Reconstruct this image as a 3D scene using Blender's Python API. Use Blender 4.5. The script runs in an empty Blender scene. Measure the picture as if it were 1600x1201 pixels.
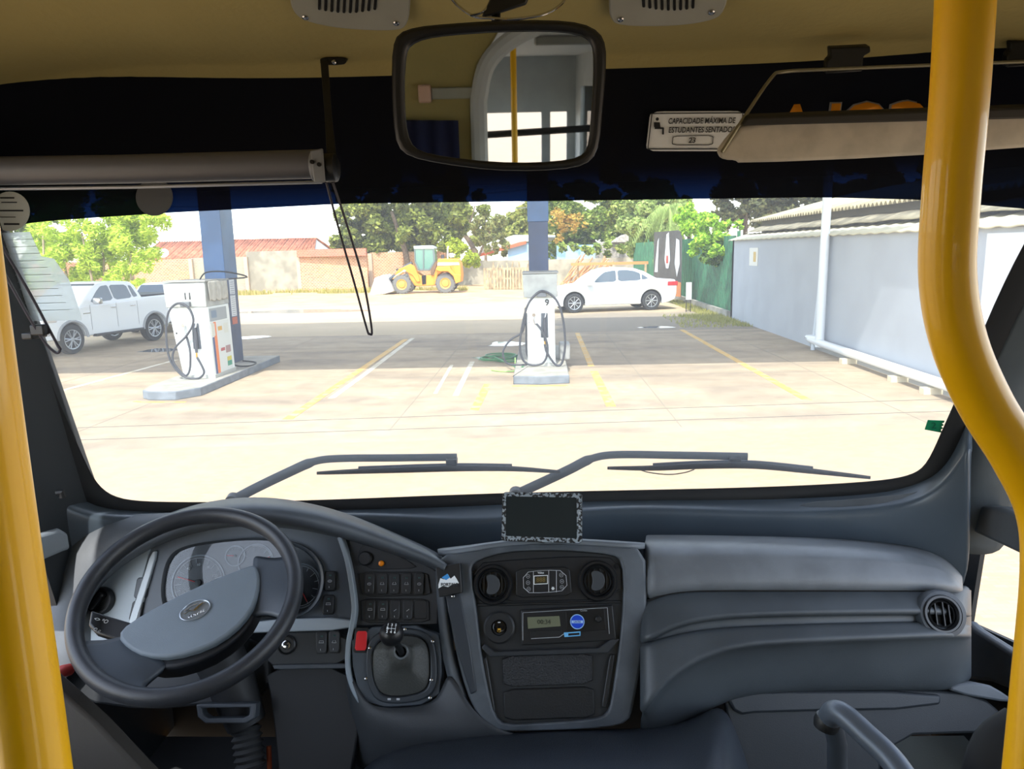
import bpy, bmesh, math, random
from mathutils import Vector, Matrix
random.seed(7)
PI = math.pi
SC = bpy.context.scene
# ------------------------------------------------------------------ camera
FPX = 1150.0
CAM = Vector((0, 0, 2.4))
_f = Vector(((842-800)/FPX, (600.5-391)/FPX, 1.0)).normalized()
_l = Vector((1, 0.022, 0))
_z = _f.cross(_l).normalized()
if _z.y < 0: _z = -_z
_x = _z.cross(_f).normalized()
if _x.x < 0: _x = -_x
MW = Matrix((_x, _f, _z))           # (right, up, forward) in camera -> world
cam_d = bpy.data.cameras.new('camera')
cam_d.sensor_width = 36; cam_d.sensor_fit = 'HORIZONTAL'
cam_d.lens = FPX/1600*36; cam_d.clip_start = 0.02; cam_d.clip_end = 600
cam = bpy.data.objects.new('camera', cam_d); SC.collection.objects.link(cam)
r_, u_, f_ = (MW @ Vector(v) for v in ((1, 0, 0), (0, 1, 0), (0, 0, 1)))
cam.matrix_world = Matrix.Translation(CAM) @ Matrix((r_, u_, -f_)).transposed().to_4x4()
SC.camera = cam
# ------------------------------------------------------------------ world, sun, exposure
w = bpy.data.worlds.new('world'); SC.world = w; w.use_nodes = True
wn = w.node_tree.nodes; wl = w.node_tree.links
sky = wn.new('ShaderNodeTexSky'); sky.sky_type = 'NISHITA'; sky.sun_disc = False
sky.sun_elevation = math.radians(54); sky.sun_rotation = math.radians(190)
sky.air_density = 1.0; sky.dust_density = 0.6; sky.ozone_density = 1.0
hsv = wn.new('ShaderNodeHueSaturation'); hsv.inputs['Saturation'].default_value = .55; wl.new(sky.outputs[0], hsv.inputs['Color']); wl.new(hsv.outputs[0], wn['Background'].inputs[0]); wn['Background'].inputs[1].default_value = 0.30
sd = bpy.data.lights.new('sun', 'SUN'); sd.energy = 2.6; sd.angle = math.radians(0.6); sd.color = (1, .96, .91)
sun = bpy.data.objects.new('sun', sd); SC.collection.objects.link(sun)
sun.rotation_euler = Vector((0.12, 0.70, -1.0)).to_track_quat('-Z', 'Y').to_euler()
vs = SC.view_settings
vs.view_transform = 'Standard'; vs.look = 'None'; vs.gamma = 1; vs.use_curve_mapping = False
vs.exposure = 1.35
SC.render.film_transparent = False
try:
    SC.cycles.max_bounces = 10; SC.cycles.transparent_max_bounces = 24; SC.cycles.diffuse_bounces = 5
    SC.cycles.use_denoising = True
    SC.cycles.sample_clamp_indirect = 6
except Exception: pass

# ------------------------------------------------------------------ helpers
def ray(px, py): return MW @ Vector(((px-800)/FPX, (600.5-py)/FPX, 1.0))
def at(px, py, Y):
    r = ray(px, py); return CAM + r*(Y/r.y)
def onx(px, py, X):
    r = ray(px, py); return CAM + r*(X/r.x)
def gnd(px, py, z=0.0):
    r = ray(px, py); return CAM + r*((z-CAM.z)/r.z)
def onp(px, py, p0, n, d=0.0):
    r = ray(px, py); return CAM + r*(((p0 + n*d - CAM).dot(n))/r.dot(n))
FP = Vector((0, 1.68, 1.70)); FU = Vector((0, .41, .912)).normalized(); FN = Vector((0, -FU.z, FU.y))
def F(px, py, d=0.0): return onp(px, py, FP, FN, d)
def Wy(x, z): return 2.03 - 0.28*(z-1.70) - 0.16*(abs(x)/1.1)**4
def W(px, py, d=0.0):            # point on the curved windshield, d towards the driver
    Y = 1.9
    for _ in range(25):
        p = at(px, py, Y); Y = 0.5*Y + 0.5*(Wy(p.x, p.z)-d)
    return at(px, py, Y)
def hx(s):
    v = [int(s[i:i+2], 16)/255 for i in (0, 2, 4)]
    return tuple(c/12.92 if c <= .04045 else ((c+.055)/1.055)**2.4 for c in v)+(1,)
_M = {}
def mat(name, col, rough=.5, metal=0.0, bump=0.0, bscale=200, var=0.0, vscale=6, spec=.5, coat=0.0, emit=0.0, col2=None, lo=.4, hi=.6):
    if name in _M: return _M[name]
    m = bpy.data.materials.new(name); m.use_nodes = True
    N = m.node_tree.nodes; L = m.node_tree.links; b = N['Principled BSDF']
    c = hx(col)
    b.inputs['Base Color'].default_value = c; b.inputs['Roughness'].default_value = rough
    b.inputs['Metallic'].default_value = metal; b.inputs['Specular IOR Level'].default_value = spec
    b.inputs['Coat Weight'].default_value = coat
    tc = N.new('ShaderNodeTexCoord')
    if var or col2:
        nz = N.new('ShaderNodeTexNoise'); nz.inputs['Scale'].default_value = vscale; nz.inputs['Detail'].default_value = 6
        L.new(tc.outputs['Object'], nz.inputs['Vector'])
        rp = N.new('ShaderNodeValToRGB'); rp.color_ramp.elements[0].position = lo; rp.color_ramp.elements[1].position = hi
        c2 = hx(col2) if col2 else tuple(max(0, x*(1-var)) for x in c[:3])+(1,)
        rp.color_ramp.elements[0].color = c2
        rp.color_ramp.elements[1].color = c if col2 else tuple(min(1, x*(1+var)) for x in c[:3])+(1,)
        L.new(nz.outputs[0], rp.inputs[0]); L.new(rp.outputs[0], b.inputs['Base Color'])
    if bump:
        n2 = N.new('ShaderNodeTexNoise'); n2.inputs['Scale'].default_value = bscale; n2.inputs['Detail'].default_value = 3
        L.new(tc.outputs['Object'], n2.inputs['Vector'])
        bp = N.new('ShaderNodeBump'); bp.inputs['Strength'].default_value = bump; bp.inputs['Distance'].default_value = .01
        L.new(n2.outputs[0], bp.inputs['Height']); L.new(bp.outputs[0], b.inputs['Normal'])
    if emit:
        b.inputs['Emission Color'].default_value = c; b.inputs['Emission Strength'].default_value = emit
    _M[name] = m; return m
def glassmat(name, tint, refl=.06, haze=0.0, hazecol='ffffff'):
    m = bpy.data.materials.new(name); m.use_nodes = True; N = m.node_tree.nodes; L = m.node_tree.links
    N.remove(N['Principled BSDF']); out = N['Material Output']
    t = N.new('ShaderNodeBsdfTransparent'); t.inputs[0].default_value = tint
    g = N.new('ShaderNodeBsdfGlossy'); g.inputs['Roughness'].default_value = .02
    fr = N.new('ShaderNodeFresnel'); fr.inputs[0].default_value = 1.35
    mx = N.new('ShaderNodeMixShader'); L.new(fr.outputs[0], mx.inputs[0]); L.new(t.outputs[0], mx.inputs[1]); L.new(g.outputs[0], mx.inputs[2])
    last = mx
    if haze:
        d = N.new('ShaderNodeBsdfTranslucent'); d.inputs[0].default_value = hx(hazecol)
        m2 = N.new('ShaderNodeMixShader'); m2.inputs[0].default_value = haze
        L.new(mx.outputs[0], m2.inputs[1]); L.new(d.outputs[0], m2.inputs[2]); last = m2
    L.new(last.outputs[0], out.inputs[0]); _M[name] = m; return m

def link(name, me, m=None, parent=None, smooth=35, mods=()):
    o = bpy.data.objects.new(name, me); SC.collection.objects.link(o)
    if m is not None and not me.materials: me.materials.append(m)
    if smooth:
        me.polygons.foreach_set('use_smooth', [True]*len(me.polygons))
        me.set_sharp_from_angle(angle=math.radians(smooth))
    if parent is not None:
        o.parent = parent
        if parent.type == 'EMPTY' and parent.get('_loc'):
            o.matrix_parent_inverse = Matrix.Translation(-Vector(parent['_loc']))
    for k, a in mods:
        md = o.modifiers.new(k, k)
        for q, v in a.items(): setattr(md, q, v)
    return o
def obj(name, bm, m=None, parent=None, smooth=35, bevel=0.0, seg=2, sub=0, solid=0.0):
    bmesh.ops.recalc_face_normals(bm, faces=bm.faces[:])
    me = bpy.data.meshes.new(name); bm.to_mesh(me); bm.free()
    mods = []
    if solid: mods.append(('SOLIDIFY', dict(thickness=solid, offset=-1)))
    if bevel: mods.append(('BEVEL', dict(width=bevel, segments=seg, limit_method='ANGLE', angle_limit=math.radians(40), harden_normals=False)))
    if sub: mods.append(('SUBSURF', dict(levels=sub, render_levels=sub)))
    return link(name, me, m, parent, 180 if sub else smooth, mods)
def thing(name, label, cat, loc=(0, 0, 0), group=None):
    o = bpy.data.objects.new(name, None); SC.collection.objects.link(o); o.location = loc
    o['_loc'] = tuple(loc); o['label'] = label; o['category'] = cat
    o.empty_display_size = .05
    if group: o['group'] = group
    return o
def tag(o, label, cat, group=None, kind=None):
    o['label'] = label; o['category'] = cat
    if group: o['group'] = group
    if kind: o['kind'] = kind
    return o
def struct(o): o['kind'] = 'structure'; return o

def box(bm, c, s, rot=None):
    """c centre, s full sizes"""
    g = bmesh.ops.create_cube(bm, size=1)['verts']
    M = Matrix.Translation(Vector(c)) @ (rot.to_4x4() if rot else Matrix()) @ Matrix.Diagonal((s[0], s[1], s[2], 1))
    bmesh.ops.transform(bm, matrix=M, verts=g); return g
def frame_of(axis):
    a = Vector(axis).normalized(); t = Vector((0, 0, 1)) if abs(a.z) < .9 else Vector((0, 1, 0))
    x = t.cross(a).normalized(); y = a.cross(x); return x, y, a
def lathe(bm, prof, o=(0, 0, 0), axis=(0, 0, 1), seg=32, cap=True):
    x, y, a = frame_of(axis); o = Vector(o); rings = []
    for r, h in prof:
        rings.append([bm.verts.new(o + a*h + (x*math.cos(2*PI*k/seg) + y*math.sin(2*PI*k/seg))*max(r, 1e-5)) for k in range(seg)])
    for A, B in zip(rings, rings[1:]):
        for k in range(seg): bm.faces.new((A[k], A[(k+1) % seg], B[(k+1) % seg], B[k]))
    if cap:
        bm.faces.new(rings[0][::-1]); bm.faces.new(rings[-1])
    return bm
def catmull(P, k=6, closed=False):
    P = [Vector(p) for p in P]; n = len(P); out = []
    rng = range(n) if closed else range(n-1)
    for i in rng:
        p0 = P[(i-1) % n] if closed or i > 0 else P[0]; p1 = P[i]; p2 = P[(i+1) % n]
        p3 = P[(i+2) % n] if closed or i+2 < n else P[-1]
        for j in range(k):
            t = j/k
            out.append(0.5*((2*p1) + (p2-p0)*t + (2*p0-5*p1+4*p2-p3)*t*t + (3*p1-p0-3*p2+p3)*t**3))
    if not closed: out.append(P[-1])
    return out
def tube(bm, P, r, seg=12, k=0, closed=False, flat=None):
    """swept round tube; r number or list; flat=(a,b) elliptical"""
    if k: P = catmull(P, k, closed)
    P = [Vector(p) for p in P]; n = len(P)
    rr = r if isinstance(r, (list, tuple)) else [r]*n
    if len(rr) != n: rr = [rr[min(len(rr)-1, int(i*len(rr)/n))] for i in range(n)]
    T = []
    for i in range(n):
        a = P[(i-1) % n] if closed or i else P[0]; b = P[(i+1) % n] if closed or i < n-1 else P[-1]
        T.append((b-a).normalized())
    x = frame_of(T[0])[0]; rings = []
    for i in range(n):
        x = (x - T[i]*x.dot(T[i])).normalized(); y = T[i].cross(x)
        fa, fb = flat or (1, 1)
        rings.append([bm.verts.new(P[i] + x*math.cos(2*PI*q/seg)*rr[i]*fa + y*math.sin(2*PI*q/seg)*rr[i]*fb) for q in range(seg)])
    for A, B in (zip(rings, rings[1:]+rings[:1]) if closed else zip(rings, rings[1:])):
        for q in range(seg): bm.faces.new((A[q], A[(q+1) % seg], B[(q+1) % seg], B[q]))
    if not closed:
        bm.faces.new(rings[0][::-1]); bm.faces.new(rings[-1])
    return bm
def chaikin(p, n=1, closed=True, q=.25):
    for _ in range(n):
        o = []; L = len(p)
        for i in range(L if closed else L-1):
            a, b = p[i], p[(i+1) % L]
            o.append(tuple(a[j]*(1-q)+b[j]*q for j in range(len(a)))); o.append(tuple(a[j]*q+b[j]*(1-q) for j in range(len(a))))
        p = o
    return p
def extr(bm, pts, vec):
    """closed polygon of 3D pts extruded by vec"""
    pts = [Vector(p) for p in pts]; vec = Vector(vec)
    A = [bm.verts.new(p) for p in pts]; B = [bm.verts.new(p+vec) for p in pts]
    bm.faces.new(A); bm.faces.new(B[::-1]); n = len(A)
    for i in range(n): bm.faces.new((A[i], B[i], B[(i+1) % n], A[(i+1) % n]))
    return bm
def ringslab(bm, outer, inner, vec):
    """frame between two loops with the same count"""
    vec = Vector(vec); n = len(outer)
    A = [bm.verts.new(Vector(p)) for p in outer]; B = [bm.verts.new(Vector(p)) for p in inner]
    C = [bm.verts.new(Vector(p)+vec) for p in outer]; D = [bm.verts.new(Vector(p)+vec) for p in inner]
    for i in range(n):
        j = (i+1) % n
        bm.faces.new((A[i], A[j], B[j], B[i])); bm.faces.new((C[j], C[i], D[i], D[j]))
        bm.faces.new((A[j], A[i], C[i], C[j])); bm.faces.new((B[i], B[j], D[j], D[i]))
    return bm
def panel(name, pts, d, th, m, parent, bevel=.002, ck=1, pf=None, seg=2, q=None):
    """pixel outline laid on the dash face at offset d, thick th backwards"""
    pf = pf or F; p = chaikin(pts, ck, q=(q or (.10 if len(pts) == 4 else .25))) if ck else pts
    bm = bmesh.new(); extr(bm, [pf(x, y, d) for x, y in p], -FN*th)
    return obj(name, bm, m, parent, bevel=bevel, seg=seg)
def loft(name, rows, m, parent, sub=2, solid=.012, pf=None):
    pf = pf or F
    bm = bmesh.new(); V = []
    for r in rows:
        V.append([bm.verts.new(p if isinstance(p, Vector) else pf(*p)) for p in r])
    for A, B in zip(V, V[1:]):
        for i in range(len(A)-1): bm.faces.new((A[i], A[i+1], B[i+1], B[i]))
    o = obj(name, bm, m, parent, sub=sub, solid=0)
    if solid:
        md = o.modifiers.new('SOLIDIFY', 'SOLIDIFY'); md.thickness = solid; md.offset = 0
    return o
def text(name, s, org, xd, yd, size, m, parent=None, th=.0004, align='CENTER', bold=0.0, shear=0.0, wx=1.0):
    cu = bpy.data.curves.new(name, 'FONT'); cu.body = s; cu.size = 1; cu.align_x = align; cu.align_y = 'CENTER'
    cu.offset = bold; cu.shear = shear; cu.resolution_u = 3
    t = bpy.data.objects.new(name, cu); SC.collection.objects.link(t)
    dg = bpy.context.evaluated_depsgraph_get(); me = bpy.data.meshes.new_from_object(t.evaluated_get(dg))
    bpy.data.objects.remove(t); 
    xd = Vector(xd).normalized(); yd = Vector(yd).normalized(); z = xd.cross(yd)
    M = Matrix((xd*size*wx, yd*size, z*size)).transposed().to_4x4(); M.translation = Vector(org)
    me.transform(M)
    bm = bmesh.new(); bm.from_mesh(me)
    g = bmesh.ops.extrude_face_region(bm, geom=bm.faces[:])
    bmesh.ops.translate(bm, vec=z.normalized()*th, verts=[v for v in g['geom'] if isinstance(v, bmesh.types.BMVert)])
    bm.to_mesh(me); bm.free(); me.materials.clear()
    return link(name, me, m, parent, smooth=0)
def copy_tree(o, dloc=None, parent=None):
    c = o.copy(); SC.collection.objects.link(c)
    if parent is not None: c.parent = parent
    if dloc is not None: c.location = Vector(o.location)+Vector(dloc)
    for ch in list(o.children): copy_tree(ch, None, c)
    return c
XD = Vector((1, 0, 0))

# ------------------------------------------------------------------ materials
PL = mat('dash_plastic', '50565c', .55, bump=.12, bscale=900, var=.10, vscale=9)
PLD = mat('dash_plastic_dark', '3a4047', .5, bump=.1, bscale=900, var=.1, vscale=9)
PLL = mat('dash_plastic_worn', '6a7178', .5, bump=.08, bscale=700, var=.14, vscale=7)
PLS = mat('silver_trim_plastic', '9aa4ad', .4, var=.06)
BK = mat('black_plastic', '17191b', .42, bump=.05, bscale=800)
BKG = mat('black_gloss', '0c0d0e', .15)
BKM = mat('black_rubber', '121314', .7)
VOID = mat('deep_black', '070707', .9)
LEA = mat('wheel_leather', '2b2e33', .42, bump=.1, bscale=500, var=.12, vscale=20)
HUB = mat('wheel_hub_grey', '6e7880', .55, bump=.1, bscale=700, var=.06)
CHR = mat('chrome', 'c8c8c8', .18, metal=1)
YEL = mat('yellow_paint', 'fdc000', .36, coat=.25, spec=.4)
CRM = mat('cream_headliner', 'a3945a', .7, bump=.15, bscale=60, var=.05, vscale=3)
GRY = mat('grey_abs', '9b9a8c', .55, var=.06)
WHT = mat('print_white', 'e8ecec', .5)
BLU = mat('logo_blue', '3c8fd0', .4)
RED = mat('switch_red', 'e0252b', .35)
ORG = mat('lamp_orange', 'f08a10', .3)
LEG = mat('legend_white', 'b8bcc0', .6)
LEB = mat('cover_leather', '2a3038', .38, bump=.15, bscale=350, var=.08, vscale=5)
STL = mat('grey_tube', '59616b', .4, metal=.3, bump=.05, bscale=600)
# ================================================================== BUS SHELL
GL = glassmat('windshield_glass', (.97, .985, .98, 1), haze=.055, hazecol='f4f6f8')
GS = glassmat('side_glass', (.93, .95, .94, 1))
def grid_glass(name, top, bot, ncol, nrow, m, d=0.0):
    """surface on the windshield between two pixel polylines"""
    bm = bmesh.new(); V = []
    def samp(P, t):
        xs = P[0][0] + (P[-1][0]-P[0][0])*t
        for a, b in zip(P, P[1:]):
            if a[0] <= xs <= b[0]: 
                q = (xs-a[0])/(b[0]-a[0]+1e-9); return (xs, a[1]+(b[1]-a[1])*q)
        return P[-1]
    for j in range(nrow+1):
        s = j/nrow; row = []
        for i in range(ncol+1):
            a = samp(top, i/ncol); b = samp(bot, i/ncol)
            row.append(bm.verts.new(W(a[0]+(b[0]-a[0])*s, a[1]+(b[1]-a[1])*s, d)))
        V.append(row)
    for A, B in zip(V, V[1:]):
        for i in range(ncol): bm.faces.new((A[i], A[i+1], B[i+1], B[i]))
    return bm
bandbot = [(-120, 372), (0, 357), (60, 346), (250, 333), (540, 318), (850, 314), (1280, 308), (1440, 312), (1600, 326), (1720, 345)]
wind = struct(obj('window_1', grid_glass('g', bandbot, [(-110, 800), (1720, 785)], 44, 12, GL), GL, smooth=60))
md = wind.modifiers.new('s', 'SOLIDIFY'); md.use_rim = False; md.thickness = .005; md.offset = 0
# graded tint film in the top of the windshield
TF = bpy.data.materials.new('tint_film'); TF.use_nodes = True; N = TF.node_tree.nodes; L = TF.node_tree.links
N.remove(N['Principled BSDF'])
tc = N.new('ShaderNodeTexCoord'); sp = N.new('ShaderNodeSeparateXYZ'); L.new(tc.outputs['Object'], sp.inputs[0])
mr = N.new('ShaderNodeMapRange'); mr.inputs[1].default_value = 2.50; mr.inputs[2].default_value = 2.60; mr.interpolation_type = 'SMOOTHSTEP'; L.new(sp.outputs[2], mr.inputs[0])
rp = N.new('ShaderNodeValToRGB'); rp.color_ramp.elements[0].color = (.032, .078, .17, 1); rp.color_ramp.elements[1].color = (.003, .006, .013, 1)
L.new(mr.outputs[0], rp.inputs[0])
t = N.new('ShaderNodeBsdfTransparent'); L.new(rp.outputs[0], t.inputs[0])
g = N.new('ShaderNodeBsdfGlossy'); g.inputs['Roughness'].default_value = .12; g.inputs[0].default_value = (.25, .25, .28, 1)
fr = N.new('ShaderNodeFresnel'); fr.inputs[0].default_value = 1.25
mx = N.new('ShaderNodeMixShader'); L.new(fr.outputs[0], mx.inputs[0]); L.new(t.outputs[0], mx.inputs[1]); L.new(g.outputs[0], mx.inputs[2])
dd = N.new('ShaderNodeBsdfDiffuse'); dd.inputs[0].default_value = (.020, .022, .030, 1); m3 = N.new('ShaderNodeMixShader'); m3.inputs[0].default_value = .4; L.new(mx.outputs[0], m3.inputs[1]); L.new(dd.outputs[0], m3.inputs[2]); L.new(m3.outputs[0], N['Material Output'].inputs[0])
bandtop = [(-120, 110), (0, 90), (90, 80), (200, 76), (500, 72), (620, 70), (950, 64), (1280, 58), (1600, 52), (1720, 50)]
film = obj('trim_1', grid_glass('g', bandtop, bandbot, 44, 6, TF), TF, smooth=60); struct(film)
md = film.modifiers.new('s', 'SOLIDIFY'); md.use_rim = False; md.thickness = .0006; md.offset = 0

# gasket: black rubber frame round the glass
gin = [(-140, 150), (-105, 270), (-40, 380), (11, 454), (52, 530), (80, 610), (108, 670), (132, 728), (152, 762), (185, 783), (250, 787), (400, 786), (540, 782), (780, 772), (1000, 768),
       (1200, 764), (1370, 756), (1425, 747), (1452, 730), (1476, 672), (1499, 625), (1541, 509), (1605, 371), (1690, 240), (1725, 140)]
gout = [(-185, 165), (-150, 300), (-90, 420), (-18, 500), (25, 590), (52, 660), (78, 715), (102, 762), (125, 790), (170, 806), (250, 809), (400, 808), (540, 803), (780, 793), (1000, 788),
        (1200, 784), (1375, 775), (1440, 763), (1484, 735), (1516, 655), (1550, 580), (1600, 470), (1660, 380), (1735, 255), (1770, 140)]
bm = bmesh.new(); A = []; B = []; C = []
for a, b in zip(gin, gout):
    A.append(bm.verts.new(W(a[0], a[1], .004))); B.append(bm.verts.new(W((a[0]+b[0])/2, (a[1]+b[1])/2, .022))); C.append(bm.verts.new(W(b[0], b[1], .015)))
for i in range(len(A)-1):
    bm.faces.new((A[i], A[i+1], B[i+1], B[i])); bm.faces.new((B[i], B[i+1], C[i+1], C[i]))
o = obj('trim_2', bm, BKM, sub=2); struct(o); md = o.modifiers.new('s', 'SOLIDIFY'); md.thickness = .012

# headliner front (cream): profile swept across
def hl_profile():
    return [(1.80, 2.80), (1.74, 2.784), (1.725, 2.789), (1.69, 2.806), (1.678, 2.810), (1.66, 2.812), (1.55, 2.818), (1.44, 2.840), (1.34, 2.872), (1.2, 2.90), (.9, 2.92), (.3, 2.93), (-.6, 2.93)]
bm = bmesh.new(); V = []
xs = [-1.22, -1.17, -1.08, -.9, -.6, -.3, 0, .3, .6, .9, 1.08, 1.17, 1.22]
for x in xs:
    k = (abs(x)/1.22); drop = -.085*max(0, (k-.72)/.28)**1.5; yb = -.16*(k**4)
    V.append([bm.verts.new((x, y+(yb if y > 1.3 else yb*max(0, (y-.3))), z+drop)) for y, z in hl_profile()])
for A, B in zip(V, V[1:]):
    for i in range(len(A)-1): bm.faces.new((A[i], A[i+1], B[i+1], B[i]))
o = obj('ceiling', bm, CRM, sub=2); struct(o); md = o.modifiers.new('s', 'SOLIDIFY'); md.thickness = .03; md.offset = 1
# rear ceiling, floor, side walls, rear wall
WALLG = mat('cabin_wall_grey', 'b9bcba', .6, var=.03)
bm = bmesh.new(); box(bm, (0, -3.6, 2.95), (2.44, 6.0, .04)); struct(obj('ceiling.001', bm, mat('cabin_ceiling_white', 'd2d4d0', .6)))
bm = bmesh.new(); box(bm, (0, -2.2, .93), (2.44, 8.4, .04)); struct(obj('floor', bm, mat('bus_floor', '26282a', .6, var=.2)))
def wall_with_windows(name, X, side, wins, m, y0, y1, z0=.95, z1=2.95):
    """wall slab in the plane X with rectangular window openings (ya,yb,za,zb) in increasing ya"""
    bm = bmesh.new(); cur = y0
    for ya, yb, za, zb in wins:
        if ya > cur: box(bm, (X, (cur+ya)/2, (z0+z1)/2), (.05, ya-cur, z1-z0))
        box(bm, (X, (ya+yb)/2, (z0+za)/2), (.05, yb-ya, za-z0)); box(bm, (X, (ya+yb)/2, (zb+z1)/2), (.05, yb-ya, z1-zb)); cur = yb
    if cur < y1: box(bm, (X, (cur+y1)/2, (z0+z1)/2), (.05, y1-cur, z1-z0))
    return struct(obj(name, bm, m))
wins = [(-6.0, -4.7, 1.75, 2.62), (-4.6, -3.3, 1.75, 2.62), (-3.2, -1.9, 1.75, 2.62), (-1.8, -.7, 1.75, 2.62)]
wall_with_windows('wall_left', -1.22, -1, wins, WALLG, -6.4, -.1)
wall_with_windows('wall_right', 1.22, 1, wins, WALLG, -6.4, -.1)
k = 2
bm = bmesh.new(); box(bm, (0, -6.4, 1.35), (2.44, .05, .8)); box(bm, (0, -6.4, 2.66), (2.44, .05, .62))
for x in (-1.15, .86, 1.15): box(bm, (x, -6.4, 2.05), (.10, .05, .6))
struct(obj('wall_back', bm, WALLG))
# front side walls (driver side and door side): lower body, pillar, window frame
SDK = mat('side_trim_dark', '23282c', .55, bump=.08, bscale=500)
def side(name, X, py, wins, y1, m):
    bm = bmesh.new()
    return wall_with_windows(name, X, 1, wins, m, py, y1)
def wall_poly(name, X, th, polys, m):
    bm = bmesh.new()
    for P in polys: extr(bm, [Vector((X, y, z)) for y, z in P], (th, 0, 0))
    return struct(obj(name, bm, m, smooth=0))
# door side: pillar with slanted window edge, sill, roof rail, rear post
wall_poly('wall_right.001', 1.15, .012, [
    [(2.09, .95), (2.09, 1.55), (1.86, 1.68), (1.79, 1.9), (1.67, 2.3), (1.53, 2.8), (1.46, 2.6), (1.60, 2.3), (1.744, 1.91), (1.82, 1.778), (1.866, 1.637), (1.888, 1.385), (1.888, .95)],
    [(1.888, .95), (1.888, 1.385), (1.71, 1.428), (.0, 1.45), (.0, .95)], [(1.46, 2.6), (1.53, 2.8), (1.5, 2.95), (-.1, 2.95), (-.1, 2.6)], [(.05, .95), (.05, 2.6), (-.1, 2.6), (-.1, .95)]], SDK)
wall_poly('wall_left.001', -1.22, .05, [
    [(2.09, .95), (2.09, 1.55), (1.86, 1.68), (1.79, 1.9), (1.67, 2.3), (1.53, 2.8), (1.38, 2.6), (1.45, 2.4), (1.545, 1.93), (1.567, 1.835), (1.58, 1.70), (1.614, 1.54), (1.614, .95)],
    [(1.614, .95), (1.614, 1.54), (1.56, 1.50), (.0, 1.50), (.0, .95)], [(1.38, 2.6), (1.53, 2.8), (1.5, 2.95), (-.1, 2.95), (-.1, 2.6)], [(.05, .95), (.05, 2.6), (-.1, 2.6), (-.1, .95)]], SDK)
TG = glassmat('side_glass_tinted', (.85, .87, .87, 1))
for X in (-1.22, 1.22):
    for ya, yb, za, zb in wins:
        bm = bmesh.new(); box(bm, (X, (ya+yb)/2, (za+zb)/2), (.006, yb-ya, zb-za)); k += 1; struct(obj('window_%d' % k, bm, TG, smooth=0))
# front bulkhead under the dash
bm = bmesh.new(); box(bm, (0, 2.07, 1.22), (2.44, .04, .62)); struct(obj('wall_front', bm, VOID))
# roof front panel above windshield outside
bm = bmesh.new(); box(bm, (0, 1.66, 2.93), (2.44, .45, .12)); struct(obj('trim_3', bm, mat('roof_yellow', 'd89a10', .4)))
# A pillars (grey moulded covers) swept along the gasket edge
def pillar(name, P, wd, m):
    bm = bmesh.new(); V = []
    for (px, py) in P:
        a = W(px, py, .02); b = a.copy(); s = 1 if a.x > 0 else -1
        V.append([bm.verts.new(q) for q in (a + Vector((0, .0, 0)), a + Vector((s*.015, -.03, 0)), a + Vector((s*(.02+wd*.5), -.05, 0)), Vector((s*max(1.18, abs(a.x)+.04), a.y-.07, a.z)))])
    for A, B in zip(V, V[1:]):
        for i in range(3): bm.faces.new((A[i], A[i+1], B[i+1], B[i]))
    o = obj(name, bm, m, sub=2); struct(o); md = o.modifiers.new('s', 'SOLIDIFY'); md.thickness = .02; md.offset = 0; return o
PILL = mat('pillar_plastic', '474d50', .55, bump=.1, bscale=600, var=.08)
pillar('trim_4', [(1700, 330), (1650, 392), (1600, 475), (1553, 580), (1518, 655), (1490, 725), (1478, 790), (1470, 850)], .03, PILL)
pillar('trim_5', [(-130, 380), (-60, 450), (-10, 530), (25, 600), (55, 668), (85, 730), (110, 790), (125, 850), (130, 900)], .03, PILL)

# exterior lower nose below the glass (seen only from outside)
bm = bmesh.new(); box(bm, (0, 2.12, 1.1), (2.44, .06, 1.1)); struct(obj('wall_front.001', bm, mat('roof_yellow2', 'd89a10', .4)))

# ------------------------------------------------------------------ front lamps/speakers grille in headliner
HP0 = Vector((0, 1.44, 2.838)); HU = Vector((0, -.10, .046)).normalized(); HN = Vector((0, -HU.z, -abs(HU.y))).normalized()
def Hf(px, py, d=0.0): return onp(px, py, HP0, HN, d)
def grille(lbl, outline, slots, screws):
    c = Hf(sum(p[0] for p in outline)/len(outline), 20)
    t = thing('speaker_grille', lbl, 'speaker grille', c, 'cream speaker grilles in the header')
    bm = bmesh.new(); p = chaikin(outline, 2); extr(bm, [Hf(x, y, .012) for x, y in p], -HN*.02); obj('cover', bm, GRY, t, bevel=.003)
    for x0, y0, x1, y1 in slots:
        bm = bmesh.new(); a = Hf(x0, y0, .0125); b = Hf(x1, y1, .0125); tube(bm, [a, b], .0026, 8)
        obj('slot', bm, VOID, t)
    for x, y in screws:
        bm = bmesh.new(); lathe(bm, [(.006, 0), (.006, .003), (.004, .0045), (.0015, .0045), (.001, .003)], Hf(x, y, .011), HN, 14); obj('screw', bm, CHR, t)
grille('cream speaker grille on the header left of the mirror', [(449, -60), (452, 0), (458, 20), (475, 34), (530, 46), (620, 50), (638, 40), (642, 0), (642, -60)],
       [(500+10*i, -30, 499+9.6*i, 14+5*math.sin(i/9*PI)) for i in range(10)], [(477, 26), (619, 35)])
grille('cream speaker grille on the header right of the mirror', [(950, -60), (952, 0), (952, 28), (965, 42), (1060, 42), (1118, 32), (1132, 18), (1138, -5), (1140, -60)],
       [(1004+10*i, -30, 1006+9.6*i, 10+5*math.sin(i/9*PI)) for i in range(9)], [(970, 29), (1112, 18)])
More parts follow.
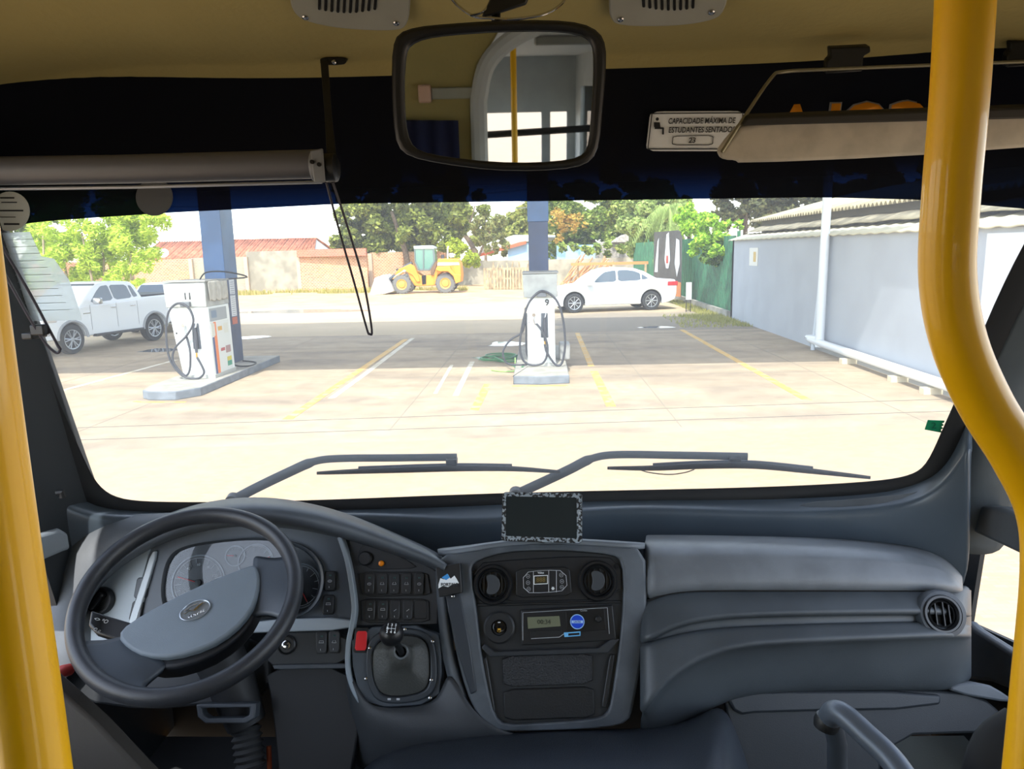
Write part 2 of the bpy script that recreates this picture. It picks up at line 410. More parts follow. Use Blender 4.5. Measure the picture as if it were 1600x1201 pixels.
# wire handle above mirror
t = thing('wire_bracket', 'bent steel wire loop on the header just above the rear-view mirror', 'bracket', at(775, 15, 1.35))
bm = bmesh.new(); tube(bm, [at(700, -10, 1.36), at(715, 8, 1.36), at(740, 25, 1.35), at(765, 28, 1.34), at(800, 30, 1.33), at(850, 22, 1.34), at(878, 5, 1.36), at(885, -12, 1.37)], .0025, 8, k=5); obj('wire', bm, CHR, t)
bm = bmesh.new(); tube(bm, [at(735, 24, 1.34), at(755, 18, 1.34), at(766, 0, 1.35), at(760, -15, 1.36)], .0022, 8, k=5); obj('wire', bm, CHR, t)
bm = bmesh.new(); extr(bm, [at(x, y, 1.34) for x, y in ((772, -14), (830, -14), (822, 6), (766, 24), (752, 26))], (0, .02, .004)); obj('mount', bm, BK, t, bevel=.003)

# ------------------------------------------------------------------ interior mirror
MP0 = at(780, 150, 1.22); MN = Vector((.05, -1, -.105)).normalized()
def Mf(px, py, d=0.0): return onp(px, py, MP0, MN, d)
mo = [(613, 75), (622, 52), (650, 42), (700, 37), (780, 32), (860, 31), (910, 36), (937, 50), (947, 72), (947, 110), (942, 170), (937, 225), (926, 250), (900, 262), (840, 267), (770, 266), (690, 256), (640, 245), (620, 228), (614, 190), (612, 130)]
mi = [(633, 82), (640, 68), (662, 58), (705, 52), (780, 47), (860, 46), (905, 51), (922, 60), (929, 76), (929, 115), (926, 170), (922, 222), (914, 240), (893, 249), (838, 254), (770, 253), (698, 245), (655, 236), (639, 222), (632, 190), (630, 130)]
t = thing('rear_view_mirror', 'wide black framed interior rear-view mirror hanging under the header', 'mirror', MP0)
mo2 = chaikin(mo, 1); mi2 = chaikin(mi, 1)
bm = bmesh.new(); ringslab(bm, [Mf(x, y, .012) for x, y in mo2], [Mf(x, y, .012) for x, y in mi2], -MN*.022); obj('frame', bm, BK, t, bevel=.006, seg=3)
bm = bmesh.new(); extr(bm, [Mf(x, y, 0) for x, y in chaikin([((a[0]*.9+b[0]*.1), (a[1]*.9+b[1]*.1)) for a, b in zip(mi, mo)], 1)], -MN*.006)
o = obj('mirror_glass', bm, mat('mirror_glass', 'd8dcde', .015, metal=1), t, smooth=0)
bm = bmesh.new(); c0 = [Mf(x, y, -.008) for x, y in mo2]; cc = sum(c0, Vector())/len(c0)
A = [bm.verts.new(p) for p in c0]; B = [bm.verts.new(cc+(p-cc)*.8-MN*.03) for p in c0]
bm.faces.new(A); bm.faces.new(B[::-1])
for i in range(len(A)): bm.faces.new((A[i], B[i], B[(i+1) % len(A)], A[(i+1) % len(A)]))
obj('back_shell', bm, BK, t)
bm = bmesh.new(); tube(bm, [Mf(775, 120, -.03), at(775, 20, 1.36), at(775, -30, 1.39)], .008, 10, k=4); obj('mirror_arm', bm, BK, t)

# ------------------------------------------------------------------ interior seen in the mirror (behind the camera)
bm = bmesh.new()
bk = [(-1.2, .97), (-1.2, 2.92), (.10, 2.92), (.05, 2.84), (-.03, 2.74), (-.06, 2.6), (-.07, 2.3), (-.07, .97)]
extr(bm, [Vector((x, -1.3, z)) for x, z in bk], (0, -.05, 0)); struct(obj('wall_partition', bm, CRM, bevel=.01))
bm = bmesh.new(); tube(bm, [Vector(p) for p in ((.32, -1.28, 2.92), (.16, -1.28, 2.86), (.03, -1.28, 2.76), (-.02, -1.28, 2.62), (-.03, -1.28, 2.4), (-.03, -1.28, 1.0))], .042, 10, k=6); struct(obj('trim_6', bm, WALLG))
bm = bmesh.new(); V = []
for i in range(60):
    x = -1.19+i*.0180; V.append([bm.verts.new((x, -1.24+.015*math.sin(i*1.3), z)) for z in (1.3, 2.53-.03*i/60)])
for A, B in zip(V, V[1:]): bm.faces.new((A[0], B[0], B[1], A[1]))
o = tag(obj('curtain', bm, mat('curtain_blue', '20264a', .9), solid=.003), 'dark blue curtain on the partition, seen in the rear-view mirror', 'curtain')
t = thing('lamp_fixture', 'small ceiling lamp fixture with screws, seen in the mirror on the cream partition', 'lamp', (-.2, -1.28, 2.62))
bm = bmesh.new(); box(bm, (-.14, -1.285, 2.62), (.22, .03, .05)); obj('housing', bm, GRY, t, bevel=.005)
bm = bmesh.new(); box(bm, (-.28, -1.275, 2.62), (.06, .05, .08)); obj('lens', bm, mat('lamp_lens', 'd0a890', .3), t, bevel=.008)
t = thing('ceiling_lamp', 'long tube lamp on the white cabin ceiling, seen in the mirror', 'lamp', (.5, -3.2, 2.9))
bm = bmesh.new(); box(bm, (.62, -2.6, 2.90), (.5, .10, .05)); obj('housing', bm, mat('lamp_grey', '8d8d88', .4), t, bevel=.01)
def passenger_pole(x, y):
    bm = bmesh.new(); tube(bm, [(x, y, .95), (x, y, 2.92)], .018, 12); return obj('grab_pole', bm, YEL)
tag(passenger_pole(.205, -2.2), 'straight yellow passenger pole seen only in the rear-view mirror', 'pole')
bm = bmesh.new(); tube(bm, [(-.1, -2.5, 2.35), (1.2, -2.5, 2.4)], .022, 10); tag(obj('cross_rail', bm, BK), 'dark horizontal rail crossing the rear window, seen in the mirror', 'rail')

# ------------------------------------------------------------------ roller sunshade on the driver side
t = thing('roller_sunshade', 'grey rolled sunshade with long tube across the driver side of the windshield', 'sunshade', at(250, 262, 1.45))
YS = 1.47
bm = bmesh.new(); tube(bm, [at(-140, 269, YS), at(200, 264, YS), at(502, 256, YS)], .0275, 24)
obj('roller_tube', bm, mat('shade_vinyl', '5a5a5e', .5, var=.05), t)
bm = bmesh.new(); tube(bm, [at(-140, 297, YS-.02), at(210, 292, YS-.02), at(503, 284, YS-.02)], .0055, 10, flat=(1, .6)); obj('bottom_bar', bm, mat('bar_silver', '8d9096', .35, metal=.6), t)
bm = bmesh.new(); lathe(bm, [(.028, 0), (.03, .003), (.03, .012), (.02, .016)], at(488, 259, YS), (1, 0, 0), 20); obj('end_cap', bm, mat('cap_grey', '7a7d82', .45), t, bevel=.002)
bm = bmesh.new(); extr(bm, [at(x, y, YS-.033) for x, y in ((484, 235), (504, 231), (508, 285), (490, 285))], (0, .006, 0)); obj('end_plate', bm, mat('cap_grey', '7a7d82', .45), t, bevel=.003)
for x, y in ((488, 253), (499, 257)):
    bm = bmesh.new(); lathe(bm, [(.004, 0), (.004, .004)], at(x, y, YS-.035), (0, -1, 0), 10); obj('screw', bm, VOID, t)
bm = bmesh.new(); lathe(bm, [(.001, -.028), (.02, -.022), (.027, 0), (.027, .02), (.02, .024)], at(509, 262, YS), (1, 0, 0), 20); obj('clutch_knob', bm, BK, t)
# hanging bracket
t2 = thing('shade_bracket', 'black metal strap bolted to the header holding the sunshade end', 'bracket', at(510, 100, 1.53))
bm = bmesh.new(); extr(bm, [at(x, y, 1.47+.17*(285-y)/193) for x, y in ((500, 92), (512, 92), (518, 180), (528, 268), (524, 285), (512, 285), (507, 180))], (0, .004, 0)); obj('strap', bm, BK, t2, bevel=.001)
bm = bmesh.new(); extr(bm, [at(x, y, 1.64) for x, y in chaikin([(500, 90), (536, 90), (542, 97), (536, 102), (500, 102)], 1)], (0, .02, .01)); obj('foot_plate', bm, BK, t2, bevel=.001)
bm = bmesh.new(); lathe(bm, [(.005, 0), (.005, .004), (.003, .006)], at(522, 97, 1.636), (0, -.8, -.4), 12); obj('bolt', bm, CHR, t2)
bm = bmesh.new()
tube(bm, [at(510, 285, 1.46), at(530, 360, 1.5), at(553, 440, 1.55), at(573, 513, 1.6), at(577, 521, 1.602), at(581, 515, 1.6), at(568, 440, 1.55), at(545, 360, 1.5), at(520, 285, 1.46)], .0024, 8, k=5)
tag(obj('pull_cord', bm, mat('cord_grey', '33313c', .5)), 'long dark looped pull cord hanging from the inner end of the sunshade', 'cord')
t = thing('pull_cord', 'dark looped cord with clamp at the far left edge of the windshield', 'cord', at(60, 510, 1.5))
bm = bmesh.new()
tube(bm, [at(-60, 285, 1.42), at(0, 380, 1.44), at(45, 455, 1.47), at(88, 535, 1.5), at(94, 545, 1.5), at(86, 550, 1.5), at(60, 520, 1.48), at(0, 415, 1.44), at(-60, 315, 1.42)], .0028, 8, k=5); obj('cord', bm, _M['cord_grey'], t)
bm = bmesh.new(); box(bm, at(62, 515, 1.485), (.03, .02, .022)); box(bm, at(54, 523, 1.50), (.024, .05, .014)); obj('clamp', bm, BK, t, bevel=.003)

# ------------------------------------------------------------------ passenger sun visor
t = thing('sun_visor', 'beige padded sun visor folded down on the passenger side with wire frame', 'sun visor', at(1350, 200, 1.45))
bm = bmesh.new()
vo = [(1168, 186), (1125, 235), (1124, 246), (1132, 251), (1150, 252), (1156, 257), (1400, 247), (1600, 232), (1720, 224), (1720, 168), (1600, 172), (1400, 180)]
extr(bm, [at(x, y, 1.47) for x, y in chaikin(vo, 1)], (0, .028, .012)); obj('pad', bm, mat('visor_fabric', 'b4ac9c', .75, bump=.1, bscale=90, var=.12, vscale=14), t, bevel=.009, seg=4)
bm = bmesh.new(); extr(bm, [at(x, y, 1.462) for x, y in ((1168, 183), (1160, 197), (1600, 186), (1720, 182), (1720, 164), (1600, 168))], (0, .03, .012)); obj('edge_binding', bm, mat('visor_edge', '2c2b28', .7), t, bevel=.004)
bm = bmesh.new(); tube(bm, [at(1128, 238, 1.47), at(1165, 180, 1.48), at(1205, 122, 1.56), at(1225, 112, 1.60), at(1300, 108, 1.60), at(1450, 102, 1.60), at(1720, 92, 1.58)], .0035, 8, k=4); obj('wire_frame', bm, mat('wire_beige', '8e8a74', .4, metal=.5), t)
for cx in (1322, 1605):
    bm = bmesh.new(); dy = (cx-1322)*-.035
    extr(bm, [at(x+cx-1322, y+dy, 1.60) for x, y in ((1297, 75), (1360, 72), (1361, 82), (1350, 88), (1348, 112), (1290, 116), (1292, 96), (1298, 90))], (0, .02, .01)); obj('clip', bm, BK, t, bevel=.003)

# ------------------------------------------------------------------ stickers on the glass
def Wd(px, py, d): return W(px, py, d)
def sticker(name, pts, m, parent, d=.006, ck=1, th=.0015, q=.25):
    bm = bmesh.new(); p = chaikin(pts, ck, q=q) if ck else pts
    extr(bm, [W(x, y, d) for x, y in p], (0, th, 0)); return obj(name, bm, m, parent, smooth=0)
t = thing('capacity_sticker', 'white printed sticker stating the seated student capacity of 23 on the dark band', 'sticker', W(1086, 205, .01))
sticker('paper', [(1016, 174), (1164, 173), (1161, 236), (1009, 236)], WHT, t, d=.008, ck=2, q=.08)
bm = bmesh.new()
SP = [(1018, 176.5), (1161.5, 175.5), (1158.5, 233.5), (1011.5, 233.5)]; SI = [(1019.5, 178), (1160, 177), (1157, 232), (1013, 232)]
ringslab(bm, [W(x, y, .0115) for x, y in SP], [W(x, y, .0115) for x, y in SI], (0, .001, 0)); obj('border', bm, BK, t, smooth=0)
def wtext(name, s, cx, cy, h, m, parent, d=.0115, **k):
    o = W(cx, cy, d); xd = W(cx+10, cy-.1, d)-o; yd = W(cx, cy-10, d)-o; sc = (yd.length/10)*h/.72
    return text(name, s, o, xd, yd, sc, m, parent, **k)
wtext('print', 'CAPACIDADE MÁXIMA DE', 1096, 189, 9, BK, t, bold=.016, shear=.2, wx=.74)
wtext('print', 'ESTUDANTES SENTADOS', 1096, 203, 9, BK, t, bold=.016, shear=.2, wx=.76)
wtext('print', '23', 1081, 219.5, 8.5, BK, t, bold=.02, shear=.2)
bm = bmesh.new()
a = chaikin([(1051, 212), (1115, 211), (1114, 227), (1050, 227)], 2, q=.12); b = chaikin([(1052, 213), (1114, 212), (1113, 226), (1051, 226)], 2, q=.12)
ringslab(bm, [W(x, y, .0115) for x, y in a], [W(x, y, .0115) for x, y in b], (0, .001, 0)); obj('number_box', bm, BK, t, smooth=0)
bm = bmesh.new(); lathe(bm, [(.0036, 0), (.0036, .0008)], W(1027, 186, .0125), (0, -1, 0), 14)
for P in ([(1022, 191), (1031, 191), (1032, 199), (1024, 200), (1022, 198)], [(1023, 199), (1037, 199), (1038, 201.5), (1023, 201.5)], [(1035, 201), (1037.5, 201), (1037.5, 210), (1034.5, 210)]):
    extr(bm, [W(x, y, .0115) for x, y in P], (0, .001, 0))
obj('seated_figure', bm, BK, t, smooth=0)
# green tag
t = thing('green_tag', 'small green perforated inspection tag on the lower right of the windshield', 'sticker', W(1460, 666, .01))
sticker('tag', [(1450, 656), (1476, 657), (1475, 660), (1472, 661), (1475, 664), (1471, 666), (1474, 669), (1470, 671), (1472, 676), (1445, 671)], mat('tag_green', '0c7d52', .5), t, ck=0)
wtext('print', '2', 1459, 665, 10, mat('tag_dark', '065038', .5), t, d=.009)
# round stickers on the dark band, left
def disc(name, px, py, rx, m, parent, d=.008):
    pts = [(px+rx*math.cos(a*PI/16), py+rx*math.sin(a*PI/16)) for a in range(32)]
    bm = bmesh.new(); extr(bm, [W(x, y, d) for x, y in pts], (0, .0015, 0)); return obj(name, bm, m, parent, smooth=0)
t = thing('round_sticker', 'round white printed sticker on the dark band at the far left', 'sticker', W(18, 330, .01))
disc('paper', 15, 330, 31, mat('sticker_pale', 'c4c8c0', .5), t)
for yy, x0, x1, hh in ((309, 0, 22, 2.4), (316, 2, 26, 1.6), (329, -10, 36, 2.4), (339, -6, 24, 1.2), (350, 6, 30, 3)):
    sticker('print', [(x0, yy-hh/2), (x1, yy-hh/2), (x1, yy+hh/2), (x0, yy+hh/2)], BK, t, d=.010, ck=0, th=.001)
o = disc('round_sticker', 241, 308, 29, mat('sticker_grey', '4e5052', .55), None); tag(o, 'plain grey round sticker on the dark band below the sunshade tube', 'sticker')
# translucent paper sheet on the glass, left edge
PAP = glassmat('film_paper', (.80, .82, .82, 1), haze=.5, hazecol='f4f8f6')
t = thing('document_sheet', 'stepped see-through printed document sheet at the far left of the windshield', 'document', W(60, 430, .01))
sticker('sheet', [(-60, 366), (46, 362), (64, 400), (84, 404), (108, 438), (126, 492), (127, 500), (38, 502), (10, 452), (-40, 385)], PAP, t, ck=0, th=.0012, d=.012)
for i in range(11):
    y = 375+i*11; x1 = 44+(y-362)*.52; x0 = max(-40, (y-452)*.6+10 if y > 452 else -40)
    x0 = max(x0+10, -5)
    if y < 495: sticker('print', [(x0, y), (x1, y-2), (x1, y-1.2), (x0, y+.8)], mat('print_grey', 'a0a8a6', .6), t, d=.015, ck=0, th=.001)
# school lettering on the outside of the band, read backwards from inside
t = thing('band_lettering', 'orange lettering with grey outline on the band above the visor, seen from behind', 'lettering', W(1380, 180, -.02))
oo = W(1345, 197, .006); xd = -(W(1355, 196.8, .006)-oo); yd = W(1346.5, 187, .006)-oo
text('lettering', 'ESCOLAR', oo, xd, yd, .118, mat('letter_orange', 'e09018', .5), t, th=-.002, bold=.03)
text('outline', 'ESCOLAR', oo+Vector((0, .004, 0)), xd, yd, .118, mat('letter_grey', '8a8c90', .5), t, th=-.002, bold=.06)
# ================================================================== DASHBOARD
dash = thing('dashboard', 'wide grey moulded bus dashboard running under the windshield', 'dashboard', (0, 1.75, 1.2))
# cowl behind: ledge, drop wall (recess)
cx = [60, 130, 200, 300, 420, 540, 660, 720, 780, 900, 1000, 1100, 1200, 1300, 1375, 1420, 1460, 1490, 1515]
def interp(P, x):
    if x <= P[0][0]: return P[0][1]
    for a, b in zip(P, P[1:]):
        if x <= b[0]: return a[1]+(b[1]-a[1])*(x-a[0])/(b[0]-a[0])
    return P[-1][1]
gl = [(60, 730), (110, 790), (170, 802), (250, 806), (540, 800), (780, 790), (1000, 785), (1200, 781), (1375, 772), (1440, 760), (1484, 735), (1515, 660)]
lg = [(60, 770), (110, 806), (170, 812), (250, 812), (540, 806), (660, 811), (700, 815), (780, 812), (870, 806), (920, 797), (1000, 795), (1200, 802), (1330, 800), (1400, 793), (1440, 783), (1475, 762), (1515, 700)]
rows = []
def crow(P, off, dep, z=None): return [W(x, interp(P, x)+off, dep) for x in cx]
rows = [crow(gl, -8, .012), crow(gl, 1, .03), crow(lg, -4, .085), crow(lg, 0, .10), crow(lg, 6, .107), crow(lg, 40, .125), crow(lg, 110, .15), crow(lg, 200, .16)]
loft('cowl', rows, mat('cowl_plastic', '444e57', .32, bump=.06, bscale=800, var=.05), dash, sub=2)
# darker raised strip at the right end of the cowl ledge
panel('ledge_insert', [(1245, 792), (1260, 784), (1330, 780), (1420, 771), (1440, 766), (1400, 783), (1330, 792)], 0, .004, PL, dash, pf=lambda x, y, d: W(x, y, .10), bevel=.001)

# --- passenger side: padded top and body
PX = [1009, 1014, 1040, 1075, 1130, 1200, 1300, 1400, 1450, 1478, 1496, 1500]
def R(ys, d, xs=PX): return [(x, y, (d[i] if isinstance(d, list) else d)) for i, (x, y) in enumerate(zip(xs, ys))]
top = [853, 853, 853, 853, 854, 855, 858, 866, 876, 889, 908, 914]
pb = [936, 936, 927, 922, 921, 921, 921, 921, 921, 921, 922, 922]
def mix(a, b, t): return [x+(y-x)*t for x, y in zip(a, b)]
pbk = lambda e: [e-.05]+[e]*9+[e-.015, e-.05]
rows = [R([y-14 for y in top], -.16), R([y-3 for y in top], -.03), R(top, pbk(.012)), R(mix(top, pb, .22), pbk(.040)), R(mix(top, pb, .27), pbk(.041)), R(mix(top, pb, .6), pbk(.056)), R(mix(top, pb, .86), pbk(.056)), R(mix(top, pb, .97), pbk(.046)), R([y+1 for y in pb], pbk(.02)), R([y+1 for y in pb], -.02)]
pp = loft('dash_pad', rows, mat('pad_vinyl', '666b70', .42, bump=.12, bscale=700, var=.12, vscale=10), dash)
BX = [1004, 1010, 1040, 1075, 1130, 1200, 1300, 1400, 1450, 1485, 1507, 1513]
crs = [1000, 1000, 982, 970, 962, 959, 957, 956, 956, 958, 960, 960]
l2 = [1012, 1010, 1001, 992, 985, 982, 979, 977, 976, 977, 980, 980]
rg = [1108, 1100, 1060, 1035, 1010, 1002, 998, 994, 992, 991, 992, 992]
bt = [1145, 1145, 1137, 1122, 1090, 1077, 1075, 1074, 1074, 1074, 1066, 1055]
bk2 = lambda e: [e-.03]+[e]*8+[e-.006, e-.03, e-.08]
dn = lambda a, k: [y+k for y in a]
rows = [R(dn(pb, -4), -.03, BX), R(dn(pb, 0), bk2(.026), BX), R(dn(pb, 4), bk2(.040), BX), R(mix(pb, crs, .6), bk2(.068), BX), R(dn(crs, -3), bk2(.082), BX), R(dn(crs, -1), bk2(.084), BX), R(dn(crs, 0), bk2(.070), BX), R(dn(crs, 2), bk2(.062), BX),
        R(dn(l2, -2), bk2(.060), BX), R(dn(l2, -.5), bk2(.074), BX), R(dn(l2, 1), bk2(.078), BX), R(mix(l2, rg, .6), bk2(.088), BX), R(dn(rg, -1), bk2(.096), BX), R(dn(rg, 1), bk2(.094), BX), R(dn(rg, 5), bk2(.072), BX),
        R(mix(rg, bt, .5), bk2(.040), BX), R(dn(bt, -3), bk2(.012), BX), R(dn(bt, 0), bk2(-.01), BX), R(dn(bt, 0), bk2(-.06), BX)]
bm = bmesh.new(); tube(bm, [F(x, y+1.5, (.046 if 1010 < x < 1490 else .02)) for x, y in zip(PX, pb)], .0022, 6, k=3); obj('pad_seam', bm, VOID, dash)
loft('passenger_panel', rows, mat('body_vinyl', '42484d', .42, bump=.12, bscale=700, var=.10, vscale=8), dash)
def vent(px, py, r_px, parent, d, name='air_vent', slats=4, flap=True):
    """round louvred vent on the dash face"""
    c = F(px, py, d); R_ = (F(px+r_px, py, d)-c).length
    bm = bmesh.new(); lathe(bm, [(R_, -.01), (R_, .002), (R_*.95, .006), (R_*.84, .006), (R_*.76, .001), (R_*.72, -.012)], c, FN, 40, cap=False)
    v = obj(name, bm, BKG if False else mat('vent_black', '15171a', .3), parent)
    bm = bmesh.new(); lathe(bm, [(R_*.74, -.02), (R_*.74, -.012), (R_*.7, -.011)], c, FN, 32); obj('vent_cup', bm, VOID, v)
    bm = bmesh.new(); lathe(bm, [(R_*.70, -.012), (R_*.70, -.002), (R_*.63, .001), (R_*.60, -.003)], c, FN, 36, cap=False); obj('inner_ring', bm, BK, v)
    xs_ = (-.45, -.15, .15, .45) if slats == 4 else (-.3, .1, .4)
    for k in xs_:
        h = math.sqrt(max(.01, .62**2-k*k))*R_
        bm = bmesh.new(); rt = Matrix((XD, FN, FU.cross(XD).cross(XD)*0+FU)).transposed()
        box(bm, c+XD*k*R_+FN*-.005, (.0022, .010, h*2), rt.to_3x3()); obj('louvre', bm, BK, v)
    if flap:
        bm = bmesh.new(); pts = chaikin([(px-r_px*.38+0*r_px, py-r_px*.5), (px+r_px*.18, py-r_px*.5), (px+r_px*.42, py), (px+r_px*.18, py+r_px*.5), (px-r_px*.38, py+r_px*.5), (px-r_px*.22, py)], 2)
        extr(bm, [F(x, y, d+.004) for x, y in pts], -FN*.006); obj('flap', bm, mat('flap_dark', '3a3e42', .4), v, bevel=.001)
    return v
vent(1472, 959, 30, dash, .088, slats=3, flap=False)
c = F(1472, 959, .082); 
bm = bmesh.new(); lathe(bm, [(.052, -.02), (.052, .0), (.049, .006), (.040, .008), (.04, -.01)], c, FN, 40, cap=False); obj('vent_surround', bm, PLD, dash)

# lower passenger side panels
panel('lower_panel', [(1126, 1088), (1150, 1077), (1490, 1075), (1560, 1100), (1572, 1144), (1380, 1150), (1372, 1260), (1190, 1260), (1160, 1190)], -.015, .02, mat('lower_vinyl', '262b2f', .55, bump=.1, bscale=600, var=.08), dash, bevel=.006)
panel('lower_panel_lip', [(1135, 1086), (1152, 1079), (1472, 1079), (1470, 1108), (1190, 1113), (1150, 1118)], -.004, .02, mat('lower_vinyl2', '2b3035', .5, bump=.1, bscale=600), dash, bevel=.006)

bm = bmesh.new(); extr(bm, [onx(x, y, 1.11) for x, y in ((1508, 968), (1522, 982), (1560, 1006), (1600, 1032), (1620, 1100), (1590, 1082), (1545, 1064), (1500, 1060), (1506, 1000))], (.03, 0, 0)); obj('door_sill_trim', bm, PL, dash, bevel=.01, seg=3)
panel('side_ledge', [(1486, 1068), (1540, 1066), (1575, 1086), (1590, 1100), (1486, 1082)], .0, .03, PL, dash, bevel=.006)
# --- driver side instrument binnacle
binn = thing('instrument_binnacle', 'curved hooded instrument binnacle behind the steering wheel', 'instrument panel', F(360, 900, -.02))
HX = [118, 135, 160, 200, 250, 310, 380, 450, 520, 580, 640, 680, 696]
ho = [930, 895, 868, 838, 812, 793, 782, 786, 801, 824, 850, 868, 882]
hi = [985, 935, 900, 868, 840, 821, 812, 816, 828, 846, 866, 881, 890]
rows = [R([y-4 for y in ho], -.18, HX), R([y+1 for y in ho], -.01, HX), R(mix(ho, hi, .22), .055, HX), R(mix(ho, hi, .5), .072, HX), R(mix(ho, hi, .85), .068, HX), R(hi, .055, HX), R([y+3 for y in hi], .03, HX), R([y+5 for y in hi], -.03, HX)]
loft('hood', rows, mat('hood_plastic', '484e54', .5, bump=.12, bscale=700, var=.12, vscale=9), binn)
# face plate
panel('face_plate', [(190, 870), (240, 842), (300, 822), (380, 812), (450, 816), (520, 830), (546, 838), (556, 900), (558, 968), (400, 972), (180, 985), (200, 900)], -.010, .02, mat('face_plastic', '474f58', .5, bump=.08, bscale=800), binn, ck=0, bevel=.002)
bm = bmesh.new()
co = [(252, 900), (262, 868), (285, 852), (340, 843), (410, 838), (470, 848), (500, 872), (508, 905), (498, 942), (470, 965), (400, 972), (320, 975), (262, 968), (250, 935)]
ci = [(p[0]*.94+375*.06, p[1]*.94+908*.06) for p in co]
co2, ci2 = chaikin(co, 2), chaikin(ci, 2)
ringslab(bm, [F(x, y, .003) for x, y in co2], [F(x, y, -.004) for x, y in ci2], -FN*.02); obj('cluster_bezel', bm, mat('bezel_dark', '33393f', .4), binn, bevel=.001)
bm = bmesh.new(); extr(bm, [F(x, y, -.0075) for x, y in co2], -FN*.004); dial = obj('dial_plate', bm, mat('dial_black', '15181b', .35), binn)
def gauge(px, py, r, a0, a1, n_t, na, lbl=None):
    g = None
    c = F(px, py, -.0065); u = (F(px+1, py, -.0065)-c).length
    bm = bmesh.new(); lathe(bm, [(r*u, 0), (r*u, .0025), ((r-2)*u, .0025), ((r-2)*u, 0)], c, FN, 40, cap=False); g = obj('gauge_rim', bm, mat('rim_grey', '6f767c', .35), binn)
    bm = bmesh.new()
    for i in range(n_t):
        a = math.radians(a0+(a1-a0)*i/(n_t-1)); dx = XD*math.cos(a)+FU*math.sin(a)
        l = .16 if i % 2 else .24
        tube(bm, [c+dx*r*u*(.86-l)+FN*.001, c+dx*r*u*.86+FN*.001], .0006, 4)
    P = [c+(XD*math.cos(math.radians(a0+(a1-a0)*i/30))+FU*math.sin(math.radians(a0+(a1-a0)*i/30)))*r*u*.88+FN*.001 for i in range(31)]
    tube(bm, P, .0007, 4); obj('gauge_scale', bm, LEG, g)
    a = math.radians(na); dx = XD*math.cos(a)+FU*math.sin(a)
    bm = bmesh.new(); tube(bm, [c-dx*r*u*.1+FN*.002, c+dx*r*u*.8+FN*.002], .0011, 6); obj('needle', bm, RED, g)
    bm = bmesh.new(); lathe(bm, [(r*u*.12, .001), (r*u*.12, .004), (r*u*.06, .005)], c, FN, 16); obj('needle_hub', bm, BK, g)
    return c, u
c, u = gauge(310, 910, 42, 220, -20, 15, 165)
for i, s in enumerate(('40', '60', '80', '100')):
    a = math.radians(130-i*36); text('dial_number', s, c+(XD*math.cos(a)+FU*math.sin(a))*27*u+FN*.001, XD, FU, .009, LEG, dial)
gauge(400, 878, 28, 150, 0, 7, 20)
gauge(368, 868, 16, 170, 60, 5, 178)
gauge(468, 915, 34, 90, -110, 9, -60)
# clear lens over the dials
bm = bmesh.new(); extr(bm, [F(x, y, .0015) for x, y in ci2], -FN*.0015); obj('lens', bm, glassmat('lens_clear', (.9, .92, .93, 1)), binn, smooth=0)
# silver trims
panel('trim_strip', [(395, 968), (556, 964), (556, 984), (400, 988), (330, 992)], .006, .016, PLS, binn, bevel=.003)
panel('side_trim', [(196, 985), (222, 906), (236, 862), (245, 860), (232, 908), (208, 985)], .0, .015, mat('trim_pale', 'b8c2c8', .4), binn, ck=1)
panel('left_fascia', [(120, 925), (150, 885), (200, 850), (238, 845), (222, 905), (205, 960), (196, 1010), (120, 1010)], -.006, .015, mat('fascia_pale', '9ba6ad', .45, var=.05), binn, ck=0)
# switches left of the cluster
def rocker(pts, d, parent, sym='-', name='rocker_switch', m=None, frame=True):
    cxm = sum(p[0] for p in pts)/4; cym = sum(p[1] for p in pts)/4
    pf = lambda x, y, dd: F(x, y, dd)
    big = [(cxm+(x-cxm)*1.14, cym+(y-cym)*1.08) for x, y in pts]
    s = panel(name, big, d+.002, .01, BK, parent, bevel=.001, ck=1)
    # rocker cap: upper half leans in
    bm = bmesh.new(); q = chaikin(pts, 1, q=.12); hh = max(p[1] for p in pts)-min(p[1] for p in pts)
    A = [F(x, y, d+.004+.004*((y-cym)/hh)) for x, y in q]; extr(bm, A, -FN*.006)
    cap = obj('rocker_cap', bm, m or mat('rocker_black', '24272a', .38), s, bevel=.0012)
    c = F(cxm, cym, d+.0048)
    if sym == 'none': return s
    uu = (F(cxm+1, cym, d+.0048)-c).length
    bm = bmesh.new(); w2 = (pts[1][0]-pts[0][0])*.22*uu; h0 = hh*uu*.09
    for dy in (hh*.28*uu,): box(bm, c+FU*dy*-1.1+FN*.0035, (.0010, .001, h0))
    if sym in ('fog', 'wiper'):
        for k in (-1, 1): tube(bm, [c+XD*w2*k*.4+FU*h0, c+XD*w2*k-FU*h0*.2], .0005, 4)
        tube(bm, [c-XD*w2-FU*h0*.3, c+XD*w2-FU*h0*.3], .0005, 4)
    elif sym == 'beam':
        tube(bm, [c+(XD*math.cos(a*PI/8)*w2*.9+FU*math.sin(a*PI/8)*h0*.6) for a in range(16)], .0005, 4, closed=True); tube(bm, [c-FU*h0*.25, c+FU*h0*.25], .0005, 4)
    elif sym == 'box':
        tube(bm, [c-XD*w2, c-XD*w2+FU*h0, c+XD*w2+FU*h0, c+XD*w2], .0005, 4); tube(bm, [c-XD*w2*1.2, c+XD*w2*1.2], .0006, 4)
    else:
        tube(bm, [c-XD*w2*.6-FU*h0*.5, c+XD*w2*.1, c+XD*w2*.7+FU*h0*.6], .0007, 4)
    obj('legend', bm, LEG, cap, smooth=0)
    if sym in ('fog', 'wiper', 'beam', 'box'):
        bm = bmesh.new()
        for k in (-1, 1): box(bm, c+FU*hh*.30*uu+XD*k*.0016+FN*-.0012, (.0012, .001, h0*.8))
        obj('indicator', bm, mat('legend_teal', '3f6f6a', .5), cap, smooth=0)
    return s
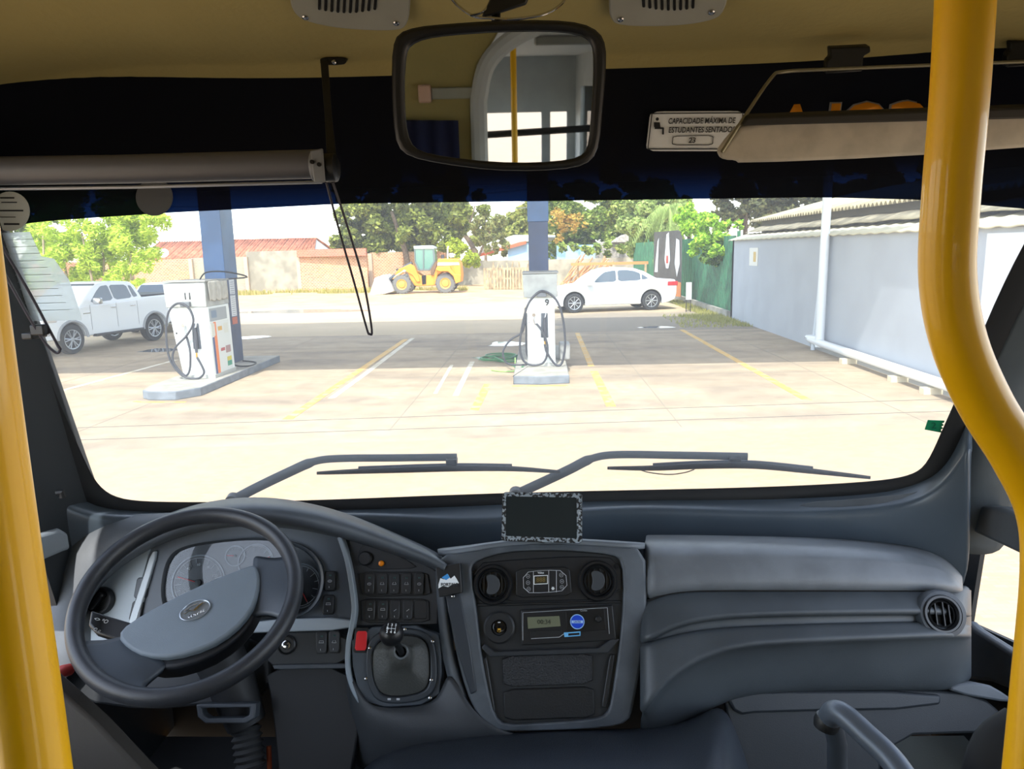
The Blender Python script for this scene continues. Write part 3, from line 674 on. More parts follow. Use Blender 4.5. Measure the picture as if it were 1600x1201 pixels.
def rr(cx_, cy_, w_, h_, sk=0): return [(cx_-w_/2+sk, cy_-h_/2), (cx_+w_/2+sk, cy_-h_/2), (cx_+w_/2-sk, cy_+h_/2), (cx_-w_/2-sk, cy_+h_/2)]
panel('blank_plate', [(214, 902), (232, 902), (228, 934), (208, 934)], -.004, .01, mat('blank_grey', '3c434a', .45), binn)
rocker([(208, 940), (223, 940), (218, 968), (202, 968)], -.006, binn, 'none')
rocker([(508, 893), (523, 893), (523, 922), (507, 922)], -.006, binn, 'beam')
rocker([(506, 930), (521, 930), (520, 959), (504, 959)], -.006, binn, 'box')
# headlight rotary knob
c = F(157, 938, .0); 
bm = bmesh.new(); lathe(bm, [(.033, -.01), (.033, .004), (.030, .010), (.026, .010), (.024, .004)], c, FN, 36); kn = obj('headlight_knob', bm, BK, binn)
bm = bmesh.new(); rt = Matrix.Rotation(math.radians(-35), 3, FN) @ Matrix((XD, FN, FU)).transposed().to_3x3()
box(bm, c+FN*.014, (.014, .022, .044), rt); obj('grip', bm, mat('vent_black', '15171a', .3), kn, bevel=.004)
# lower switch pod with ignition
panel('lower_pod', [(410, 990), (545, 984), (546, 1042), (430, 1043), (414, 1030)], .010, .04, mat('pod_dark', '1c1f22', .5), binn, bevel=.003)
panel('lower_pod_skirt', [(412, 1040), (548, 1040), (565, 1110), (540, 1260), (440, 1260), (425, 1100)], .0, .03, mat('skirt_dark', '15171a', .6), binn, bevel=.004)
panel('lower_pod_lip', [(425, 1038), (546, 1036), (547, 1044), (428, 1046)], .016, .01, PLD, binn, bevel=.002)
c = F(448, 1007, .011); bm = bmesh.new(); lathe(bm, [(.022, -.01), (.022, .003), (.019, .006), (.017, .002)], c, FN, 30); ig = obj('ignition_lock', bm, BK, binn)
bm = bmesh.new(); lathe(bm, [(.010, 0), (.010, .005), (.008, .006)], c, FN, 20); obj('key_cylinder', bm, CHR, ig)
bm = bmesh.new(); box(bm, c+FN*.0065, (.012, .0015, .003), Matrix((XD, FN, FU)).transposed().to_3x3()); obj('key_slot', bm, VOID, ig)
rocker(rr(502, 1004, 15, 32), .012, binn, 'box'); rocker(rr(522, 1003, 15, 32), .012, binn, 'fog')

# left corner of dash
rows = [[(20, 860, -.10), (70, 835, -.08), (110, 808, -.08), (170, 806, -.09), (250, 806, -.10), (330, 800, -.14)],
        [(20, 880, -.05), (80, 850, -.02), (115, 820, -.02), (170, 818, -.04), (240, 812, -.06), (320, 800, -.12)],
        [(30, 930, .0), (85, 905, .01), (118, 885, .01), (160, 862, -.01), (230, 828, -.03), (310, 806, -.08)],
        [(50, 1010, .02), (90, 990, .03), (122, 960, .01), (150, 905, -.02), (200, 860, -.05), (300, 820, -.1)],
        [(60, 1090, .03), (100, 1060, .03), (130, 1040, -.0), (160, 1000, -.03), (200, 990, -.06), (300, 990, -.1)]]
loft('corner_shell', rows, PL, dash)
panel('driver_lower_panel', [(95, 1000), (240, 990), (420, 990), (425, 1090), (330, 1100), (230, 1110), (120, 1095), (90, 1050)], -.03, .03, mat('low_dark', '23272b', .55), dash, bevel=.006)

# --- gear console
gc = thing('gear_console', 'dark gear console with rocker switch rows and silver edging beside the wheel', 'console', F(620, 1020, .02))
panel('switch_fascia', [(545, 842), (600, 852), (660, 880), (684, 892), (684, 975), (548, 978), (552, 930), (548, 880)], .0, .03, mat('fascia_black', '2b2e31', .5, bump=.05, bscale=600), gc, ck=0)
panel('upper_recess', [(560, 852), (585, 850), (655, 884), (640, 889), (562, 889)], .002, .004, BK, gc, ck=1, bevel=.001)
panel('row_frame', [(560, 893), (668, 893), (674, 930), (566, 932)], .004, .006, BK, gc, ck=1, bevel=.0015)
panel('row_frame', [(563, 935), (670, 935), (671, 972), (566, 973)], .004, .006, BK, gc, ck=1, bevel=.0015)
sy = ['beam', 'wiper', 'fog', 'fog', 'beam']
for i, x in enumerate((577, 597, 616, 635, 655)): rocker(rr(x, 912, 14, 31, .5), .005, gc, sy[i])
sy = ['box', 'box', 'x', 'x']
for i, x in enumerate((578, 598, 617, 637)): rocker(rr(x, 953, 14, 30, .5), .005, gc, sy[i])
panel('blank_plate', rr(657, 952, 20, 30), .0052, .004, BK, gc, ck=1)
c = F(571, 872, .003); bm = bmesh.new(); lathe(bm, [(.017, 0), (.017, .006), (.014, .009), (.005, .009)], c, FN, 28); obj('round_socket', bm, BK, gc)
c = F(596, 880, .003); bm = bmesh.new(); lathe(bm, [(.007, 0), (.007, .003), (.0058, .006), (.002, .0075)], c, FN, 20); obj('warning_lamp', bm, ORG, gc)
# silver edging, left
def ribbon(name, P, w_, d, m, parent, th=.012):
    bm = bmesh.new(); P = catmull([Vector((x, y, 0)) for x, y in P], 5); L_ = []; R_ = []
    for i, p in enumerate(P):
        a = P[max(0, i-1)]; b = P[min(len(P)-1, i+1)]; t_ = (b-a).normalized(); nn = Vector((-t_.y, t_.x, 0))*w_/2
        L_.append(p+nn); R_.append(p-nn)
    extr(bm, [F(p.x, p.y, d) for p in L_+R_[::-1]], -FN*th); return obj(name, bm, m, parent, bevel=.003)
ribbon('edge_trim', [(530, 838), (543, 880), (552, 940), (551, 968), (544, 1005), (543, 1045), (552, 1078), (569, 1106)], 8, .022, mat('edge_silver', '87929b', .42), gc, th=.03)
# gear plate: leaned forward face
panel('gear_plate', [(547, 980), (684, 976), (692, 1040), (686, 1100), (574, 1108), (552, 1060)], .018, .04, mat('gear_plate', '3c444c', .5, bump=.08, bscale=700, var=.06), gc, bevel=.003)
go = [(574, 1000), (600, 982), (650, 981), (677, 995), (683, 1030), (683, 1070), (668, 1092), (630, 1100), (590, 1098), (575, 1075), (570, 1040)]
gi = [(584, 1008), (605, 992), (648, 990), (668, 1002), (672, 1030), (672, 1066), (661, 1082), (628, 1089), (597, 1088), (584, 1068), (580, 1040)]
a, b = chaikin(go, 2), chaikin(gi, 2)
bm = bmesh.new(); ringslab(bm, [F(x, y, .026) for x, y in a], [F(x, y, .026) for x, y in b], -FN*.012); obj('boot_bezel', bm, mat('bezel_gear', '2c3238', .45), gc, bevel=.004, seg=3)
bm = bmesh.new(); extr(bm, [F(x, y, .0195) for x, y in b], -FN*.002); obj('boot_well', bm, VOID, gc)
for x, y in ((633, 983), (676, 1002), (578, 1012), (572, 1060), (674, 1062), (672, 1090)):
    bm = bmesh.new(); lathe(bm, [(.0036, 0), (.0036, .002), (.0018, .003)], F(x, y, .0265), FN, 12); obj('bezel_screw', bm, CHR, gc)
for x in (608, 622): panel('bezel_mark', rr(x, 1092, 5, 3), .0272, .002, LEG, gc, ck=0, bevel=0)
rocker([(557, 985), (574, 985), (572, 1016), (554, 1016)], .020, gc, 'none', 'red_switch', RED)
panel('red_switch_frame', [(554, 980), (577, 980), (576, 1020), (551, 1020)], .0195, .006, BK, gc)
# boot and lever
gl_ = thing('gear_lever', 'black ball gear lever with shift pattern rising from a leather boot', 'gear lever', F(628, 1060, .03))
base = [F(x, y, .021) for x, y in ((583, 1010), (605, 994), (648, 992), (669, 1003), (671, 1035), (671, 1066), (660, 1081), (628, 1087), (597, 1086), (584, 1068), (581, 1040), (581, 1022))]
topc = F(627, 1018, .085); tops = [topc+(XD*math.cos(a)+FU*math.sin(a))*.0145 for a in [math.radians(150-30*i) for i in range(12)]]
bm = bmesh.new(); rings = []
for t_, pin, fold in ((0, 1, 0), (.25, .86, .10), (.5, .62, .22), (.75, .52, .16), (1, 1, 0)):
    rg_ = []
    for i in range(12):
        p = base[i].lerp(tops[i], t_)
        if 0 < t_ < 1:
            cc = sum(base, Vector())/12; cc = cc.lerp(topc, t_); k = pin*(1+fold*(1 if i % 3 == 0 else -.5))
            p = cc+(p-cc)*min(1.15, k if t_ < .6 else 1)
        rg_.append(bm.verts.new(p))
    rings.append(rg_)
for A, B in zip(rings, rings[1:]):
    for q in range(12): bm.faces.new((A[q], A[(q+1) % 12], B[(q+1) % 12], B[q]))
obj('boot', bm, mat('boot_leather', '454745', .5, bump=.2, bscale=200, var=.1), gl_, sub=2)
bm = bmesh.new(); tube(bm, [p+FN*.001 for p in tops], .0028, 8, closed=True); obj('boot_collar', bm, mat('collar_grey', '5a5f62', .4), gl_)
bm = bmesh.new(); kc = F(612, 990, .135); tube(bm, [F(630, 1030, .05), topc, kc], .0075, 12); obj('lever_rod', bm, BK, gl_)
vd = (CAM-kc).normalized(); ax = (vd*.6+FU*.5+FN*.2).normalized(); r0 = .0265
bm = bmesh.new(); lathe(bm, [(.006, -r0*1.5), (.010, -r0*1.2)]+[(r0*math.sin(a), -r0*math.cos(a)) for a in [math.radians(q) for q in range(30, 140, 10)]]+[(r0*.6, r0*.80), (r0*.2, r0*.83)], kc, ax, 32); kb = obj('gear_knob', bm, mat('knob_black', '1a1b1d', .35), gl_)
kx = (XD-ax*XD.dot(ax)).normalized(); ku = ax.cross(kx)
if ku.z < 0: ku = -ku
kt = kc+ax*r0*.845
for r_i, row in enumerate((('1', '3', '5'), ('R', '', ''), ('2', '4', '6'))):
    for c_i, s in enumerate(row):
        if s: text('shift_pattern', s, kt+kx*(c_i-1)*.0085+ku*(1-r_i)*.0085, kx, ku, .0085, WHT, kb, bold=.02)
bm = bmesh.new(); 
for c_i in (-1, 0, 1): tube(bm, [kt+kx*c_i*.0085+ku*.0045, kt+kx*c_i*.0085-ku*.0045], .0005, 4)
tube(bm, [kt-kx*.0085, kt+kx*.0085], .0005, 4); obj('shift_lines', bm, WHT, kb, smooth=0)
# lower body flowing to the engine cover
rows = [[(544, 1040, .015), (570, 1100, .022), (600, 1108, .022), (640, 1108, .022), (690, 1098, .022), (700, 1040, .025)],
        [(546, 1080, .0), (568, 1108, .024), (600, 1114, .03), (650, 1114, .032), (705, 1108, .035), (722, 1080, .04)],
        [(545, 1110, -.02), (562, 1130, .01), (600, 1135, .03), (660, 1135, .04), (725, 1130, .045), (745, 1120, .045)],
        [(550, 1160, -.05), (565, 1170, -.01), (600, 1165, .01), (660, 1158, .03), (740, 1152, .04), (800, 1148, .04)],
        [(560, 1200, -.07), (580, 1195, -.02), (610, 1185, .0), (680, 1172, .01), (760, 1162, .02), (860, 1158, .02)]]
loft('lower_shell', rows, mat('shell_plastic', '2f3337', .5, bump=.1, bscale=700, var=.08), gc)
rows = [[(682, 880, .0), (686, 940, .0), (690, 1000, .01), (700, 1060, .02), (722, 1110, .03)], [(690, 876, .02), (696, 940, .02), (704, 1000, .025), (716, 1060, .035), (738, 1112, .04)]]
loft('side_cheek', rows, PL, gc, sub=1)

# --- centre console
cc = thing('center_console', 'centre console with round air vents, climate display, tachograph and open trays', 'console', F(850, 1000, .03))
oo = [(684, 868), (735, 861), (785, 852), (850, 848), (910, 850), (960, 854), (1008, 856), (1012, 935), (1006, 1010), (990, 1105), (982, 1128), (950, 1137), (850, 1142), (770, 1142), (748, 1125), (728, 1080), (712, 1020), (700, 950), (688, 900)]
ii = [(736, 884), (748, 874), (788, 862), (850, 859), (905, 861), (955, 866), (972, 874), (975, 935), (968, 1010), (955, 1098), (948, 1116), (928, 1124), (850, 1130), (790, 1133), (773, 1120), (762, 1075), (752, 1020), (744, 950), (738, 905)]
a, b = chaikin(oo, 1), chaikin(ii, 1)
bm = bmesh.new(); ringslab(bm, [F(x, y, .045) for x, y in a], [F(x, y, .050) for x, y in b], -FN*.06); obj('surround', bm, mat('surround_plastic', '4b5157', .48, bump=.1, bscale=700, var=.18, vscale=12), cc, bevel=.006, seg=3)
# top deck of console going back
rows = [[(684, 866, .042), (735, 859, .042), (785, 850, .042), (850, 846, .042), (910, 848, .042), (960, 852, .042), (1008, 854, .042)],
        [(684, 862, .0), (735, 856, .0), (785, 847, .0), (850, 843, .0), (910, 845, .0), (960, 849, .0), (1008, 852, .0)],
        [(684, 860, -.08), (735, 855, -.08), (785, 847, -.08), (850, 843, -.08), (910, 845, -.08), (960, 848, -.08), (1008, 851, -.08)]]
loft('top_deck', rows, PLL, cc, sub=1)
panel('fascia', [(x, y) for x, y in ii], .036, .03, mat('console_black', '1e2124', .45, bump=.05, bscale=700), cc, ck=1)
# inner edges/ribs
bm = bmesh.new(); extr(bm, [F(x, y, .042) for x, y in ((746, 943), (970, 938), (970, 942), (746, 947))], -FN*.01); obj('divider', bm, BK, cc, bevel=.002)
panel('vent_row_plate', [(739, 880), (800, 874), (905, 868), (970, 872), (972, 936), (746, 941)], .040, .008, mat('plate_black', '191b1e', .4), cc, ck=1, bevel=.002)
vent(770, 913, 31, cc, .046); vent(934, 907, 31, cc, .046)
for x, y in ((738, 889), (963, 884)):
    bm = bmesh.new(); lathe(bm, [(.006, 0), (.006, .002), (.003, .003)], F(x, y, .040), FN, 12); obj('plate_screw', bm, VOID, cc)
# climate panel
cp = panel('climate_panel', [(806, 888), (890, 885), (894, 930), (806, 934)], .046, .012, BK, cc, ck=1, bevel=.002)
a = chaikin([(817, 894), (850, 890), (884, 891), (887, 922), (852, 926), (818, 926)], 1); b = [(x*.978+852*.022, y*.965+908*.035) for x, y in a]
bm = bmesh.new(); ringslab(bm, [F(x, y, .0472) for x, y in a], [F(x, y, .0472) for x, y in b], -FN*.001)
for x, y0, y1 in ((833, 892, 926), (857, 891, 925), (869, 891, 925)): extr(bm, [F(x, y0, .0472), F(x+.8, y0, .0472), F(x+.8, y1, .0472), F(x, y1, .0472)], -FN*.001)
obj('outline', bm, LEG, cp, smooth=0)
bm = bmesh.new(); ringslab(bm, [F(x, y, .0474) for x, y in ((834, 899), (856, 898), (856, 912), (834, 913))], [F(x, y, .0474) for x, y in ((835, 900), (855, 899), (855, 911), (835, 912))], -FN*.001); obj('display_frame', bm, WHT, cp, smooth=0)
panel('display', [(835, 900), (855, 899), (855, 911), (835, 912)], .0470, .001, mat('display_olive', '34301e', .3), cp, ck=0, bevel=0)
text('digits', '888', F(845, 905.6, .0474), XD, FU, .014, mat('digit_amber', '7e6a3a', .5), cp)
text('climate_print', 'Valeo', F(845, 894.5, .0474), XD, FU, .0065, WHT, cp, bold=.02)
for x, y in ((825, 900), (825, 910), (826, 920), (877, 898), (878, 908), (878, 917)):
    c = F(x, y, .047); bm = bmesh.new(); lathe(bm, [(.0046, 0), (.0046, .0008), (.0040, .0008), (.0040, 0)], c, FN, 20, cap=False); tube(bm, [c-XD*.002+FN*.0006, c+XD*.002+FN*.0006], .0006, 4); bt_ = obj('button', bm, LEG, cp)
c = F(864, 919, .0475); bm = bmesh.new()
for k in range(3): dx = XD*math.cos(k*PI/3)+FU*math.sin(k*PI/3); tube(bm, [c-dx*.004, c+dx*.004], .0009, 5)
obj('fan_symbol', bm, WHT, cp, smooth=0)
# buzzer
c = F(780, 980, .037); bm = bmesh.new(); lathe(bm, [(.036, -.005), (.036, .004), (.032, .007), (.018, .007), (.016, .004), (.016, .003)], c, FN, 40); bz = obj('round_cover', bm, mat('cover_black', '191b1d', .5), cc)
c2 = F(780, 979, .045); bm = bmesh.new(); lathe(bm, [(.014, 0), (.014, .003), (.011, .004)], c2, FN, 28); pb_ = obj('push_button', bm, BKG, bz)
bm = bmesh.new(); q = F(780, 983, .0495); box(bm, q, (.007, .001, .004), Matrix((XD, FN, FU)).transposed().to_3x3()); tube(bm, [q+(XD*math.cos(k*PI/6)+FU*math.sin(k*PI/6))*.0058 for k in range(7, 12)], .0005, 4); obj('engine_symbol', bm, mat('amber_print', 'c09020', .5), pb_, smooth=0)
bm = bmesh.new(); q = F(780, 972, .0495); box(bm, q, (.006, .001, .0025), Matrix((XD, FN, FU)).transposed().to_3x3()); obj('symbol', bm, LEG, pb_, smooth=0)
# tachograph
tg = panel('tachograph', [(814, 953), (957, 945), (963, 1000), (815, 1008)], .046, .014, mat('tacho_black', '16181b', .38), cc, ck=0, bevel=.002)
bm = bmesh.new()
def line(bm, P, w_, d):
    for (x0, y0), (x1, y1) in zip(P, P[1:]):
        tube(bm, [F(x0, y0, d), F(x1, y1, d)], w_, 4)
line(bm, [(817, 1000), (817, 957), (949, 949), (952, 990)], .0005, .0468); obj('edge_line', bm, LEG, tg, smooth=0)
lc = panel('tacho_display', [(824, 964), (874, 962), (876, 978), (825, 982)], .0475, .002, mat('lcd_olive', '6a6e58', .3), tg, ck=0, bevel=.0004)
text('digits', '00:34', F(850, 971.5, .0478), XD, FU, .014, mat('lcd_dark', '23261d', .5), lc)
panel('drawer', [(828, 986), (878, 984), (878, 994), (830, 997)], .0475, .002, BK, tg, ck=0, bevel=.0005)
bm = bmesh.new(); line(bm, [(830, 997.5), (874, 995), (881, 990)], .0007, .048); obj('drawer_lip', bm, LEG, tg, smooth=0)
panel('drawer_cover', [(884, 956), (944, 952), (947, 984), (886, 988)], .0474, .001, mat('cover_tacho', '121417', .3), tg, ck=0, bevel=.0005)
c = F(935, 967, .047); bm = bmesh.new(); lathe(bm, [(.007, 0), (.007, .005), (.005, .007)], c, FN, 20); obj('menu_knob', bm, BK, tg)
text('tacho_print', 'Contin', F(912, 953.5, .0482), XD, FU, .0055, LEG, tg)
c = F(902, 971, .0482); bm = bmesh.new(); lathe(bm, [(.0165, 0), (.0165, .0008), (.015, .0010)], c, FN, 32); st = obj('round_seal', bm, mat('seal_pale', '9cc4ea', .3), tg)
bm = bmesh.new(); lathe(bm, [(.0145, 0), (.0145, .0004)], c+FN*.001, FN, 32); obj('seal_blue', bm, mat('seal_blue', '1848c8', .3), st)
bm = bmesh.new(); box(bm, c+FN*.0018, (.026, .0006, .006), Matrix((XD, FN, FU)).transposed().to_3x3()); obj('seal_band', bm, mat('seal_band', 'a8ccf0', .4), st, smooth=0)
text('seal_text', 'LACRE', c+FN*.0022, XD, FU, .0055, mat('seal_ink', '1040a0', .4), st, bold=.02)
bm = bmesh.new(); ringslab(bm, [F(x, y, .0482) for x, y in ((881, 988), (907, 986), (907, 993), (882, 995))], [F(x, y, .0482) for x, y in ((888, 989.3), (905.5, 988), (905.5, 991.5), (888, 993))], -FN*.001); obj('blue_label', bm, mat('label_blue', '6ab6e8', .4), tg, smooth=0)
# trays
a = [(757, 1005), (772, 1018), (935, 1012), (955, 998), (968, 998), (950, 1020), (765, 1026), (752, 1012)]
panel('tray_ledge', a, .050, .02, mat('ledge_black', '2a2e32', .4), cc, ck=0, bevel=.002)
panel('storage_flap', [(784, 1025), (925, 1020), (926, 1068), (787, 1073)], .041, .01, mat('flap_black', '15171a', .5, bump=.5, bscale=260), cc, ck=1, bevel=.002)
panel('storage_tray', [(786, 1077), (928, 1072), (930, 1121), (788, 1126)], .041, .01, mat('tray_black', '111315', .5, bump=.2, bscale=260), cc, ck=1, bevel=.003)
for P in ([(753, 1028), (760, 1026), (774, 1112), (768, 1114)], [(961, 1022), (953, 1022), (940, 1104), (948, 1106)]): panel('side_rib', P, .044, .01, BK, cc, ck=1, bevel=.002)

# tracker box with logo, stuck on the console's left cheek
tb = thing('tracker_box', 'small black box with white and blue printed logo at the left of the centre console', 'box', F(703, 906, .07))
def TBf(x, y, d=0): return F(x, y, .07+d)
bm = bmesh.new(); extr(bm, [F(x, y, .07) for x, y in ((680, 886), (719, 879), (722, 926), (686, 933))], -FN*.03); bx = obj('case', bm, BK, tb, bevel=.002)
zig = [(685, 913), (688, 903), (694, 905), (700, 897), (704, 904), (710, 899), (714, 905), (717, 911), (708, 912), (700, 917), (692, 915), (685, 919)]
bm = bmesh.new(); extr(bm, [F(x, y, .0712) for x, y in zig], -FN*.001); obj('logo', bm, WHT, bx, smooth=0)
bm = bmesh.new(); extr(bm, [F(x, y, .0718) for x, y in ((690, 902), (699, 896), (703, 902), (697, 906))], -FN*.001); obj('logo_blue', bm, BLU, bx, smooth=0)
text('logo_text', 'FORTALE', F(702, 913, .0722), XD, FU, .0095, mat('ink_dark', '30343a', .5), bx, bold=.02)
bm = bmesh.new(); extr(bm, [F(x, y, .05) for x, y in ((696, 928), (718, 924), (735, 1010), (745, 1080), (735, 1085), (715, 1020), (700, 955))], -FN*.02); obj('wire_cover', bm, mat('wirecover', '2b3138', .5), tb, bevel=.003)
bm = bmesh.new(); lathe(bm, [(.004, 0), (.004, .003), (.002, .004)], F(708, 931, .051), FN, 12); obj('screw', bm, CHR, tb)

# monitor on the cowl
mon = thing('dash_monitor', 'small black screen with worn silvery frame standing above the centre console', 'monitor', F(848, 848, .05))
Mp0 = at(848, 808, 1.62); Mn = Vector((0, -.93, .36)).normalized()
def MO(x, y, d=0.0): return onp(x, y, Mp0, Mn, d)
fr_ = [(785, 768), (910, 770), (910, 849), (783, 845)]
bm = bmesh.new(); extr(bm, [MO(x, y, 0) for x, y in chaikin(fr_, 2, q=.04)], -Mn*.016); obj('housing', bm, BK, mon, bevel=.002)
WORN = mat('worn_frame', '0f1113', .45, col2='8f9aa2', vscale=150, lo=.47, hi=.52)
fi = [(790.5, 775), (901, 777), (901.5, 841), (790, 837)]
a, b = chaikin(fr_, 2, q=.04), chaikin(fi, 2, q=.02)
a = [(x*.99+848*.01, y*.985+808*.015) for x, y in a]
bm = bmesh.new(); ringslab(bm, [MO(x, y, .0018) for x, y in a], [MO(x, y, .0018) for x, y in b], -Mn*.002); obj('front_frame', bm, WORN, mon)
bm = bmesh.new(); extr(bm, [MO(x, y, .0012) for x, y in fi], -Mn*.001); obj('screen', bm, mat('screen_dark', '20282b', .22), mon, smooth=0)
for i, y in enumerate((791, 801, 811, 822, 832)):
    bm = bmesh.new(); lathe(bm, [(.0022, 0), (.0022, .0008)], MO(905.5, y, .0019), Mn, 10); obj('button', bm, LEG if 0 < i < 4 else BK, mon)
bm = bmesh.new(); tube(bm, [MO(848, 830, -.02), F(848, 850, -.03), F(848, 862, -.05)], .018, 12); obj('stand', bm, BK, mon)

# --- engine cover (bottom centre)
ex = [560, 585, 620, 700, 800, 900, 1000, 1060, 1100, 1128, 1150, 1170]
e0 = [1215, 1190, 1172, 1156, 1147, 1142, 1144, 1136, 1120, 1100, 1150, 1215]
rows = [[(x, y, .0) for x, y in zip(ex, e0)], [(x, y+3, .05) for x, y in zip(ex, e0)], [(x, y+12, .09) for x, y in zip(ex, e0)], [(x, y+40, .17) for x, y in zip(ex, e0)], [(x, y+110, .30) for x, y in zip(ex, e0)], [(x, y+260, .45) for x, y in zip(ex, e0)]]
ec = thing('engine_cover', 'dark padded engine cover at the bottom centre beneath the console', 'cover', F(850, 1200, .1))
loft('padding', rows, LEB, ec)

# --- steering column things
sc = thing('steering_column', 'dark steering column shroud with rubber bellows under the wheel', 'steering column', F(380, 1120, .0))
bm = bmesh.new(); tube(bm, [F(330, 1000, .02), F(360, 1060, .0), F(385, 1130, -.02)], [.06, .055, .045], 16); obj('shroud', bm, mat('shroud_dark', '1b1d20', .6), sc)
a = [(306, 1100), (400, 1098), (398, 1122), (385, 1130), (320, 1130), (308, 1120)]; b = [(314, 1106), (390, 1105), (389, 1117), (380, 1121), (325, 1122), (316, 1116)]
bm = bmesh.new(); ringslab(bm, [F(x, y, .06) for x, y in a], [F(x, y, .06) for x, y in b], -FN*.03); obj('tray_handle', bm, PLD, sc, bevel=.003)
bm = bmesh.new(); pr = []
A_ = F(384, 1135, -.03); B_ = F(392, 1200, -.03); L0 = (B_-A_).length
for i in range(13): pr.append((.036 if i % 2 else .028, L0*i/12))
lathe(bm, pr, A_, (B_-A_), 24); obj('bellows', bm, mat('bellows', '3a3c3e', .7), sc)
bm = bmesh.new(); lathe(bm, [(.012, 0), (.012, .08)], B_, (B_-A_), 16); obj('joint', bm, CHR, sc)
for i, x in enumerate((420, 438)):
    bm = bmesh.new(); tube(bm, [F(x, 1165, -.05), F(x+2, 1230, -.05)], .006, 8); tag(obj('hose', bm, mat('hose_orange', 'a04a28', .5)), ('left' if i == 0 else 'right')+' orange hose of the pair in the dark footwell by the column', 'hose')
bm = bmesh.new(); tube(bm, [F(462, 1098, -.05), F(466, 1130, -.05)], [.006, .012], 10); tag(obj('pedal_linkage', bm, mat('cable_grey', '8a8a86', .5)), 'short grey pedal linkage in the footwell under the ignition', 'linkage')

# --- steering wheel
SW = Vector((-0.746, 1.418, 1.699)); SN = Vector((.2051, -1, 1.666)).normalized(); SR = .2165
swt = thing('steering_wheel', 'large dark bus steering wheel with grey half-moon hub', 'steering wheel', SW)
sx = at(480, 890, 1.42)-at(100, 1010, 1.42); sx = (sx-SN*sx.dot(SN)).normalized(); su = SN.cross(sx)
def SWp(px, py, d=0.0): return onp(px, py, SW, SN, d)
bm = bmesh.new(); tube(bm, [SW+(sx*math.cos(a*PI/32)+su*math.sin(a*PI/32))*SR for a in range(64)], .0195, 16, closed=True, flat=(.9, 1.1)); obj('rim', bm, LEA, swt, sub=1)
# hub cover
hp = [(183, 992), (200, 972), (260, 938), (330, 905), (385, 884), (400, 880), (406, 900), (404, 925), (392, 955), (365, 985), (325, 1010), (270, 1026), (225, 1024), (198, 1010)]
bm = bmesh.new(); extr(bm, [SWp(x, y, .0) for x, y in chaikin(hp, 1)], -SN*.02); obj('hub_cover', bm, HUB, swt, bevel=.006, seg=3)
hb = [(184, 994), (205, 980), (300, 940), (380, 905), (408, 890), (411, 925), (398, 965), (368, 1000), (320, 1030), (262, 1046), (215, 1038), (190, 1014)]
bm = bmesh.new(); extr(bm, [SWp(x, y, -.018) for x, y in chaikin(hb, 1)], -SN*.045); obj('hub_body', bm, mat('hub_dark', '1c1f23', .5), swt, bevel=.008, seg=3)
def spoke(P, m):
    bm = bmesh.new(); V = []
    for r in P: V.append([bm.verts.new(SWp(*q)) for q in r])
    for A, B in zip(V, V[1:]):
        for i in range(len(A)-1): bm.faces.new((A[i], A[i+1], B[i+1], B[i]))
    o = obj('spoke', bm, m, swt, sub=2); md = o.modifiers.new('s', 'SOLIDIFY'); md.thickness = .018; md.offset = 0
SPK = mat('spoke_plastic', '3d444c', .42, bump=.06, bscale=700)
spoke([[(395, 868, -.03), (398, 890, -.018), (396, 930, -.018), (380, 972, -.03)], [(430, 880, -.018), (432, 905, -.008), (430, 935, -.012), (420, 955, -.026)], [(462, 866, -.006), (466, 900, .0), (462, 945, -.004), (448, 975, -.012)]], SPK)
spoke([[(215, 990, -.03), (215, 1015, -.018), (240, 1030, -.018), (272, 1040, -.03)], [(160, 1010, -.018), (178, 1030, -.008), (205, 1050, -.010), (222, 1070, -.024)], [(118, 1000, -.006), (140, 1050, .0), (175, 1078, .0), (225, 1090, -.008)]], SPK)
# emblem
ec_ = SWp(305, 953, .002); eu = (SWp(325, 944, .002)-ec_).normalized(); ev = SN.cross(eu)
bm = bmesh.new(); P = [ec_+(eu*math.cos(a*PI/20)*.030+ev*math.sin(a*PI/20)*.0205) for a in range(40)]; tube(bm, P, .0016, 6, closed=True)
extr(bm, [p-SN*.001 for p in P], -SN*.002); em = obj('emblem', bm, mat('emblem_grey', '9aa2a8', .25, metal=.6), swt)
bm = bmesh.new(); P = [ec_+eu*x+ev*y+SN*.001 for x, y in ((-.022, .002), (-.010, .004), (0, .001), (.012, .007), (.022, .008))]; tube(bm, P, [.001, .003, .0035, .003, .001], 6, k=4)
P = [ec_+eu*x+ev*y+SN*.001 for x, y in ((-.018, .009), (0, .013), (.018, .010))]; tube(bm, P, .0009, 6, k=4); obj('emblem_relief', bm, CHR, em)
text('emblem_text', 'VOLARE', ec_+ev*-.010+SN*.0005, eu, ev, .0095, CHR, em, bold=.02)
# stalk
st = thing('indicator_stalk', 'black indicator stalk with white symbols left of the steering hub', 'stalk', SWp(160, 975, -.05))
bm = bmesh.new()
P1 = [SWp(x, y, -.045) for x, y in ((142, 952), (165, 960), (205, 972), (215, 988), (185, 1000), (150, 988), (138, 975))]; extr(bm, P1, -SN*.018); obj('lever', bm, BK, st, bevel=.005, seg=3)
bm = bmesh.new(); tube(bm, [SWp(200, 984, -.055), SWp(260, 990, -.07)], .012, 10); obj('shaft', bm, BK, st)
so = SWp(158, 969, -.0445); sxx = (SWp(170, 972, -.0445)-so).normalized(); syy = SN.cross(sxx)
text('stalk_symbols', '<> *O', so, sxx, syy, .012, WHT, st)
text('stalk_symbols', 'O o', SWp(152, 984, -.0445), sxx, syy, .010, LEG, st)

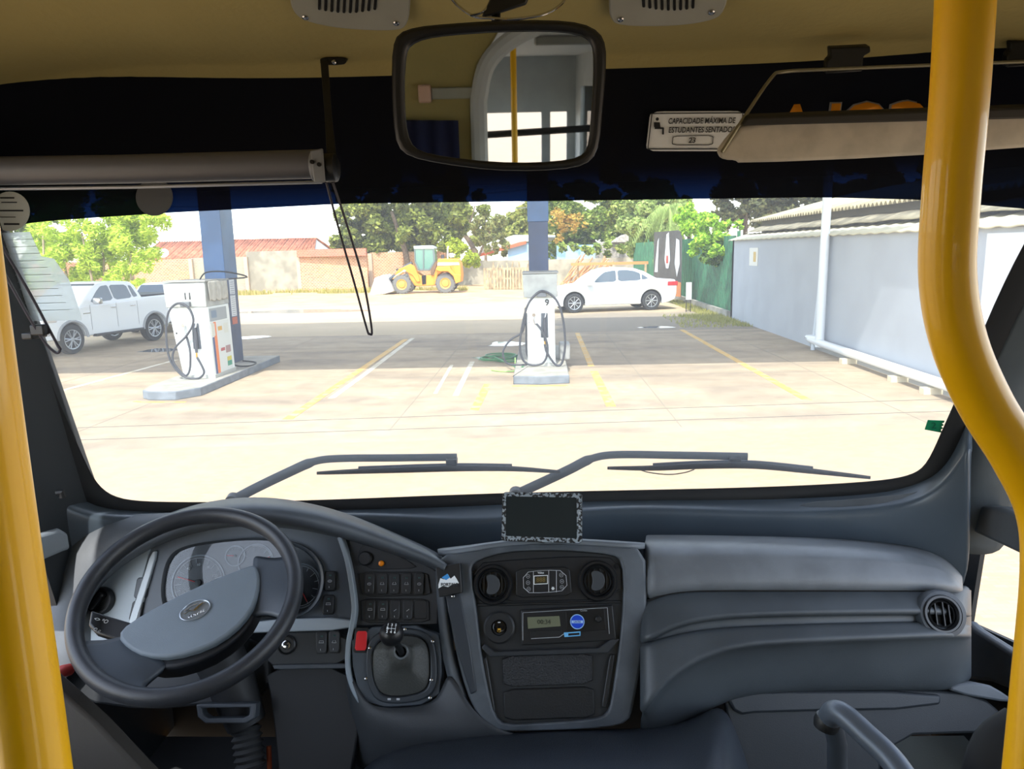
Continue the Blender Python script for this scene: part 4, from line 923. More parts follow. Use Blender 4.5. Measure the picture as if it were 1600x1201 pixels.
# ================================================================== poles, rails, lower cab
def pole(name, P, r, lbl, cat, m=YEL, k=8):
    bm = bmesh.new(); tube(bm, [Vector(P[0])]+catmull(P[1:-1], k)+[Vector(P[-1])], r, 28); return tag(obj(name, bm, m), lbl, cat)
YP = .47
rr_ = (at(1553, 150, YP)-at(1466, 150, YP)).length/2
pole('grab_pole', [Vector((at(1514, -140, YP).x, YP, 2.91)), at(1514, -140, YP), at(1508, 0, YP), at(1498, 160, YP), at(1486, 300, YP), at(1480, 430, YP), at(1498, 535, YP), at(1540, 632, YP), at(1592, 715, YP-.005), at(1632, 800, YP-.01), at(1640, 900, YP-.02), at(1624, 1080, YP-.03), at(1606, 1260, YP-.04), Vector((at(1606, 1260, .43).x, .42, .96))], rr_*.98, 'bent yellow grab pole on the right edge of the cab', 'pole')
pole('grab_pole', [Vector((at(-110, 0, .5).x, .5, 2.91)), at(-84, 150, .50), at(-66, 300, .50), at(-49, 430, .50), at(-24, 620, .49), at(10, 860, .48), at(44, 1100, .46), at(70, 1300, .44), Vector((at(70, 1300, .44).x+.01, .43, .96))], .0215, 'straight yellow grab pole at the left edge of the picture', 'pole')
# grey grab handle, lower right
t = thing('grab_rail', 'grey curved tubular grab rail at the lower right', 'handle', at(1360, 1150, 1.1))
bm = bmesh.new(); tube(bm, [at(1460, 1290, .92), at(1400, 1195, 1.0), at(1350, 1145, 1.05), at(1320, 1118, 1.08), at(1304, 1112, 1.1), at(1296, 1122, 1.12)], .0185, 20, k=6); obj('tube', bm, STL, t)
bm = bmesh.new(); tube(bm, [at(1298, 1118, 1.12), at(1308, 1160, 1.13), at(1308, 1260, 1.13)], .016, 16); obj('post', bm, mat('post_dark', '30363d', .45), t)
bm = bmesh.new(); lathe(bm, [(.019, -.01), (.021, 0), (.019, .01)], at(1292, 1128, 1.12), (0.2, 0, 1), 20); obj('collar', bm, BK, t)
# grey step/ledge lower right
bm = bmesh.new(); z = 1.06
c1 = gnd(1375, 1150, z); c2 = gnd(1600, 1146, z)
extr(bm, [c1, c2+Vector((.3, 0, 0)), Vector((1.21, .9, z)), Vector((c1.x-.02, .9, z))], (0, 0, -.05)); tag(obj('step_ledge', bm, mat('ledge_grey', '6d736f', .6, bump=.1)), 'flat grey ledge behind the grab handle at the lower right', 'ledge')
# black seat edge lower right corner
bm = bmesh.new(); tube(bm, [at(1600, 1140, 1.0), at(1560, 1170, 1.0), at(1540, 1230, 1.0)], .035, 14, k=4); tag(obj('seat_edge', bm, mat('seat_black', '101114', .8)), 'black padded seat edge in the lower right corner', 'seat')
# side rail across the door window on the right
t = thing('window_rail', 'grey moulded horizontal bar across the right door window', 'rail', onx(1550, 820, 1.16))
bm = bmesh.new(); extr(bm, [onx(x, y, 1.10) for x, y in ((1503, 787), (1560, 792), (1620, 815), (1640, 890), (1592, 865), (1535, 838), (1503, 823))], (.045, 0, 0)); obj('bar', bm, PL, t, bevel=.01, seg=3)
bm = bmesh.new(); extr(bm, [onx(x, y, 1.095) for x, y in ((1498, 792), (1506, 783), (1512, 785), (1508, 822), (1502, 826))], (.04, 0, 0)); obj('end_cap', bm, BK, t, bevel=.003)
t = thing('window_rail', 'silver grey bracket bar across the left window beside the yellow pole', 'rail', onx(90, 850, -1.16))
bm = bmesh.new(); extr(bm, [onx(x, y, -1.16) for x, y in ((0, 850), (95, 825), (108, 832), (112, 858), (100, 862), (0, 905))], (-.045, 0, 0)); obj('bar', bm, PLS, t, bevel=.01, seg=3)
# driver seat / door panel lower left
t = thing('driver_seat_side', 'brown-grey slanted seat side panel at the lower left', 'seat', at(150, 1190, 1.2))
bm = bmesh.new(); extr(bm, [at(x, y, 1.25) for x, y in ((60, 1050), (100, 1085), (150, 1130), (235, 1220), (235, 1290), (40, 1290))], (0, .05, -.02)); obj('side_panel', bm, mat('seat_brown', '3c3833', .7, bump=.1), t, bevel=.008)
bm = bmesh.new(); tube(bm, [at(88, 1055, 1.3), at(98, 1048, 1.32), at(108, 1046, 1.34)], .012, 12); tag(obj('red_knob', bm, mat('knob_red', 'c8403a', .4)), 'red knob just right of the left yellow pole, left of the wheel', 'knob')
# pillar fittings
t = tag(obj('pillar_hook', (lambda b: (tube(b, [onx(88, 770, -1.12), onx(96, 768, -1.11), onx(98, 776, -1.11)], .008, 8), b)[1])(bmesh.new()), BK), 'small black hook on the left pillar above the dashboard', 'hook')
# ================================================================== FORECOURT GROUND
def groundmat():
    m = bpy.data.materials.new('forecourt_ground'); m.use_nodes = True; N = m.node_tree.nodes; L = m.node_tree.links; b = N['Principled BSDF']
    b.inputs['Roughness'].default_value = .85; b.inputs['Specular IOR Level'].default_value = .25
    tc = N.new('ShaderNodeTexCoord'); sp = N.new('ShaderNodeSeparateXYZ'); L.new(tc.outputs['Object'], sp.inputs[0])
    def noise(s, d=5, vec=None):
        n = N.new('ShaderNodeTexNoise'); n.inputs['Scale'].default_value = s; n.inputs['Detail'].default_value = d; L.new(vec or tc.outputs['Object'], n.inputs['Vector']); return n.outputs[0]
    def mth(op, a, b_=None, c=None):
        n = N.new('ShaderNodeMath'); n.operation = op
        for i, v in enumerate((a, b_, c)):
            if v is None: continue
            if isinstance(v, (int, float)): n.inputs[i].default_value = v
            else: L.new(v, n.inputs[i])
        return n.outputs[0]
    def ramp(v, c0, c1, p0=.35, p1=.65):
        r = N.new('ShaderNodeValToRGB'); r.color_ramp.elements[0].position = p0; r.color_ramp.elements[1].position = p1
        r.color_ramp.elements[0].color = hx(c0); r.color_ramp.elements[1].color = hx(c1); L.new(v, r.inputs[0]); return r.outputs[0]
    def mixc(f, a, b_):
        x = N.new('ShaderNodeMix'); x.data_type = 'RGBA'; L.new(f, x.inputs[0]); L.new(a, x.inputs[6]); L.new(b_, x.inputs[7]); return x.outputs[2]
    def step(v, lo, hi):
        r = N.new('ShaderNodeMapRange'); r.inputs[1].default_value = lo; r.inputs[2].default_value = hi; L.new(v, r.inputs[0]); return r.outputs[0]
    X, Y = sp.outputs[0], sp.outputs[1]
    # stretched stains on concrete
    mp = N.new('ShaderNodeMapping'); mp.inputs['Scale'].default_value = (.35, 1.6, 1); L.new(tc.outputs['Object'], mp.inputs[0])
    conc = mixc(step(noise(.7, 8, mp.outputs[0]), .42, .66), ramp(noise(3), 'b9aa92', 'c8baa2'), ramp(noise(2.2), '9c9080', 'b0a492'))
    wear = mixc(step(noise(.45, 6), .52, .62), conc, ramp(noise(6), 'd2c3aa', 'c0b198'))
    # paver field near the bus
    br = N.new('ShaderNodeTexBrick'); br.inputs['Scale'].default_value = 5.2; br.inputs['Mortar Size'].default_value = .008
    br.inputs['Color1'].default_value = hx('c8b299'); br.inputs['Color2'].default_value = hx('beaa8c'); br.inputs['Mortar'].default_value = hx('b09c82'); L.new(tc.outputs['Object'], br.inputs['Vector'])
    pav = mixc(step(noise(1.3, 6), .35, .7), br.outputs[0], ramp(noise(5), 'ccb69c', 'c0ac90'))
    br2 = N.new('ShaderNodeTexBrick'); br2.inputs['Scale'].default_value = 4.2; br2.inputs['Mortar Size'].default_value = .03
    br2.inputs['Color1'].default_value = hx('b3aa98'); br2.inputs['Color2'].default_value = hx('a39a8a'); br2.inputs['Mortar'].default_value = hx('8b8070'); L.new(tc.outputs['Object'], br2.inputs['Vector'])
    dirt = ramp(noise(.8, 7), 'd9b487', 'e6c9a0'); road = ramp(noise(.5, 6), 'd9c6a6', 'cdbd9f')
    yn = mth('ADD', Y, mth('MULTIPLY', mth('SUBTRACT', noise(.5, 4), .5), 3.0))
    col = mixc(step(mth('ADD', Y, mth('MULTIPLY', X, -.08)), 9.36, 9.40), pav, wear)
    back = mixc(step(mth('ADD', X, mth('MULTIPLY', mth('SUBTRACT', noise(.9, 3), .5), 2)), .4, .8), road, br2.outputs[0])
    col = mixc(step(Y, 21.8, 21.9), col, back)
    col = mixc(step(yn, 27.5, 29.5), col, road)
    col = mixc(step(yn, 33.5, 36.5), col, dirt)
    dk = N.new('ShaderNodeMix'); dk.data_type = 'RGBA'; dk.blend_type = 'MULTIPLY'; dk.inputs[0].default_value = 1; dk.inputs[7].default_value = (.73, .69, .645, 1); L.new(col, dk.inputs[6]); L.new(dk.outputs[2], b.inputs['Base Color'])
    bp = N.new('ShaderNodeBump'); bp.inputs['Strength'].default_value = .3; bp.inputs['Distance'].default_value = .02; L.new(noise(14, 6), bp.inputs['Height']); L.new(bp.outputs[0], b.inputs['Normal'])
    return m
bm = bmesh.new(); box(bm, (0, 60, -.1), (340, 300, .2)); struct(obj('floor.001', bm, groundmat()))
def strip(bm, pts, w_, z=.004, th=.004):
    P = [Vector((p[0], p[1], z)) for p in pts]; L_ = []; R_ = []
    for i, p in enumerate(P):
        a = P[max(0, i-1)]; b = P[min(len(P)-1, i+1)]; t_ = (b-a).normalized(); nn = Vector((-t_.y, t_.x, 0))*w_/2; L_.append(p+nn); R_.append(p-nn)
    extr(bm, L_+R_[::-1], (0, 0, -th)); return bm
LY = mat('line_yellow', 'd2a650', .7, col2='c9b184', vscale=5, lo=.36, hi=.5); LW = mat('line_white', 'd6cdb8', .7, col2='c4b89c', vscale=4, lo=.42, hi=.52)
def pline(pts, w_, lbl, m=LY):
    bm = bmesh.new(); strip(bm, pts, w_); return tag(obj('painted_line', bm, m, smooth=0), lbl, 'road marking')
G2 = lambda x, y: gnd(x, y)[:2]
pline([G2(1262, 625), G2(1065, 515)], .14, 'yellow painted line on the concrete nearest the grey wall')
pline([G2(955, 635), G2(928, 580)], .15, 'near half of the yellow painted line right of the number 9 pump island')
pline([G2(924, 572), G2(902, 520)], .13, 'far half of the yellow painted line behind and right of the number 9 pump')
pline([G2(449, 655), G2(634, 530)], .15, 'long yellow painted line between the two pump islands')
pline([G2(518, 622), G2(560, 592), G2(645, 528)], .12, 'worn white painted line alongside the long yellow line', LW)
pline([G2(741, 641), G2(762, 600)], .14, 'short faded yellow line just left of the number 9 island')
pline([G2(680, 615), G2(706, 570)], .07, 'thin faded white line, left one of the pair before the number 9 pump', LW)
pline([G2(712, 618), G2(738, 565)], .10, 'faded white line, right one of the pair before the number 9 pump', LW)
pline([G2(98, 610), G2(276, 562)], .12, 'faint pale line on the ground between the pickup and the number 11 island', LW)
pline([G2(210, 627), G2(222, 628), G2(290, 628)], .07, 'thin yellow line painted on the ground at the rounded end of the left pump island')
pline([G2(800, 603), G2(895, 602)], .07, 'thin yellow line painted on the ground before the square front of the centre pump island')
JT = mat('joint_dark', '6b665c', .9)
for a, b, l in ((( -20, 673), (1520, 622), 'upper dark joint line crossing the forecourt from left to right'), ((-20, 692), (1520, 641), 'lower thin joint line crossing the forecourt just before the pavers')):
    bm = bmesh.new(); strip(bm, [G2(*a), G2(*b)], .022); struct(tag(obj('trim_7', bm, JT, smooth=0), l, 'joint'))
# expansion joints of the slab
bm = bmesh.new()
for x in (-9.6, -6.6, -2.1, 1.9, 5.2): strip(bm, [(x, 9.8), (x, 21.8)], .014, z=.0025)
for y in (14.1, 18.2, 21.8): strip(bm, [(-16, y), (6.4, y)], .014, z=.0025)
struct(obj('trim_8', bm, mat('joint_pale', '8a8170', .9), smooth=0))
# puddles
WAT = mat('puddle_water', '6f757c', .04, spec=.9)
def puddle(px, py, w_, h_, lbl):
    c = gnd(px, py); bm = bmesh.new(); n = 22; ph = random.random()*6
    extr(bm, [Vector((c.x+math.cos(a)*w_/2*(1+.25*math.sin(3*a+ph)+.12*math.sin(7*a)), c.y+math.sin(a)*h_/2*(1+.2*math.sin(2*a+ph)), .004)) for a in [2*PI*i/n for i in range(n)]], (0, 0, -.004))
    tag(obj('puddle', bm, WAT, smooth=0), lbl, 'puddle')
puddle(790, 537, .9, 1.1, 'shallow puddle left of the number 9 pump'); puddle(755, 559, .5, .35, 'small puddle at the left of the coiled green hose')
puddle(1028, 511, 1.1, .5, 'white glinting puddle before the white sedan'); puddle(395, 527, .8, .9, 'small puddle right of the blue column behind pump 11')
puddle(470, 486, 6, 2.0, 'wide damp strip on the far ground before the brick wall'); puddle(248, 547, .9, .9, 'small puddle left of the number 11 pump')
# grass patch
def grassmat(name, a, b_):
    m = bpy.data.materials.new(name); m.use_nodes = True; N = m.node_tree.nodes; L = m.node_tree.links; bs = N['Principled BSDF']
    g = N.new('ShaderNodeNewGeometry'); r = N.new('ShaderNodeValToRGB'); r.color_ramp.elements[0].color = hx(a); r.color_ramp.elements[1].color = hx(b_)
    L.new(g.outputs['Random Per Island'], r.inputs[0]); L.new(r.outputs[0], bs.inputs['Base Color']); bs.inputs['Roughness'].default_value = .6
    tr = N.new('ShaderNodeBsdfTranslucent'); L.new(r.outputs[0], tr.inputs[0]); mx = N.new('ShaderNodeMixShader'); mx.inputs[0].default_value = .4
    L.new(bs.outputs[0], mx.inputs[1]); L.new(tr.outputs[0], mx.inputs[2]); L.new(mx.outputs[0], N['Material Output'].inputs[0]); return m
def pymesh(name, V, Fc, m, parent=None):
    me = bpy.data.meshes.new(name); me.from_pydata(V, [], Fc); return link(name, me, m, parent, smooth=0)
V = []; Fc = []
rg = random.Random(3)
for i in range(9000):
    x = rg.uniform(4.3, 6.38); y = rg.uniform(22.3, 34)
    if y > 26.5 and x < 5.75: continue
    if x < 4.9+max(0, (26-y))*.35 and rg.random() < .8: continue
    h = rg.uniform(.04, .14); a = rg.uniform(0, PI); dx, dy = math.cos(a)*.018, math.sin(a)*.018; b_ = len(V)
    V += [(x-dx, y-dy, 0), (x+dx, y+dy, 0), (x+rg.uniform(-.05, .05), y+rg.uniform(-.05, .05), h)]; Fc.append((b_, b_+1, b_+2))
tag(pymesh('grass', V, Fc, grassmat('grass_mat', '8c8f3c', 'b9b46a')), 'dry green grass patch along the foot of the green fence', 'grass', kind='stuff')
V = []; Fc = []
for i in range(9000):
    x = rg.uniform(-26, 2); y = rg.uniform(46.3, 48.9)
    if abs(math.sin(x*.7)+math.sin(y*1.3)) < .5 or x > -4.6: continue
    h = rg.uniform(.06, .35); a = rg.uniform(0, PI); dx, dy = math.cos(a)*.04, math.sin(a)*.04; b_ = len(V)
    V += [(x-dx, y-dy, 0), (x+dx, y+dy, 0), (x+rg.uniform(-.05, .05), y+rg.uniform(-.05, .05), h)]; Fc.append((b_, b_+1, b_+2))
tag(pymesh('weeds', V, Fc, grassmat('weed_mat', '9a9a40', 'c8b878')), 'thin dry weeds growing before the far brick wall', 'weeds', kind='stuff')

# ================================================================== CANOPY, COLUMNS, ISLANDS, PUMPS
bm = bmesh.new(); box(bm, (-5.5, 16.8, 5.75), (23.5, 10.6, .5)); struct(obj('ceiling.002', bm, mat('canopy_white', 'c8ccd0', .6)))
BLC = mat('column_blue', '33557e', .45, var=.12, vscale=2); BLN = mat('column_navy', '2c3a58', .5, var=.15, vscale=3); CON = mat('island_concrete', '9a978c', .8, var=.12, vscale=4, bump=.2, bscale=30); CONB = mat('island_band', '6f767c', .7, var=.15, vscale=5)
def island(lbl, x0, x1, y0, y1, round_=0.0):
    t = thing('pump_island', lbl, 'pump island', ((x0+x1)/2, y0, 0))
    P = [(x1, y0+.05), (x1, y1), (x0, y1), (x0, y0+round_)]
    if round_:
        P += [(x0+.02, y0+round_*.55), (x0+.10, y0+round_*.2), (x0+.28, y0+.03), (x0+.55, y0)]
        P = [(x1-.0, y0+.35)] + P[1:] + [(x1-.28, y0)]
    else: P += [(x0, y0+.04), ((x0+x1)/2, y0-.04)]
    bm = bmesh.new(); extr(bm, [Vector((x, y, .15)) for x, y in P], (0, 0, -.15)); obj('curb', bm, CONB, t, bevel=.012)
    c = ((x0+x1)/2, (y0+y1)/2); bm = bmesh.new(); extr(bm, [Vector((c[0]+(x-c[0])*.985, c[1]+(y-c[1])*.985, .156)) for x, y in P], (0, 0, -.03)); obj('top_slab', bm, CON, t, bevel=.006)
    return t
island('grey concrete island under the number 11 pump with rounded near end', -7.05, -6.0, 12.2, 16.6, .9)
island('grey concrete island under the number 9 pump in the centre', -.50, .52, 13.2, 17.6)
def column(lbl, x0, x1, y0, y1, split, extra=True):
    t = thing('canopy_column', lbl, 'column', ((x0+x1)/2, (y0+y1)/2, .156), 'blue columns carrying the canopy')
    cx_, cy_ = (x0+x1)/2, (y0+y1)/2
    bm = bmesh.new(); box(bm, (cx_, cy_, (split+.156)/2), (x1-x0, y1-y0, split-.156)); obj('lower_shaft', bm, BLN, t, bevel=.01)
    bm = bmesh.new(); k = .03; box(bm, (cx_, cy_, (split+5.5)/2), (x1-x0+k, y1-y0+k, 5.5-split)); obj('upper_shaft', bm, BLC, t, bevel=.01)
    return t
c1 = column('blue steel column beside the number 11 pump with an extinguisher on it', -6.99, -6.58, 15.35, 15.95, 1.95)
c9 = column('blue steel column directly behind the number 9 pump', -.22, .20, 16.0, 16.45, 3.0)
# notices on column 1 right face
for z0, z1, cl in ((2.28, 2.38, 'e0e0dc'), (1.95, 2.27, 'b8bcc4'), (1.62, 1.93, 'c0c4ca'), (1.15, 1.60, 'd0d2d4'), (.98, 1.13, 'b85a3c')):
    bm = bmesh.new(); box(bm, (-6.577, 15.65, (z0+z1)/2), (.006, .26, z1-z0)); n_ = obj('notice', bm, mat('notice_'+cl, cl, .5), c1)
    if z1-z0 > .2:
        bm = bmesh.new()
        for k in range(int((z1-z0)/.045)): box(bm, (-6.573, 15.65, z0+.03+k*.045), (.003, .18, .010))
        obj('print_lines', bm, mat('print_faint', '70767c', .6), n_)
text('notice_text', '2ETA', Vector((-6.572, 15.65, 2.33)), (0, 1, 0), (0, 0, 1), .08, BK, c1)
bm = bmesh.new(); tube(bm, [(-6.60, 15.33, .62), (-6.55, 15.3, .55), (-6.3, 14.7, .25), (-6.05, 14.9, .17), (-6.1, 15.4, .165), (-6.5, 15.7, .165)], .018, 8, k=5); tag(obj('cable', bm, BKM), 'black cable drooping from the blue column onto the number 11 island', 'cable')
# extinguisher
t = thing('fire_extinguisher', 'red fire extinguisher with white label hung on the blue column by pump 11', 'fire extinguisher', (-6.86, 15.2, 1.2))
e0 = at(352, 497, 15.22); e1 = at(352, 458, 15.22); hh = (e1-e0).length; ex0 = Vector((e0.x, 15.22, e0.z))
bm = bmesh.new(); lathe(bm, [(.05, 0), (.078, .02), (.08, .05), (.08, hh*.82), (.06, hh*.95), (.025, hh)], ex0, (0, 0, 1), 24); obj('cylinder', bm, mat('extinguisher_red', 'd8202c', .35), t)
bm = bmesh.new(); lathe(bm, [(.0815, hh*.38), (.0815, hh*.60)], ex0, (0, 0, 1), 24, cap=False); lathe(bm, [(.0815, hh*.72), (.0815, hh*.80)], ex0, (0, 0, 1), 24, cap=False); obj('label', bm, WHT, t)
bm = bmesh.new(); box(bm, ex0+Vector((0, 0, hh+.03)), (.03, .03, .06)); box(bm, ex0+Vector((.02, -.02, hh+.07)), (.03, .12, .015)); obj('valve', bm, CHR, t, bevel=.003)
bm = bmesh.new(); tube(bm, [ex0+Vector(p) for p in ((.02, 0, hh+.04), (.12, -.03, hh+.05), (.12, -.04, hh*.6), (.09, -.04, hh*.3))], .008, 8, k=5); obj('hose', bm, BKM, t)

PW = mat('pump_white', 'd6dad6', .4, var=.05, vscale=3); PG = mat('pump_head_grey', 'a2a49e', .55, var=.12, vscale=5); HOSE = mat('hose_black', '32343a', .5)
def pump(lbl, num, x0, x1, y0, depth, hx0, hx1, lean=0):
    t = thing('fuel_pump', lbl, 'fuel pump', ((x0+x1)/2, y0, .156))
    zt, zh = 1.50, 1.96
    w0, w1 = x0, x1; cxm = (x0+x1)/2
    # body: end face tapering slightly upward, side faces
    bm = bmesh.new(); P = [(w0, .156), (w1, .156), (w1-.01, zt), (w0-.03 if lean else w0, zt)]
    if lean: P = [(w0, .156), (w1, .156), (w1-.02, zt), (w0-.17, zt)]
    extr(bm, [Vector((x, y0, z)) for x, z in P], (0, depth, 0)); obj('body', bm, PW, t, bevel=.012, seg=2)
    # raised arch plate on end face
    if not lean:
        ap = [(w0+.04, .22), (w1-.04, .22), (w1-.05, 1.1), (w1-.10, 1.34), (cxm+.10, 1.46), (cxm-.10, 1.46), (w0+.10, 1.34), (w0+.05, 1.1)]
        bm = bmesh.new(); extr(bm, [Vector((x, y0-.012, z)) for x, z in ap], (0, .01, 0)); obj('end_plate', bm, PW, t, bevel=.004)
    sh = -.17 if lean else 0
    bm = bmesh.new(); extr(bm, [Vector((x, y0-.03, z)) for x, z in ((hx0, zt), (hx1, zt), (hx1, zh), (hx0-.02, zh-.01))], (0, depth+.06, 0)); obj('head', bm, PG, t, bevel=.015)
    bm = bmesh.new(); box(bm, ((hx0+hx1)/2, y0+depth/2, zh+.015), (hx1-hx0+.05, depth+.1, .03)); obj('lid', bm, mat('lid_grey', '8a8a84', .6), t, bevel=.005)
    # holder on head, nozzle boot
    hxm = cxm+sh*.7
    bm = bmesh.new(); box(bm, (hxm+.02, y0-.06, 1.56), (.18, .08, .09)); obj('hose_holder', bm, mat('holder_dark', '5a5e62', .5), t, bevel=.01)
    text('pump_number', num, Vector((cxm+sh+.12 if not lean else cxm-.06, y0-.032 if lean else y0-.028, 1.40 if not lean else 1.70)), XD, (0, 0, 1), .17, BK, t, th=.002, bold=.02)
    nx = cxm+.06+sh*.25
    bm = bmesh.new(); extr(bm, [Vector((nx-.07, y0-.022, .72)), Vector((nx+.08, y0-.022, .72)), Vector((nx+.07, y0-.022, 1.20)), Vector((nx-.06, y0-.022, 1.20))], (0, .012, 0)); nb = obj('nozzle_boot', bm, mat('boot_grey', '3a4048', .5), t, bevel=.004)
    nz = thing('fuel_nozzle', 'black fuel nozzle hooked on the end of the '+('left' if lean else 'centre')+' pump, number '+num, 'nozzle', (nx, y0-.06, .9))
    bm = bmesh.new(); tube(bm, [(nx+.01, y0-.05, 1.12), (nx+.015, y0-.06, .95), (nx+.01, y0-.08, .66)], [.022, .03, .026], 10); obj('handle', bm, HOSE, nz)
    bm = bmesh.new(); tube(bm, [(nx+.01, y0-.05, 1.10), (nx+.03, y0-.04, 1.16), (nx+.04, y0-.03, 1.22)], .014, 8); obj('spout', bm, CHR, nz)
    bm = bmesh.new(); tube(bm, [(nx+.01, y0-.08, .66), (nx+.012, y0-.085, .57)], .018, 10); obj('swivel', bm, mat('brass', 'b08a3a', .35, metal=.8), nz)
    bm = bmesh.new(); tube(bm, [(nx-.20, y0-.03, 1.18), (nx-.21, y0-.05, 1.10), (nx-.17, y0-.05, .98)], .018, 8, k=3); lathe(bm, [(.035, 0), (.035, .05)], (nx-.20, y0-.08, 1.17), (0, 1, 0), 14); obj('hose_outlet', bm, CHR, t)
    # long drooping hose
    hs = thing('fuel_hose', 'long black hose looped around the end of the '+('left' if lean else 'centre')+' pump, number '+num, 'hose', (cxm, y0-.1, .156))
    L_ = lambda x, z, dy=-.10: (cxm+x, y0+dy, z)
    if not lean:
        bm = bmesh.new(); tube(bm, [L_(.06, .60, -.09), L_(.10, .45), L_(.20, .28), L_(.30, .18), L_(.40, .24), L_(.46, .60), L_(.42, 1.1), L_(.30, 1.45), L_(.08, 1.62), L_(-.08, 1.58), L_(-.26, 1.35), L_(-.37, .95), L_(-.42, .55), L_(-.35, .28), L_(-.16, .19), L_(.05, .26), L_(.12, .55), L_(.02, .85), L_(-.09, 1.0, -.06)], .022, 8, k=6); obj('loop', bm, HOSE, hs)
        bm = bmesh.new(); tube(bm, [L_(-.30, 1.30, .1), L_(-.36, .85, .1), L_(-.60, .68, .1), L_(-.76, .45, .1), L_(-.70, .22, .1), L_(-.45, .17, .1), L_(-.25, .22, .1), L_(-.3, .5, .1), L_(-.28, 1.2, .1)], .020, 8, k=6); obj('loop', bm, HOSE, hs)
    else:
        bm = bmesh.new(); tube(bm, [(nx+.012, y0-.085, .57), (nx+.10, y0-.1, .40), (nx+.12, y0-.1, .27), (nx-.02, y0-.1, .17), (nx-.3, y0-.1, .24), (nx-.50, y0-.1, .55), (nx-.52, y0-.1, 1.0), (nx-.44, y0-.1, 1.40), (nx-.25, y0-.1, 1.58), (nx-.05, y0-.1, 1.5), (nx+.02, y0-.1, 1.25), (nx-.12, y0-.1, 1.0), (nx-.38, y0-.1, .75), (nx-.44, y0-.1, .5), (nx-.25, y0-.1, .24), (nx-.14, y0-.1, .35), (nx-.10, y0-.1, .7), (nx-.17, y0-.05, .98)], .021, 8, k=6); obj('loop', bm, HOSE, hs)
    # base plinth
    bm = bmesh.new(); box(bm, (cxm, y0+depth/2, .19), (x1-x0+.03, depth+.03, .07)); obj('base_frame', bm, mat('base_grey', 'a8a8a0', .5), t, bevel=.004)
    bm = bmesh.new(); lathe(bm, [(.018, 0), (.018, .006)], (w0+.05+sh*.6, y0-.001, 1.02), (0, -1, 0), 12); obj('lock', bm, BK, t)
    return t, cxm
p9, cx9 = pump('narrow white fuel pump number 9 at the centre of the forecourt', '9', gnd(825, 571, .156).x, gnd(868, 571, .156).x, 14.35, .95, gnd(822, 571, .156).x-.02, gnd(872, 571, .156).x)
p11, cx11 = pump('white fuel pump number 11 on the left island with side display and stickers', '11', gnd(289, 591, .156).x, gnd(333, 592, .156).x, gnd(320, 591, .156).y, .95, gnd(289, 591, .156).x-.19, gnd(333, 592, .156).x-.02, lean=1)
# details on the visible right side of pump 11
xs1 = gnd(333, 592, .156).x; ys1 = gnd(320, 591, .156).y
def sidep(name, a, b, z0, z1, m, p=p11, dx=.006, th=.006):
    # side face leans in by .02 over height
    bm = bmesh.new(); f_x = lambda z: xs1-.02*(z-.156)/1.344+dx
    extr(bm, [Vector((f_x(z), ys1+y, z)) for y, z in ((a, z0), (b, z0), (b, z1), (a, z1))], (-th, 0, 0)); return obj(name, bm, m, p, smooth=0)
sidep('orange_stripe', .16, .27, .2, 1.20, mat('stripe_orange', 'e07a38', .45)); sidep('blue_stripe', .07, .15, .2, .92, mat('stripe_blue', '3c4a78', .45))
sidep('side_display', .05, .80, 1.22, 1.46, mat('display_panel', '8c9294', .4)); sidep('display_window', .12, .34, 1.28, 1.42, mat('display_blue', '5a7088', .3), dx=.009)
sidep('sticker_label', .05, .20, .94, 1.18, mat('sticker_cream', 'c8c8bc', .5), dx=.009); sidep('sticker_label', .34, .52, 1.02, 1.10, mat('sticker_amber', 'c89a40', .5)); sidep('sticker_label', .60, .80, .95, 1.14, mat('sticker_cream', 'c8c8bc', .5))
sidep('sticker_label', .38, .56, .62, .68, mat('sticker_red', 'a84848', .5)); sidep('sticker_label', .60, .82, .56, .70, mat('sticker_greyred', '9a7a78', .5)); sidep('sticker_label', .62, .82, .40, .48, mat('sticker_yellow', 'c0b440', .5)); sidep('sticker_label', .62, .82, .30, .395, mat('sticker_green', '2c8a6c', .5))
sidep('access_panel', .04, .86, .19, 1.20, mat('side_panel_white', 'ccd0cc', .45), dx=.003)
# drape over head of pump 11
bm = bmesh.new(); V = []
for i in range(15):
    y = ys1+.0+.9*i/14; V.append([bm.verts.new((xs1-.02+.035+.012*math.sin(i*1.7), y, 1.98)), bm.verts.new((xs1-.02+.045+.02*math.sin(i*1.7+.5), y, 1.75)), bm.verts.new((xs1-.02+.04+.025*math.sin(i*1.7+1), y, 1.55+.08*abs(math.sin(i*.9))))])
for A, B in zip(V, V[1:]):
    for k in range(2): bm.faces.new((A[k], A[k+1], B[k+1], B[k]))
tag(obj('plastic_drape', bm, mat('drape_dusty', 'a8a498', .5, var=.1, vscale=12), sub=1, solid=.006), 'dusty plastic cover hanging over the right side of the pump 11 head', 'cover')
bm = bmesh.new(); tube(bm, [(xs1-.35, ys1+.5, 1.98), (xs1-.25, ys1+.6, 2.12), (xs1+.05, ys1+.8, 2.12), (xs1+.3, ys1+1.2, 2.0), (-6.7, 15.3, 1.95)], .014, 8, k=5); tag(obj('conduit', bm, BKM), 'black conduit from the top of pump 11 to the blue column', 'cable')
